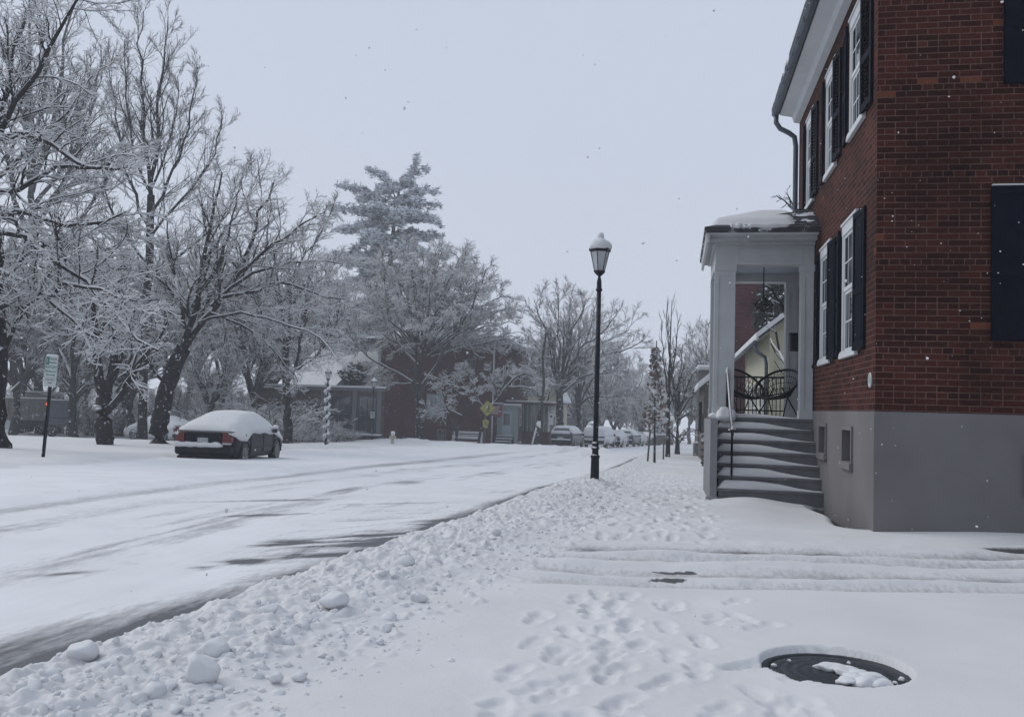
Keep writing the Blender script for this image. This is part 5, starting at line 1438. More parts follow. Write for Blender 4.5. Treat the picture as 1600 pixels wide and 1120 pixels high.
# ---------------------------------------------------------------- lamp posts
def lamp_post(x, y, label, sc=1.0, garland=False, sign=False, H=4.28, hd=True):
    z = hz(x, y) - .06
    t = empty('street_lamp', (x, y, z)); tag(t, label, 'street lamp', 'street lamps')
    q = MB(); prof = [(.085, 0), (.085, .03), (.078, .05), (.072, .42), (.082, .43), (.082, .46), (.060, .475), (.055, .56), (.070, .575), (.070, .60), (.056, .615), (.056, .65), (.066, .66), (.066, .68), (.048, .70)]
    q.lathe(prof, n=20); q.build('base', M['black'], t)
    q = MB(); top = H - .86
    q.lathe([(.047, .68), (.040, top - .05)], n=16)
    q.lathe([(.058, top - .05), (.060, top - .02), (.045, top), (.042, top + .12), (.026, top + .19), (.022, top + .215)], n=16); q.build('post', M['black'], t)
    # six-sided lantern widening upward
    b0 = top + .215; q = MB()
    q.lathe([(.03, b0), (.07, b0 + .035), (.09, b0 + .06), (.105, b0 + .075), (.105, b0 + .095)], n=6, a0=.3, sm=False)
    rl_, ru, h0, h1 = .092, .168, b0 + .095, b0 + .435
    for k in range(6):
        a = .3 + k * PI / 3; c, s = math.cos(a), math.sin(a)
        q.tube([(rl_ * c, rl_ * s, h0), (ru * c, ru * s, h1)], .007, 5)
    q.lathe([(ru + .005, h1 - .005), (ru + .028, h1 + .005), (ru + .032, h1 + .045), (ru + .01, h1 + .06), (.0, h1 + .10)], n=6, a0=.3, sm=False)
    la = q.build('lantern', M['black'], t)
    g_ = MB(); g_.lathe([(rl_ - .008, h0), (ru - .008, h1 - .006)], n=6, a0=.3, sm=False); g_.build('pane', M['frost'], la)
    bl = MB(); bl.lathe([(0, h0), (.05, h0 + .01), (.05, h0 + .05), (.02, h0 + .06)], n=12); bl.build('lamp', M['frost'], la)
    s_ = MB(); pr_ = [(.196, h1 + .045), (.205, h1 + .075), (.198, h1 + .12), (.165, h1 + .175), (.11, h1 + .215), (.068, h1 + .235), (.066, h1 + .26), (.062, h1 + .30), (.045, h1 + .33), (.02, h1 + .345), (0, h1 + .35)]
    s_.lathe(pr_, n=28)
    s_.v = [(p[0] * (1 + .06 * math.sin(3 * math.atan2(p[1], p[0]) + 1)), p[1] * (1 + .05 * math.sin(2 * math.atan2(p[1], p[0]))), p[2] + .008 * math.sin(4 * p[0] / .1)) for p in s_.v]
    so = s_.build('snow', M['snow'], la)
    for (rr_, hh) in ((.078, .462), (.066, .602), (.06, .684)):
        n_ = MB(); blob(n_, (-.01, -.03, hh + .004), rr_ * .75, int(hh * 100), .42); n_.build('snow', M['snow'], t)
    if garland:
        q = MB(); sn = MB(); N_ = 150
        P = []
        for k in range(N_):
            f = k / (N_ - 1); a = f * 2 * PI * 6.5; r_ = .085
            P.append((r_ * math.cos(a), r_ * math.sin(a), .15 + f * (top - .1)))
        q.tube(P, [.085 + .025 * math.sin(k * 1.7) for k in range(N_)], 7)
        q.build('garland', M['garland'], t)
        sn.tube([(p[0] * 1.5, p[1] * 1.5, p[2] + .07) for p in P], [.065 + .03 * math.sin(k * .9) for k in range(N_)], 6); sn.build('snow', M['snow'], t)
    if sign:
        q = MB(); q.box((-.15, -.075, 1.55), (.15, -.06, 2.0)); so_ = q.build('sign', M['sign_white'], t)
        q = MB(); q.box((-.08, -.079, 1.85), (.08, -.0755, 1.93)); q.box((-.09, -.079, 1.68), (.09, -.0755, 1.71)); q.poly([(.05, -.079, 1.65), (.11, -.079, 1.695), (.05, -.079, 1.74)], (0, .0035, 0)); q.box((-.07, -.079, 1.77), (.07, -.0755, 1.80)); q.build('arrow', M['sign_black'], so_)
    return t
pl = pt(929, 755, 16.4)
lamp_post(pl[0], 16.4, 'black lantern street lamp with a snow cap standing in the ploughed bank')
p = pt(509, 690, 48.5); lamp_post(p[0], 48.5, 'street lamp wrapped in a snowy spiral garland', garland=True, H=4.2)
p = pt(581, 690, 63.0); lamp_post(p[0], 63.0, 'distant street lamp carrying a small white arrow sign', sign=True, H=4.3)

# ---------------------------------------------------------------- parking sign
Yd = 17.5; p0 = pt(66, 722, Yd)
zb = hz(p0[0], Yd)
t = empty('parking_sign', (p0[0], Yd, zb)); tag(t, 'leaning green and white parking sign on a dark post at the left kerb', 'sign')
t.rotation_euler = (0, R(3.6), R(-12))
q = MB(); q.box((-.035, .0, -.3), (-.012, .03, 2.08)); q.box((.012, .0, -.3), (.035, .03, 2.08)); q.box((-.0119, .014, -.3), (.0119, .03, 2.08)); q.build('post', M['black'], t)
q = MB(); q.box((-.155, -.006, 1.16), (.155, -.001, 1.72), bev=.002); pn = q.build('panel', M['sign_white'], t); pn.scale = (1.12, 1, 1.15); pn.location = (0, 0, .146)
q = MB(); q.box((-.14, -.009, 1.56), (-.06, -.0065, 1.70)); q.build('green_square', M['sign_green'], pn)
q = MB()
q.box((-.115, -.0112, 1.60), (-.105, -.0092, 1.67)); q.box((-.104, -.0112, 1.60), (-.09, -.0092, 1.61)); q.build('numeral', M['sign_white'], pn)
def text_obj(s, size, loc, parent, m, rot=(R(90), 0, 0), name='lettering', align='CENTER', ext=.0008):
    c = bpy.data.curves.new(name, 'FONT'); c.body = s; c.size = size; c.align_x = align; c.extrude = ext
    c.materials.append(m); tmp = bpy.data.objects.new('tmp', c); COL.objects.link(tmp)
    me = bpy.data.meshes.new_from_object(tmp.evaluated_get(bpy.context.evaluated_depsgraph_get())); bpy.data.objects.remove(tmp)
    o = bpy.data.objects.new(name, me); COL.objects.link(o)
    o.location = loc; o.rotation_euler = rot; o.parent = parent; return o
text_obj('HOUR', .062, (.04, -.0075, 1.645), pn, M['sign_black'])
text_obj('PARKING', .045, (.04, -.0075, 1.585), pn, M['sign_black'])
text_obj('8AM-6PM', .070, (0, -.0075, 1.49), pn, M['sign_green'])
text_obj('MON-SAT', .066, (0, -.0075, 1.415), pn, M['sign_green'])
q = MB(); q.box((-.09, -.009, 1.368), (.09, -.0065, 1.382)); q.poly([(-.085, -.009, 1.355), (-.115, -.009, 1.375), (-.085, -.009, 1.395)], (0, .0025, 0)); q.poly([(.085, -.009, 1.355), (.085, -.009, 1.395), (.115, -.009, 1.375)], (0, .0025, 0))
q.box((-.145, -.009, 1.318), (.145, -.0065, 1.322)); q.box((-.145, -.009, 1.548), (.145, -.0065, 1.551)); q.build('arrow', M['sign_green'], pn)
text_obj('TOW AWAY', .042, (0, -.0075, 1.27), pn, M['sign_black']); text_obj('ZONE', .042, (0, -.0075, 1.215), pn, M['sign_black'])
q = MB(); q.box((-.15, -.012, 1.7205), (.15, .004, 1.745), bev=.01); q.build('snow', M['snow'], pn)

# ---------------------------------------------------------------- hydrant
Yd = 57.0; p0 = pt(613, 692, Yd); t = empty('fire_hydrant', (p0[0], Yd, hz(p0[0], Yd))); tag(t, 'pale yellow fire hydrant wearing a cap of snow', 'fire hydrant')
q = MB(); q.lathe([(.13, -.3), (.13, .06), (.10, .08), (.10, .45), (.14, .47), (.14, .51), (.12, .55), (.09, .62), (.04, .67), (0, .68)], n=16); q.build('body', M['hydrant'], t)
for s in (-1, 1):
    q = MB(); q.tube([(s * .08, 0, .38), (s * .20, 0, .38)], .06, 10); o = q.build('outlet', M['hydrant'], t)
    q = MB(); blob(q, (s * .17, -.02, .45), .07, 5 + s, .6); q.build('snow', M['snow'], o)
q = MB(); q.tube([(0, -.08, .36), (0, -.17, .36)], .075, 12); q.build('outlet', M['hydrant'], t)
q = MB(); blob(q, (0, 0, .66), .17, 77, .95); q.build('snow', M['snow'], t)

# ---------------------------------------------------------------- bench
Yd = 72.0; pa, pb = pt(708, 689, Yd), pt(752, 689, Yd); W_ = (pb[0] - pa[0])
t = empty('bench', ((pa[0] + pb[0]) / 2, Yd, hz((pa[0] + pb[0]) / 2, Yd))); tag(t, 'long pale bench under snow before the brick house', 'bench'); h = W_ / 2
zz = pt(730, 689, Yd)[2] - t.location[2]
q = MB(); q.box((-h, -.25, .42), (h, .25, .48)); q.build('seat', M['white'], t)
q = MB(); q.box((-h, .22, .52), (h, .27, .60)); q.box((-h, .22, .68), (h, .27, .76)); q.box((-h, .22, .84), (h, .27, .92)); q.build('backrest', M['white'], t)
for s in (-1, 1):
    q = MB(); q.box((s * h - .04, -.25, .0), (s * h + .04, -.18, .66)); q.box((s * h - .04, .19, 0), (s * h + .04, .28, .95)); q.box((s * h - .045, -.27, .66), (s * h + .045, .28, .70)); q.build('leg', M['white'], t)
q = MB(); q.box((-h, -.27, .4805), (h, .2, .62), bev=.05); q.box((-h, .19, .9205), (h, .30, 1.0), bev=.03); q.build('snow', M['snow'], t)

# ---------------------------------------------------------------- road signs at the crossing
Yd = 69.0; p0 = pt(757, 692, Yd); t = empty('crossing_sign', (p0[0], Yd, hz(p0[0], Yd))); tag(t, 'yellow diamond pedestrian sign over a smaller yellow plate', 'sign')
zt_ = pt(762, 638, Yd)[2] - t.location[2]
q = MB(); q.tube([(0, .03, -.3), (0, .03, zt_ + .2)], .035, 8); q.build('post', M['wood'], t)
q = MB(); r_ = .60; c_ = zt_
q.poly([(.15 - r_, 0, c_), (.15, 0, c_ - r_), (.15 + r_, 0, c_), (.15, 0, c_ + r_)], (0, -.02, 0)); d_ = q.build('diamond', M['sign_yellow'], t)
q = MB()   # walking figure
blob(q, (.22, -.03, c_ + .20), .07, 4, .9); V_ = [(.16, c_ + .12), (.28, c_ + .12), (.27, c_ - .08), (.17, c_ - .08)]
q.poly([(a, -.021, b) for a, b in V_], (0, -.012, 0)); q.poly([(a, -.021, b) for a, b in ((.17, c_ - .08), (.22, c_ - .08), (.12, c_ - .32), (.06, c_ - .30))], (0, -.012, 0)); q.poly([(a, -.021, b) for a, b in ((.22, c_ - .08), (.27, c_ - .08), (.34, c_ - .30), (.28, c_ - .32))], (0, -.012, 0)); q.poly([(a, -.021, b) for a, b in ((.27, c_ + .10), (.28, c_ + .06), (.38, c_ - .04), (.40, c_ + .0))], (0, -.012, 0))
q.build('walking_figure', M['sign_black'], d_)
q = MB(); c2 = pt(760, 662, Yd)[2] - t.location[2]
q.poly([(-.15, 0, c2 - .26), (.2, 0, c2 - .33), (.3, 0, c2 + .2), (.1, 0, c2 + .36), (-.2, 0, c2 + .25)], (0, -.02, 0)); pp = q.build('lower_plate', M['sign_yellow'], t)
q = MB(); q.poly([(-.05, -.021, c2 + .10), (.18, -.021, c2 - .16), (.22, -.021, c2 - .12), (-.01, -.021, c2 + .14)], (0, -.008, 0)); q.build('arrow', M['sign_black'], pp)
Yd = 70.0; p0 = pt(765, 692, Yd); z_ = hz(p0[0], Yd); t = empty('notice_board', (p0[0], Yd, z_)); tag(t, 'maroon hanging sign with pale lettering before the pale green door', 'sign')
q = MB(); top_ = pt(765, 630, Yd)[2] - z_; q.box((-.06, 0, -.3), (.06, .1, top_)); q.box((-.061, -.01, top_ - .1), (1.0, .06, top_ - .02)); q.build('post', M['sign_black'], t)
q = MB(); zc = pt(778, 641, Yd)[2] - z_; q.box((.10, .0, zc - .42), (.92, .04, zc + .38)); q.box((.40, .0, zc - .58), (.80, .04, zc - .421)); bo_ = q.build('panel', M['sign_maroon'], t)
q = MB()
for (a, b, c) in ((.18, .72, .25), (.14, .66, .09), (.14, .84, -.07), (.14, .60, -.23)): q.box((a, -.006, zc + c - .025), (b, -.001, zc + c + .03))
q.build('lettering', M['sign_white'], bo_)
q = MB(); q.box((.0, -.02, top_ - .018), (.98, .08, top_ + .05), bev=.03); q.build('snow', M['snow'], t)
Yd = 70.0; p0 = pt(860, 700, Yd); z_ = hz(p0[0], Yd); zc = pt(860, 655, Yd)[2] - z_; t = empty('kerb_sign', (p0[0], Yd, z_)); tag(t, 'tall narrow white sign with rounded top left of the dark sport utility car', 'sign')
q = MB(); q.box((-.04, 0, -.2), (.04, .04, zc)); q.build('post', M['wood'], t)
q = MB(); V_ = [(-.18, zc - .42), (.18, zc - .42), (.18, zc + .30), (.12, zc + .42), (0, zc + .47), (-.12, zc + .42), (-.18, zc + .30)]
q.poly([(a, -.01, b) for a, b in V_], (0, .018, 0)); o = q.build('panel', M['sign_white'], t)
q = MB(); q.lathe([(.05, 0), (.09, 0), (.09, .004), (.05, .004)], n=16); q.v = [(x, -.014 - z, y + zc + .22) for x, y, z in q.v]; q.build('ring_mark', M['darkgrey'], o)
Yd = 66.0; p0 = pt(829, 697, Yd); p1 = pt(838, 668, Yd - .2); z_ = hz(p0[0], Yd); t = empty('marker_pole', (p0[0], Yd, z_)); tag(t, 'leaning white marker pole beside the snow pile', 'pole')
q = MB(); q.tube([(0, 0, -.2), (p1[0] - p0[0], -.2, p1[2] - z_)], .06, 8); q.build('pole', M['white'], t)
Yd = 67.0; p0 = pt(842, 697, Yd); z_ = hz(p0[0], Yd); t = empty('utility_post', (p0[0], Yd, z_)); tag(t, 'dark crooked wooden post plastered with snow near the cream house', 'post')
q = MB(); q.tube([(0, 0, -.3), (-.1, 0, 1.2), (.05, 0, 2.6), (.25, 0, 4.6), (.1, 0, 6.5), (.3, 0, 8.4)], [.14, .12, .12, .10, .09, .07], 9); q.build('post', M['barkfar'], t)
q = MB(); blob(q, (-.05, -.05, 1.75), .19, 23, 1.6); q.build('snow', M['snow'], t)
# stakes beside the leafy sapling
for (u, v, Yd, lean, lab) in ((1012, 716, 40, 3.5, 'leaning wooden stake left of the leafy sapling'), (1037, 690, 46, .0, 'short dark stake right of the leafy sapling')):
    p0 = pt(u, v, Yd); z_ = hz(p0[0], Yd); t = empty('tree_stake', (p0[0], Yd, z_)); t.rotation_euler = (0, R(lean), 0)
    q = MB(); q.tube([(0, 0, -.2), (0, 0, 1.9 if lean else 1.2)], .04, 8); q.build('pole', M['wood'], t); q = MB(); blob(q, (0, 0, 1.93 if lean else 1.22), .06, 33, .7); q.build('snow', M['snow'], t); tag(t, lab, 'stake', 'stakes holding the young trees')

# sapling that has kept its brown leaves
Yd = 39.0; p0 = pt(1023, 716, Yd); base = (p0[0], Yd, hz(p0[0], Yd)); g = np.random.default_rng(88)
P_tr = [np.array(base) + [0, 0, -.3], pt(1023, 640, Yd), pt(1025, 580, Yd), pt(1026, 532, Yd)]
L = [(P_tr, .055, .02, True)]
for k in range(26):
    f = k / 25; c = pt(1024.5, 668 - 120 * f, Yd); a = k * 2.4; r_ = .48 * (1 - .5 * f) * (.55 if .38 < f < .5 else 1)
    L.append(([c, c + [math.cos(a) * r_ * .5, math.sin(a) * r_ * .5, .14], c + [math.cos(a) * r_, math.sin(a) * r_, .22]], .014, .006, False))
t = make_tree(L, g, [lv(5, .3, (.7, .2), .5, 4, .15, .02, rfac=.6, rmin=.006, lmin=.1)], root=base, snow=.015, matset='far')
V = []; F = []; Mi = []
for k in range(950):
    f = g.random(); dens_ = 1 if (f < .36 or .5 < f) else .35
    if g.random() > dens_: continue
    a = g.uniform(0, 2 * PI); rr_ = math.sqrt(g.random()) * (.52 - .34 * f) * (1.15 if f < .36 else 1)
    c = pt(1024.5, 672 - 128 * f, Yd) - np.array(base) + [math.cos(a) * rr_, math.sin(a) * rr_, g.normal(0, .05)]
    s = g.uniform(.05, .10); d1 = g.normal(size=3) * [1, 1, .4]; d1 /= np.linalg.norm(d1); d2 = np.cross(d1, g.normal(size=3)); d2 /= np.linalg.norm(d2)
    k0 = len(V); V += [c - d1 * s, c + d2 * s * .6 - [0, 0, s * .6], c + d1 * s, c - d2 * s * .6 + [0, 0, s * .3]]; F.append((k0, k0 + 1, k0 + 2, k0 + 3)); Mi.append(1 if g.random() < .42 else 0)
mesh_obj('leaves', np.array(V), F, [M['leaf'], M['needle_snow']], t, Mi)
for (u, v, r_) in ((1025, 612, .20), (1040, 640, .13), (1014, 628, .10)):
    q = MB(); blob(q, tuple(pt(u, v, Yd) - np.array(base)), r_, 12, .6); q.build('snow', M['snow'], t)
tag(t, 'staked sapling keeping brown leaves clotted with snow', 'tree', 'young trees along the right pavement')
# ---------------------------------------------------------------- cars
def interp_st(ys_, tab, y): return np.interp(y, ys_, tab)

def car_shell(L, st, n_st=26):
    """st: dict of (y, value) tables: w, belt, roof, wr, zb. Returns ring points (n_st, m, 3); local +Y is forward."""
    rings = []
    for y in np.linspace(0, 1, n_st) ** 1.0 * L:
        g_ = {k: np.interp(y, *zip(*v)) for k, v in st.items()}
        w_, zb, be, ro, wr = g_['w'], g_['zb'], g_['belt'], g_['roof'], g_['wr']
        h = ro - be
        half = [(0, zb), (w_ * .75, zb), (w_ * .93, zb + .06), (w_ * .985, zb + .22), (w_, be - .25), (w_ * .985, be - .08), (w_ * .95, be), (w_ * .90, be + .03 + .05 * h), ((w_ * .90 + wr) / 2, be + .52 * h), (wr, ro - .13 * h), (wr * .86, ro - .035 * h), (wr * .5, ro), (0, ro + .005)]
        rings.append([(x, y, z) for x, z in half] + [(-x, y, z) for x, z in half[-2:0:-1]])
    return np.array(rings)

def shell_mesh(R_, name, m, parent):
    n, k, _ = R_.shape
    idx = np.arange(n * k).reshape(n, k)
    F = [(int(idx[i, j]), int(idx[i, (j + 1) % k]), int(idx[i + 1, (j + 1) % k]), int(idx[i + 1, j])) for i in range(n - 1) for j in range(k)]
    F = [f[::-1] for f in F]
    F.append(tuple(int(q) for q in idx[0])); F.append(tuple(int(q) for q in idx[-1][::-1]))
    o = mesh_obj(name, R_.reshape(-1, 3), F, m, parent, smooth_sh=True)
    return o

def wheels(t, W, ys_, r=.33, snow=True):
    for y in ys_:
        for s in (-1, 1):
            q = MB(); q.tube([(s * (W - .20), y, r), (s * (W - .015), y, r)], r, 24); o = q.build('wheel', M['rubber'], t)
            q = MB()
            q.lathe([(.60 * r, 0), (.66 * r, .0), (.66 * r, .012), (.58 * r, .010), (.52 * r, -.03), (0, -.03)], n=20)
            for k in range(5):
                a = 2 * PI * k / 5 + .3
                c, s_ = math.cos(a), math.sin(a)
                q.obox((.36 * r * c, .36 * r * s_, -.005), (.30 * r, .085 * r, .012), np.array([[c, -s_, 0], [s_, c, 0], [0, 0, 1]]))
            q.lathe([(.15 * r, -.02), (.15 * r, .014), (0, .018)], n=12)
            q.v = [(s * (W - .013) + s * z, y + x * s, r + yy_) for (x, yy_, z) in q.v]
            q.build('rim', M['rim'], o)
            q = MB()      # arch lip
            q.tube([(s * (W - .01), y + (r + .05) * math.cos(a), r + (r + .05) * math.sin(a)) for a in np.linspace(-.05, PI + .05, 16)], .022, 6); q.build('wheel_arch', M['darkgrey'], t)

SED = dict(w=[(0, .80), (.10, .87), (.5, .905), (2.3, .92), (3.9, .90), (4.4, .82), (4.6, .66)], belt=[(0, .92), (.5, .96), (1.5, .95), (3.4, .90), (4.1, .80), (4.6, .62)],
           roof=[(0, .96), (.12, 1.04), (.70, 1.08), (1.15, 1.28), (1.65, 1.43), (2.3, 1.45), (2.85, 1.40), (3.3, 1.18), (3.6, .98), (4.3, .84), (4.6, .66)],
           wr=[(0, .70), (.7, .72), (1.2, .60), (1.7, .56), (2.8, .56), (3.4, .66), (4.3, .70), (4.6, .55)], zb=[(0, .38), (.12, .30), (.5, .20), (4.2, .18), (4.6, .28)])
SUV_ = dict(w=[(0, .86), (.12, .92), (.6, .95), (3.9, .94), (4.4, .86), (4.65, .68)], belt=[(0, 1.05), (.5, 1.06), (3.3, 1.02), (4.2, .95), (4.65, .78)],
            roof=[(0, 1.12), (.10, 1.16), (.32, 1.45), (.62, 1.64), (1.3, 1.68), (2.6, 1.64), (3.2, 1.36), (3.6, 1.10), (4.3, 1.0), (4.65, .80)],
            wr=[(0, .74), (.3, .66), (.6, .62), (2.6, .62), (3.4, .74), (4.65, .6)], zb=[(0, .42), (.15, .34), (.5, .25), (4.65, .30)])
VAN_ = dict(w=[(0, .92), (.08, .97), (4.3, .97), (4.9, .86), (5.1, .72)], belt=[(0, 1.12), (4.0, 1.08), (5.1, .86)], roof=[(0, 1.66), (.1, 1.76), (.4, 1.80), (3.3, 1.78), (4.0, 1.5), (4.4, 1.16), (5.1, .92)],
            wr=[(0, .80), (3.3, .80), (4.2, .82), (5.1, .6)], zb=[(0, .42), (.2, .30), (5.1, .3)])

def snow_shell(t, L, st, y0, y1, thick=.1, low=.0, seed=0, prof=None, lowf=None, n_st=34, lipz=.03):
    R_ = []
    for i, y in enumerate(np.linspace(y0, y1, n_st)):
        g_ = {k: np.interp(y, *zip(*v)) for k, v in st.items()}
        w_, be, ro, wr = g_['w'], g_['belt'], g_['roof'], g_['wr']
        if prof is not None: top = np.interp(y, *zip(*prof))
        else: top = ro + thick
        e = min(1, (y - y0) / .12, (y1 - y) / .15); e = max(0, e) ** .5
        top = ro + .004 + (top - ro) * (.25 + .75 * e)
        lo = be + low + (np.interp(y, *zip(*lowf)) if lowf else 0) + .035 * math.sin(y * 7 + seed) * .5
        h = top - lo
        wr2 = wr + .05 + thick * .3
        half = [(w_ * .97, lo), (w_ * .99 + .02 * e, lo + .02), (w_ * .955 + .035 * e, lo + .10 + .1 * h), ((w_ * .90 + wr2) / 2 + .045, lo + .55 * h), (wr2 * .98, lo + .85 * h), (wr2 * .72, top - .03 * h), (wr2 * .35, top), (0, top + .004)]
        row = [(x, y, z) for x, z in half] + [(-x, y, z) for x, z in half[-2::-1]]
        R_.append(row)
    R_ = np.array(R_); n, k, _ = R_.shape
    nz = fbm(R_[..., 0] * 2.2 + seed, R_[..., 1] * 2.2, 4, 500 + seed) - .5
    R_[:, 2:-2, 2] += .05 * nz[:, 2:-2]; R_[:, 1:-1, 0] += .03 * nz[:, 1:-1] * np.sign(R_[:, 1:-1, 0])
    idx = np.arange(n * k).reshape(n, k)
    F = [tuple(int(q) for q in (idx[i, j], idx[i + 1, j], idx[i + 1, j + 1], idx[i, j + 1])) for i in range(n - 1) for j in range(k - 1)]
    F.append(tuple(int(q) for q in idx[0])); F.append(tuple(int(q) for q in idx[-1][::-1]))
    return mesh_obj('snow', R_.reshape(-1, 3), F, M['snow'], t, smooth_sh=True)

def sedan(loc, rz, paint, label, group=None, hero=False):
    t = empty('parked_car', loc, rz); tag(t, label, 'car', group)
    R_ = car_shell(4.6, SED); b_ = shell_mesh(R_, 'body', M[paint], t)
    wheels(t, .915, (.86, 3.62), .325)
    # rear window, windscreen and side windows lie on the shell
    for (y0, y1, nm) in ((.78, 1.5, 'rear_window'), (2.95, 3.5, 'windscreen')):
        q = MB(); V_ = []
        for y in (y0, y1):
            z = np.interp(y, *zip(*SED['roof'])); w2 = np.interp(y, *zip(*SED['wr'])) * .82
            V_.append((w2, y, z + .012)); V_.append((-w2, y, z + .012))
        q.add(V_, [(0, 1, 3, 2)]); q.build(nm, M['glass'], t)
    for s in (-1, 1):
        q = MB(); q.add([(s * .86, 1.15, .99), (s * .85, 3.25, .97), (s * .625, 2.7, 1.33), (s * .615, 1.6, 1.36)], [(0, 1, 2, 3) if s > 0 else (3, 2, 1, 0)]); q.build('side_window', M['glass'], t)
        # tail lamp: tall, stepped shoulder shape wrapping the corner
        q = MB(); pts_ = [(.56, .66), (.80, .66), (.84, .74), (.83, .86), (.76, .90), (.70, .99), (.58, 1.0)]
        q.poly([(s * a, -.062, z) for a, z in (pts_ if s > 0 else pts_[::-1])], (0, .34, 0)); tl = q.build('tail_light', M['red'], t)
        q = MB(); q.box((s * .57, -.070, .645), (s * .82, .03, .70), bev=.01); q.build('reversing_lamp', M['amber'], tl)
        q = MB(); q.box((s * .93, 3.02, .92), (s * 1.09, 3.12, 1.06), bev=.03); q.box((s * .88, 3.05, .93), (s * .94, 3.09, .96)); mr_ = q.build('mirror', M[paint], t)
        q = MB(); q.box((s * .95, 3.015, .945), (s * 1.07, 3.019, 1.04)); q.build('mirror_glass', M['glass'], mr_)
        q = MB(); blob(q, (s * 1.0, 3.07, 1.10), .10, 41 + s, .75); q.build('snow', M['snow'], mr_)
        q = MB(); q.box((s * .55, 4.35, .56), (s * .78, 4.52, .66), bev=.03); q.build('headlight', M['amber'], t)
    q = MB(); q.box((-.55, -.045, .66), (.55, .06, 1.0), bev=.03); lidd = q.build('boot_lid', M[paint], t)
    q = MB(); q.box((-.17, -.056, .71), (.15, -.0455, .83)); q.build('number_plate', M['plate'], lidd)
    q = MB(); q.box((-.84, -.10, .34), (.84, .22, .60), bev=.06); q.box((-.72, -.085, .24), (.72, .18, .345), bev=.03); bp = q.build('bumper', M['darkgrey'], t)
    q = MB(); q.box((-.74, -.098, .12), (-.5, .1, .30)); q.box((.5, -.098, .12), (.74, .1, .30)); q.build('mud_flap', M['darkgrey'], bp)
    q = MB()
    n = 24; P = [(-.86 + 1.46 * i / n, -.07, .605 + .008 * math.sin(i * 1.3)) for i in range(n + 1)]
    q.tube(P, [.075 * min(1, (i + .4) / 1.2, (n - i + .5) / 2) * (1 + .1 * math.sin(i)) for i in range(n + 1)], 10); q.v = [(x, y * 1.2, .60 + (z - .60) * (1.35 if z > .6 else .6)) for x, y, z in q.v]
    q.build('snow', M['snow'], bp)
    for s in (-1, 1):
        q = MB()
        for y in (1.28, 2.33, 3.30): q.box((s * .905, y, .36), (s * .926, y + .012, .86))
        q.box((s * .915, 1.3, .50), (s * .930, 3.28, .53)); q.build('door_seam', M['black'], t)
    prof = [(0, 1.10), (.25, 1.20), (.6, 1.31), (1.0, 1.45), (1.5, 1.57), (2.1, 1.62), (2.7, 1.58), (3.2, 1.36), (3.6, 1.16), (4.2, .99), (4.55, .80)]
    snow_shell(t, 4.6, SED, .005, 4.52, .10, -.02, 3, prof, [(0, .02), (.2, -.05), (.5, -.22), (.95, -.24), (1.15, -.12), (1.35, -.01), (2.2, .01), (3.4, -.02), (4.2, -.10), (4.6, -.05)])
    return t
CYY = 24.8; CX = pt(318, 700, CYY)[0]
zc_ = min(hz(CX, CYY + .9), hz(CX + .8, CYY + .9), hz(CX, CYY + 3.6)) - .08
sedan((CX, CYY, zc_), R(5), 'darkblue', 'dark blue saloon car under a thick dome of snow, parked at the left kerb', hero=True)
p0 = pt(236, 690, 50)
sedan((p0[0] + 2.2, 50, hz(p0[0] + 1, 50) - .04), R(68), 'silver', 'silver saloon partly hidden behind the leaning maple trunk')

def suv(loc, rz, paint, st, L, label, group, full):
    t = empty('parked_car', loc, rz); tag(t, label, 'car', group)
    shell_mesh(car_shell(L, st), 'body', M[paint], t)
    Wm = max(v for _, v in st['w'])
    wheels(t, Wm - .005, (.95, L - 1.0), .36)
    H = max(v for _, v in st['roof'])
    if full:
        q = MB(); q.poly([(-.62, .26, 1.40), (.62, .26, 1.40), (.55, .40, 1.55), (-.55, .40, 1.55)], (0, -.06, .04)); q.build('rear_window', M['glass'], t)
    q = MB(); q.box((-.86, -.07, .42), (.86, .2, .72), bev=.05); bp = q.build('bumper', M['darkgrey'], t)
    q = MB(); q.tube([(-.8, -.06, .74), (-.3, -.07, .73), (.3, -.07, .75), (.8, -.06, .74)], .045, 8); q.build('snow', M['snow'], bp)
    for s in (-1, 1):
        q = MB(); q.box((s * .55, -.03, .93), (s * .90, .12, 1.02), bev=.02); q.build('tail_light', M['black'], t)
        q = MB(); q.box((s * (Wm + .02), L - 1.65, 1.0), (s * (Wm + .18), L - 1.5, 1.16), bev=.03); q.build('mirror', M['darkgrey'], t)
    q = MB(); q.box((-.56, -.025, .95), (.56, .10, 1.0)); q.build('light_bar', M['black'], t)
    q = MB(); q.box((-.22, -.075, .80), (.22, .06, .93)); q.build('number_plate', M['plate'], t)
    snow_shell(t, L, st, .35 if full else -.02, L - .1, .11 if full else .05, .10 if full else -.10, 7)
    if full:
        q = MB()      # snow on the hatch below the window
        q.tube([(-.72, .14, 1.27), (0, .10, 1.29), (.72, .14, 1.27)], .13, 10); q.v = [(x, y * .6, z) for x, y, z in q.v]; q.build('snow', M['snow'], t)
    return t
def carpos(u, Yd): x = pt(u, 690, Yd)[0]; return (x, Yd, hz(x, Yd) - .05)
suv(carpos(876, 70.5), R(-7), 'suvblue', SUV_, 4.65, 'dark slate sport utility car with a snowy tailgate, first in the parked row', 'cars parked along the far kerb', True)
suv(carpos(928, 78), R(-7), 'silver', VAN_, 5.1, 'snow-plastered tall van half hidden by the nearest lamp post', 'cars parked along the far kerb', False)
sedan(carpos(955, 87), R(-8), 'silver', 'pale saloon just right of the lamp post in the parked row', 'cars parked along the far kerb')
suv(carpos(975, 94), R(-8), 'suvblue', SUV_, 4.65, 'snow-covered car in the middle of the parked row', 'cars parked along the far kerb', True)
sedan(carpos(990, 103), R(-8), 'silver', 'last but one snow-covered car of the parked row', 'cars parked along the far kerb')
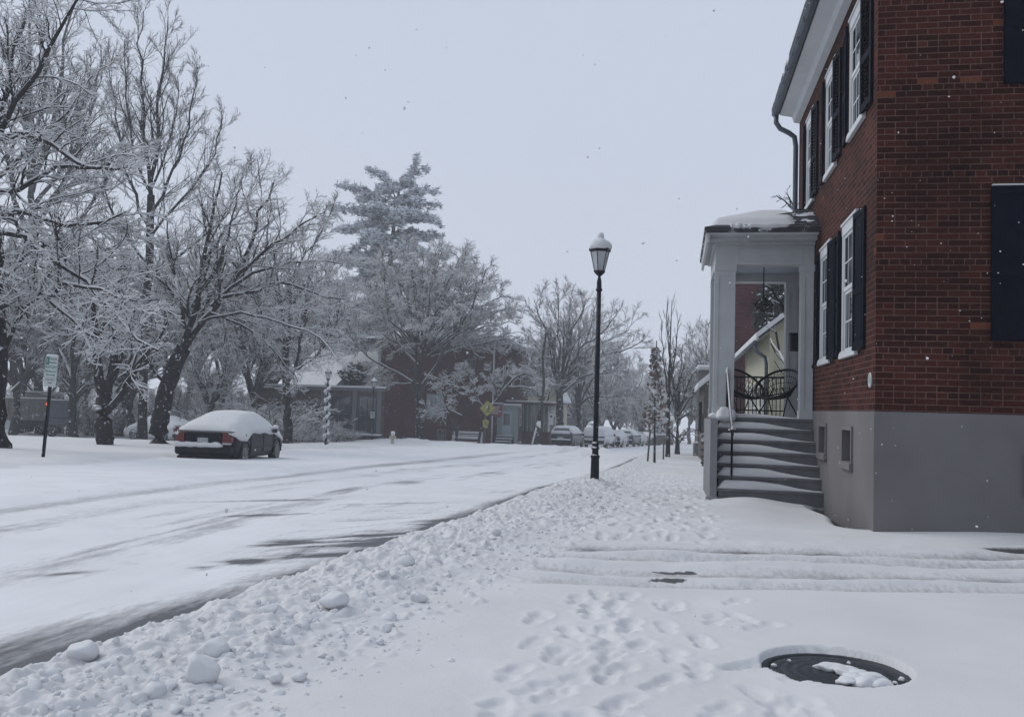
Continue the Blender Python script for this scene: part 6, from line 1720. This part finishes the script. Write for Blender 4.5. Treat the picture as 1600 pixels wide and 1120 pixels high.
sedan(carpos(1003, 114), R(-9), 'suvblue', 'most distant small car at the end of the parked row', 'cars parked along the far kerb')

# tipper truck and trailer on the left
def truck():
    Yd = 54; p = pt(40, 700, Yd); z = hz(p[0], Yd)
    t = empty('tipper_truck', (p[0], Yd, z)); tag(t, 'grey tipper truck with a lit red marker lamp behind the left trees', 'truck'); t.rotation_euler = (0, 0, R(27))
    q = MB()
    q.poly([(-1.15, 0, .95), (.95, 0, .95), (1.15, 0, 1.3), (1.15, 0, 2.35), (-1.35, 0, 2.35), (-1.35, 0, 1.5)], (0, 4.0, 0)); bd = q.build('tipper_body', M['tan'], t)
    q = MB()
    for x in (-1.2, -.6, 0, .6, 1.05): q.box((x, -.06, 1.0), (x + .07, -.001, 2.3))
    q.box((-1.33, -.07, 1.95), (1.13, -.061, 2.05)); q.box((-1.15, -.07, 1.18), (1.1, -.061, 1.26)); q.build('rib', M['tan'], bd)
    q = MB(); q.box((-1.38, -.05, 2.351), (1.18, .25, 2.43), bev=.03); q.box((-1.38, .26, 2.351), (-1.0, 4.0, 2.45), bev=.03); q.build('snow', M['snow'], bd)
    q = MB(); q.box((-1.0, .1, .55), (1.0, 6, .949)); q.build('chassis', M['black'], t)
    q = MB(); q.box((-1.05, 4.3, .8), (1.05, 6.3, 2.75), bev=.12); cb = q.build('cab', M['tan'], t)
    q = MB(); q.box((-.9, 4.25, 1.9), (.9, 4.29, 2.5)); q.build('rear_window', M['glass'], cb)
    q = MB(); q.box((-1.05, 4.3, 2.751), (1.05, 6.3, 2.86), bev=.05); q.build('snow', M['snow'], cb)
    for y in (.9, 5.4):
        for s in (-1, 1):
            q = MB(); q.tube([(s * .6, y, .5), (s * 1.08, y, .5)], .5, 20); q.build('wheel', M['rubber'], t)
    q = MB(); q.box((-1.3, -.08, .3), (-.75, -.06, .9)); q.build('mud_flap', M['sign_white'], t)
    for z_ in (1.95, 1.62):
        q = MB(); q.box((1.08, -.12, z_), (1.22, -.02, z_ + .15), bev=.02); q.build('marker_lamp', M['lamp_red'] if z_ > 1.8 else M['red'], t)
    return t
truck()
Yd = 52; p = pt(93, 700, Yd); t = empty('equipment_trailer', (p[0], Yd, hz(p[0], Yd))); tag(t, 'dark boxy trailer with snow along its top right of the tipper truck', 'trailer'); t.rotation_euler = (0, 0, R(31))
q = MB(); q.box((-.75, 0, 1.15), (.70, 2.4, 2.25), bev=.05); q.box((-.85, -.05, .72), (.9, 2.6, 1.149), bev=.03); q.box((.7, .2, 1.15), (.86, 2.2, 1.6)); bd = q.build('body', M['gutter'], t)
q = MB(); q.box((-.75, .0, 2.251), (.70, 2.4, 2.32), bev=.03); q.build('snow', M['snow'], bd)
for x in (-.7, .3):
    q = MB(); q.box((x, .05, .0), (x + .45, .5, .72), bev=.1); q.build('wheel', M['rubber'], t)

# ---------------------------------------------------------------- buildings beyond
def win(parent, c, w, h, axis, m='white', pane='glass', grid=(2, 2)):
    """A window on a wall; axis 'y' faces -Y, axis 'x' faces +X or -X by the sign of w."""
    x, y, z = c; q = MB(); g_ = MB()
    if axis == 'y':
        q.box((x - w / 2, y - .06, z), (x + w / 2, y - .002, z + .1)); q.box((x - w / 2, y - .06, z + h - .08), (x + w / 2, y - .002, z + h)); q.box((x - w / 2, y - .06, z + .101), (x - w / 2 + .08, y - .002, z + h - .081)); q.box((x + w / 2 - .08, y - .06, z + .101), (x + w / 2, y - .002, z + h - .081))
        for i in range(1, grid[0]): q.box((x - w / 2 + w * i / grid[0] - .02, y - .05, z + .101), (x - w / 2 + w * i / grid[0] + .02, y - .012, z + h - .081))
        for i in range(1, grid[1]): q.box((x - w / 2 + .081, y - .048, z + h * i / grid[1] - .02), (x + w / 2 - .081, y - .014, z + h * i / grid[1] + .02))
        g_.box((x - w / 2 + .08, y - .010, z + .1), (x + w / 2 - .08, y - .003, z + h - .08))
    else:
        s = 1 if w > 0 else -1; w = abs(w)
        def B(y0, y1, z0, z1, d0=.002, d1=.06, Q=q): Q.box((x + s * d0, y0, z0), (x + s * d1, y1, z1))
        B(y - w / 2, y + w / 2, z, z + .1); B(y - w / 2, y + w / 2, z + h - .08, z + h); B(y - w / 2, y - w / 2 + .08, z + .101, z + h - .081); B(y + w / 2 - .08, y + w / 2, z + .101, z + h - .081)
        B(y - w / 2 + .081, y + w / 2 - .081, z + h / 2 - .03, z + h / 2 + .03, .012, .05)
        B(y - w / 2 + .08, y + w / 2 - .08, z + .1, z + h - .08, .003, .010, g_)
    o = q.build('window', M[m], parent); g_.build('pane', M[pane], o); return o

# brick house across the street
Yd = 80.0; x1 = pt(777, 600, Yd)[0]; x0 = pt(590, 600, Yd)[0]; zg = gz(80) - .3; ze = pt(777, 537, Yd)[2]
t = empty('brick_house', (x1, Yd, zg)); tag(t, 'dark red brick house with deep eaves and a snowy roof across the street', 'house')
W_ = x1 - x0; H = ze - zg; D = 17.0
q = MB(); q.box((-W_, 0, 0), (0, D, H)); q.build('wall', M['brick_far'], t, uvm=True)
q = MB(); q.add([(-W_ - 1, -1, H), (1.0, -1, H), (1.0, D + 1, H), (-W_ - 1, D + 1, H), (-W_ - 1, -1, H + .25), (1.0, -1, H + .25), (1.0, D + 1, H + .25), (-W_ - 1, D + 1, H + .25), (-W_ / 2, D * .3, H + 1.75), (-W_ / 2, D * .7, H + 1.75)],
                [(3, 2, 1, 0), (0, 1, 5, 4), (1, 2, 6, 5), (2, 3, 7, 6), (3, 0, 4, 7), (4, 5, 8), (5, 6, 9, 8), (6, 7, 9), (7, 4, 8, 9)]); rf = q.build('roof', M['roofing'], t)
q = MB(); q.add([(-W_ - .95, -.95, H + .26), (.95, -.95, H + .26), (.95, D + .95, H + .26), (-W_ - .95, D + .95, H + .26), (-W_ - .9, -.9, H + .36), (.9, -.9, H + .36), (.9, D + .9, H + .36), (-W_ - .9, D + .9, H + .36), (-W_ / 2, D * .3, H + 1.92), (-W_ / 2, D * .7, H + 1.92)],
                [(0, 1, 5, 4), (1, 2, 6, 5), (2, 3, 7, 6), (3, 0, 4, 7), (4, 5, 8), (5, 6, 9, 8), (6, 7, 9), (7, 4, 8, 9)]); q.build('snow', M['snow'], rf)
q = MB(); q.tube([(-.35, -.06, 0), (-.35, -.06, H - .3), (-.1, -.5, H + .1)], .07, 8); q.build('downspout', M['white'], t)
q = MB(); q.box((-W_ - .02, -.03, 0), (-W_ + .25, -.001, H - .1)); q.build('corner_board', M['porchpaint'], t)
for (u, v, w, h) in ((680, 642, 1.7, 2.1), (690, 688, .8, .9), (735, 585, .9, 1.7)):
    p = pt(u, v, Yd); win(t, (p[0] - x1, 0, p[2] - zg - h / 2 + .5), w, h, 'y', 'grey_siding', 'ceilpaint' if w > 1.5 else 'glass')
for (y, z) in ((3.0, 5.3), (7.5, 5.3), (12.5, 5.3), (12.5, 1.6)): win(t, (0, y, z), 1.1, 1.9, 'x')
# entrance by the corner: pale green door, stoop, side bay
q = MB(); q.box((.002, .3, 0), (1.6, 2.2, 3.5)); q.box((.002, .1, 3.501), (1.8, 2.4, 3.62)); en = q.build('entrance_porch', M['palegreen'], t)
q = MB(); q.box((.5, .22, .9), (1.3, .299, 3.1)); dr = q.build('door', M['ceilpaint'], t)
q = MB(); q.box((.62, .20, 1.9), (1.18, .219, 2.9)); q.build('pane', M['glass'], dr)
for k in range(4):
    q = MB(); q.box((.1, -1.3 + .32 * k, 0), (1.55, .299, .24 * (k + 1)), ); so = q.build('stoop_step', M['gutter'], t)
    q = MB(); q.box((.1, -1.29 + .32 * k, .24 * (k + 1) + .001), (1.55, -1.0 + .32 * k, .24 * (k + 1) + .07), bev=.03); q.build('snow', M['snow'], so)
q = MB(); q.box((.0, .1, 3.621), (1.85, 2.4, 3.78), bev=.06); q.build('snow', M['snow'], en)
q = MB(); q.box((1.62, 4.0, 0), (4.0, 9.0, 1.3)); q.box((.01, 4.0, 3.7), (4.1, 9.1, 3.95)); 
bw = q.build('side_bay', M['brick_far'], t, uvm=True)
for k in range(7):
    q = MB(); xx = 1.7 + .38 * k; q.box((xx, 4.0, 1.301), (xx + .08, 4.08, 3.699)); q.build('bay_mullion', M['palegreen'], bw)
q = MB(); q.box((1.62, 4.09, 1.301), (4.0, 4.12, 3.699)); q.box((3.97, 4.13, 1.301), (4.0, 9, 3.699)); q.build('pane', M['glass'], bw)
q = MB(); q.box((.01, 3.95, 3.951), (4.15, 9.1, 4.12), bev=.06); q.build('snow', M['snow'], bw)

# low grey-brown brick annexe and the big snowy roof behind it
Yd = 64.0; xa, xb = pt(400, 640, Yd)[0], pt(600, 640, Yd)[0]; zg = gz(64) - .3; H = pt(597, 604, Yd)[2] - zg
t = empty('brick_annexe', (xb, Yd, zg)); tag(t, 'long low grey-brown brick building with dark glazed bays, left of the brick house', 'building'); W_ = xb - xa
q = MB(); q.poly([(-W_, 0, 0), (0, 0, 0), (-2.6, 7, 0), (-W_, 7, 0)], (0, 0, H - .35)); q.build('wall', M['brick_grey'], t, uvm=True)
q = MB(); q.poly([(-W_ - .1, -.15, H - .349), (.12, -.15, H - .349), (-2.5, 7.1, H - .349), (-W_ - .1, 7.1, H - .349)], (0, 0, .22)); cp = q.build('cornice', M['grey_siding'], t)
q = MB(); q.poly([(-W_ - .1, -.16, H - .119), (.13, -.16, H - .119), (-2.5, 7.1, H - .119), (-W_ - .1, 7.1, H - .119)], (0, 0, .14)); q.build('snow', M['snow'], cp)
for x in (-.35, -2.2, -4.6): 
    q = MB(); q.box((x - .16, -.12, 0), (x + .16, -.001, H - .35)); q.build('pilaster', M['grey_siding'], t)
for (x, w) in ((-1.27, 1.4), (-3.4, 1.9)): win(t, (x, 0, .9), w, H - 1.6, 'y', 'gutter', 'glass', (2, 2))
win(t, (-7.0, 0, 1.0), 1.3, 1.6, 'y', 'grey_siding', 'glass')
for (z) in (.35, .75):
    q = MB(); q.box((-4.0, -1.2, z), (.0, -.2, z + .08)); o = q.build('stair_rail', M['step'], t)
    q = MB(); q.box((-4.0, -1.21, z + .081), (.0, -.2, z + .14), bev=.02); q.build('snow', M['snow'], o)
Yd = 84.0; t = empty('gabled_hall', (pt(520, 600, Yd)[0], Yd, gz(84))); tag(t, 'hall with a steep snow-covered roof behind the low annexe', 'building'); ox = t.location[0]; oz = t.location[2]
def L_(u, v, dy=0): p = pt(u, v, Yd + dy); return (p[0] - ox, dy, p[2] - oz)
ea, eb, ra, rb = L_(440, 606), L_(600, 606), L_(455, 550, 8), L_(585, 550, 8)
q = MB(); q.box((ea[0], .3, -.5), (eb[0], 15.5, ea[2])); q.poly([(ea[0] + .01, .3, ea[2]), (ea[0] + .01, 15.5, ea[2]), (ea[0] + .01, 8, ra[2] - .1)], (.3, 0, 0)); q.poly([(eb[0] - .31, .3, ea[2]), (eb[0] - .31, 15.5, ea[2]), (eb[0] - .31, 8, ra[2] - .1)], (.3, 0, 0)); q.build('wall', M['grey_siding'], t)
q = MB(); q.poly([(0, 0, ea[2]), (0, 8, ra[2]), (0, 16, ea[2]), (0, 16, ea[2] - .15), (0, 8, ra[2] - .16), (0, 0, ea[2] - .15)], (eb[0] - ea[0], 0, 0)); q.v = [(x + ea[0], y, z) for x, y, z in q.v]; rf = q.build('roof', M['roofing'], t)
q = MB(); q.poly([(0, -.05, ea[2] + .01), (0, -.05, ea[2] + .2), (0, 8, ra[2] + .22), (0, 16, ea[2] + .2), (0, 16, ea[2] + .01), (0, 8, ra[2] + .01)], (eb[0] - ea[0], 0, 0)); q.v = [(x + ea[0], y, z) for x, y, z in q.v]; q.build('snow', M['snow'], rf)
# cross gable showing its dark verge
g0, g1, g2 = L_(522, 605, -1.2), L_(560, 566, -1.2), L_(585, 600, -1.2)
q = MB(); q.poly([g0, g1, (g1[0] - .1, g1[1], g1[2] - .35), (g0[0] + 1.0, g0[1], g0[2] - .1)], (0, 4, 0)); q.build('gable_verge', M['gutter'], t)

# cream house and its gabled neighbour beyond the brick house
def gable_house(u0, u1, vb, ve, vr, Yd, depth, matn, name, label, ridge='x', eave=.4, wins=(), cat='house', group=None):
    xa, xb = pt(u0, ve, Yd)[0], pt(u1, ve, Yd)[0]; zg = gz(Yd) - .4; He = pt((u0 + u1) / 2, ve, Yd)[2] - zg; Hr = pt((u0 + u1) / 2, vr, Yd)[2] - zg
    t = empty(name, (xa, Yd, zg)); tag(t, label, cat, group); W_ = xb - xa; q = MB()
    if ridge == 'y':   # gable faces the viewer
        q.poly([(0, 0, 0), (W_, 0, 0), (W_, 0, He), (W_ / 2, 0, Hr), (0, 0, He)], (0, depth, 0)); q.build('wall', M[matn], t, uvm=True)
        for nm, o1, o2, m_ in (('roof', 0, .14, 'roofing'), ('snow', .145, .36, 'snow')):
            q = MB(); sl = (Hr - He) / (W_ / 2); e_ = eave if nm == 'roof' else eave - .05
            q.poly([(-e_, 0, He - e_ * sl + o1), (W_ / 2, 0, Hr + o1), (W_ + e_, 0, He - e_ * sl + o1), (W_ + e_, 0, He - e_ * sl + o2), (W_ / 2, 0, Hr + o2), (-e_, 0, He - e_ * sl + o2)], (0, depth + 2 * e_, 0)); q.v = [(x, y - e_, z) for x, y, z in q.v]
            o = q.build(nm, M[m_], t if nm == 'roof' else rf_)
            rf_ = o
    else:
        q.poly([(0, 0, 0), (0, depth, 0), (0, depth, He), (0, depth / 2, Hr), (0, 0, He)], (W_, 0, 0)); q.build('wall', M[matn], t, uvm=True)
        for nm, o1, o2, m_ in (('roof', 0, .14, 'roofing'), ('snow', .145, .36, 'snow')):
            q = MB(); sl = (Hr - He) / (depth / 2); e_ = eave if nm == 'roof' else eave - .05
            q.poly([(0, -e_, He - e_ * sl + o1), (0, depth / 2, Hr + o1), (0, depth + e_, He - e_ * sl + o1), (0, depth + e_, He - e_ * sl + o2), (0, depth / 2, Hr + o2), (0, -e_, He - e_ * sl + o2)], (W_ + 2 * e_, 0, 0)); q.v = [(x - e_, y, z) for x, y, z in q.v]
            o = q.build(nm, M[m_], t if nm == 'roof' else rf_)
            rf_ = o
    for (u, v, w, h) in wins:
        p = pt(u, v, Yd); win(t, (p[0] - xa, 0, p[2] - zg - h / 2), w, h, 'y')
    return t
gable_house(812, 872, 700, 618, 560, 104, 9, 'cream', 'cream_house', 'cream clapboard house beside the brick house across the street', 'y', .5, ((851, 662, 1.3, 2.2), (836, 655, .9, 1.6)))
gable_house(838, 905, 700, 600, 545, 128, 10, 'grey_siding', 'grey_house', 'grey house behind the fan-crowned tree', 'x', .5, ((860, 640, 1.4, 2), (885, 640, 1.4, 2)))
gable_house(990, 1052, 700, 655, 630, 165, 12, 'grey_siding', 'pale_house', 'pale hazy house closing the end of the street', 'x', .5, ((1003, 675, 1.6, 2.6), (1030, 675, 1.2, 2.0)))
q = MB(); Yd = 118; a, b = pt(1008, 700, Yd)[0], pt(1052, 700, Yd)[0]; z_ = gz(Yd); q.box((a, Yd, z_ - 1), (b, Yd + .5, z_ + 1.2)); q.box((a, Yd, z_ + 1.2), (a + .6, Yd + .6, z_ + 1.7)); o = q.build('low_wall', M['brick_grey'], uvm=True); tag(o, 'low dark wall across the far end of the street', 'wall')
q = MB(); q.box((a, Yd - .05, z_ + 1.201), (b, Yd + .55, z_ + 1.35), bev=.05); q.build('snow', M['snow'], o)

# right-hand side: small houses down the pavement
Yd = 46.0; xw = pt(1099, 640, Yd)[0]; zg = gz(Yd) - .3
t = empty('small_house', (xw, Yd, zg)); tag(t, 'small tan house with a snow-edged gable just left of the white porch column', 'house')
He = pt(1097, 600, Yd)[2] - zg
q = MB(); q.poly([(0, 0, 0), (5.2, 0, 0), (5.2, 0, He), (2.6, 0, He + 2.2), (0, 0, He)], (0, 9, 0)); q.build('wall', M['brick_grey'], t, uvm=True)
for nm, o1, o2, m_ in (('roof', 0, .12, 'white'), ('snow', .125, .32, 'snow')):
    q = MB(); e_ = .28; sl = 2.2 / 2.6; q.poly([(-e_, 0, He - e_ * sl + o1), (2.6, 0, He + 2.2 + o1), (5.2 + e_, 0, He - e_ * sl + o1), (5.2 + e_, 0, He - e_ * sl + o2), (2.6, 0, He + 2.2 + o2), (-e_, 0, He - e_ * sl + o2)], (0, 9.5, 0)); q.v = [(x, y - .3, z) for x, y, z in q.v]
    rf_ = q.build(nm, M[m_], t if nm == 'roof' else rf_)
win(t, (0, 3, 1.6), -1.0, 1.6, 'x', 'navy'); win(t, (0, 6, 1.6), -1.0, 1.6, 'x', 'navy')
q = MB(); q.box((-.02, .4, .3), (-.001, 1.4, 2.6)); q.build('door', M['navy'], t)
Yd = 57.0; xw = pt(1084, 690, Yd)[0]; zg = gz(Yd)
t = empty('bay_house', (xw, Yd, zg)); tag(t, 'narrow grey house with a railed stone stoop, next beyond the small tan house', 'house')
q = MB(); q.box((.25, .8, -.5), (5, 9, 5.2)); q.build('wall', M['grey_siding'], t, uvm=True)
q = MB(); q.box((0, 0, -.5), (1.6, 2.4, .75), bev=.05); st_ = q.build('stoop', M['step'], t)
q = MB()
for k in range(9): q.tube([(.08 + .18 * k, .06, .75), (.08 + .18 * k, .06, 1.55)], .02, 5)
q.tube([(0.0, .06, 1.55), (1.6, .06, 1.55)], .03, 6); q.build('railing', M['iron'], st_)
q = MB(); q.box((0, 0, .751), (1.6, 2.4, .83), bev=.03); q.build('snow', M['snow'], st_)
q = MB(); q.box((.1, .5, 5.201), (5.1, 9.1, 5.5), bev=.1); q.build('snow', M['snow'], t)
win(t, (.55, .8, 1.2), .5, 1.8, 'y', 'porchpaint')
# barrel planter
Yd = 37.5; p0 = pt(1104, 716, Yd); t = empty('barrel_planter', (p0[0], Yd, hz(p0[0], Yd))); tag(t, 'banded dark barrel with snow on it, beside the steps down the pavement', 'barrel')
q = MB(); q.lathe([(.17, -.1), (.19, .1), (.22, .35), (.23, .5), (.21, .75), (.18, .98)], n=16); bd = q.build('barrel', M['wood'], t)
q = MB()
for z in (.1, .35, .62, .88): q.lathe([(.205 + .028 * math.sin(z * 3.1), z), (.225 + .028 * math.sin(z * 3.1), z + .01), (.225 + .028 * math.sin(z * 3.1), z + .05), (.205 + .028 * math.sin(z * 3.1), z + .06)], n=16)
q.build('band', M['iron'], bd)
q = MB(); blob(q, (0, 0, 1.02), .2, 9, .6)
for z in (.18, .44, .70): blob(q, (-.05, -.21, z), .07, int(z * 90), .5)
q.build('snow', M['snow'], bd)

# cream clapboard house seen through the porch
Xw, Y0_, Y1_ = 2.46, 26.0, 35.0; zg = -.7; He = 3.42
t = empty('clapboard_house', (Xw, Y0_, zg)); tag(t, 'cream clapboard house with a snowy gable roof seen through the porch', 'house')
He -= zg
WID = 5.0; PITCHR = .80
q = MB(); k = 0.0
while k < He + WID / 2 * PITCHR:
    xa_ = max(0, (k - He) / PITCHR); xb_ = WID - xa_
    if xb_ - xa_ < .2: break
    q.poly([(xa_, -.006, k), (xa_, -.034, k + .0), (xa_, -.010, k + .208), (xa_, .0, k + .208)], (xb_ - xa_, 0, 0)); k += .21
q.poly([(0, .001, 0), (WID, .001, 0), (WID, .001, He), (WID / 2, .001, He + WID / 2 * PITCHR), (0, .001, He)], (0, 9.0, 0))
q.build('wall', M['cream'], t)
q = MB(); q.box((-.03, -.045, 0), (.10, .05, He)); q.box((-.001, 8.9, 0), (-.03, 9.0, He)); 
q.poly([(-.35, -.05, He - .30), (-.35, -.05, He - .12), (WID / 2, -.05, He + WID / 2 * PITCHR + .02), (WID / 2, -.05, He + WID / 2 * PITCHR - .18)], (0, .04, 0)); q.build('trim', M['cream'], t)
for nm, o1, o2, m_ in (('roof', .03, .10, 'roofing'), ('snow', .105, .25, 'snow')):
    q = MB(); e_ = .40; q.poly([(-e_, 0, He - e_ * PITCHR + o1), (WID / 2, 0, He + WID / 2 * PITCHR + o1), (WID + e_, 0, He - e_ * PITCHR + o1), (WID + e_, 0, He - e_ * PITCHR + o2), (WID / 2, 0, He + WID / 2 * PITCHR + o2), (-e_, 0, He - e_ * PITCHR + o2)], (0, 9.5, 0)); q.v = [(x, y - .3, z) for x, y, z in q.v]
    rf_ = q.build(nm, M[m_], t if nm == 'roof' else rf_)
q = MB(); q.tube([(-.43, -.3, He - .33), (-.43, 9.2, He - .33)], .06, 8); q.build('gutter', M['gutter'], t)
q = MB(); q.tube([(-.40, -.05, He - .38), (-.38, -.02, He - .55), (-.12, .15, He - .70), (-.08, .2, He - .9), (-.08, .2, 0)], .05, 8); q.build('downspout', M['gutter'], t)
for y in (2.2, 4.6, 7.0): win(t, (0, y, 1.3), -.9, 1.5, 'x', 'white')
# tall brick building behind it
q = MB(); q.box((2.3, 45, -2), (3.95, 54, 9.5)); o = q.build('brick_block', M['brick_far'], uvm=True); tag(o, 'tall dark brick building behind the cream clapboard house', 'building')
q = MB(); q.box((3.951, 44.97, -2), (4.12, 45.2, 9.5)); q.build('corner_board', M['white'], o)

# ---------------------------------------------------------------- falling snow
n = 11000; g = np.random.default_rng(5)
C_ = np.stack([g.uniform(-12, 7, n), g.uniform(-3, 26, n), g.uniform(-.3, 11, n)], -1)
C_ = C_[np.linalg.norm(C_ - EYE, axis=1) > 2.4]
rr_ = .0038 + .0042 * g.random(len(C_)) ** 2.5
d, f8 = ico(1, 777, .8)
V = (C_[:, None, :] + d[None] * rr_[:, None, None] * g.uniform(.6, 1.3, (len(C_), 1, 3))).reshape(-1, 3); F = (f8[None] + len(d) * np.arange(len(C_))[:, None, None]).reshape(-1, 3)
tag(mesh_obj('falling_snow', V, F, M['snow']), 'snowflakes drifting through the air', 'snow', kind='stuff')

# ---------------------------------------------------------------- the pale air
q = MB(); q.box((-175, -45, -22), (175, 640, 34))
m = bpy.data.materials.new('haze'); m.use_nodes = True; nt = m.node_tree; nt.nodes.clear()
pv = nt.nodes.new('ShaderNodeVolumePrincipled'); pv.inputs['Density'].default_value = .0014; pv.inputs['Color'].default_value = (.93, .96, 1.0, 1); pv.inputs['Anisotropy'].default_value = .2
oo = nt.nodes.new('ShaderNodeOutputMaterial'); nt.links.new(pv.outputs[0], oo.inputs['Volume'])
hz_o = q.build('haze', m); tag(hz_o, kind='stuff')
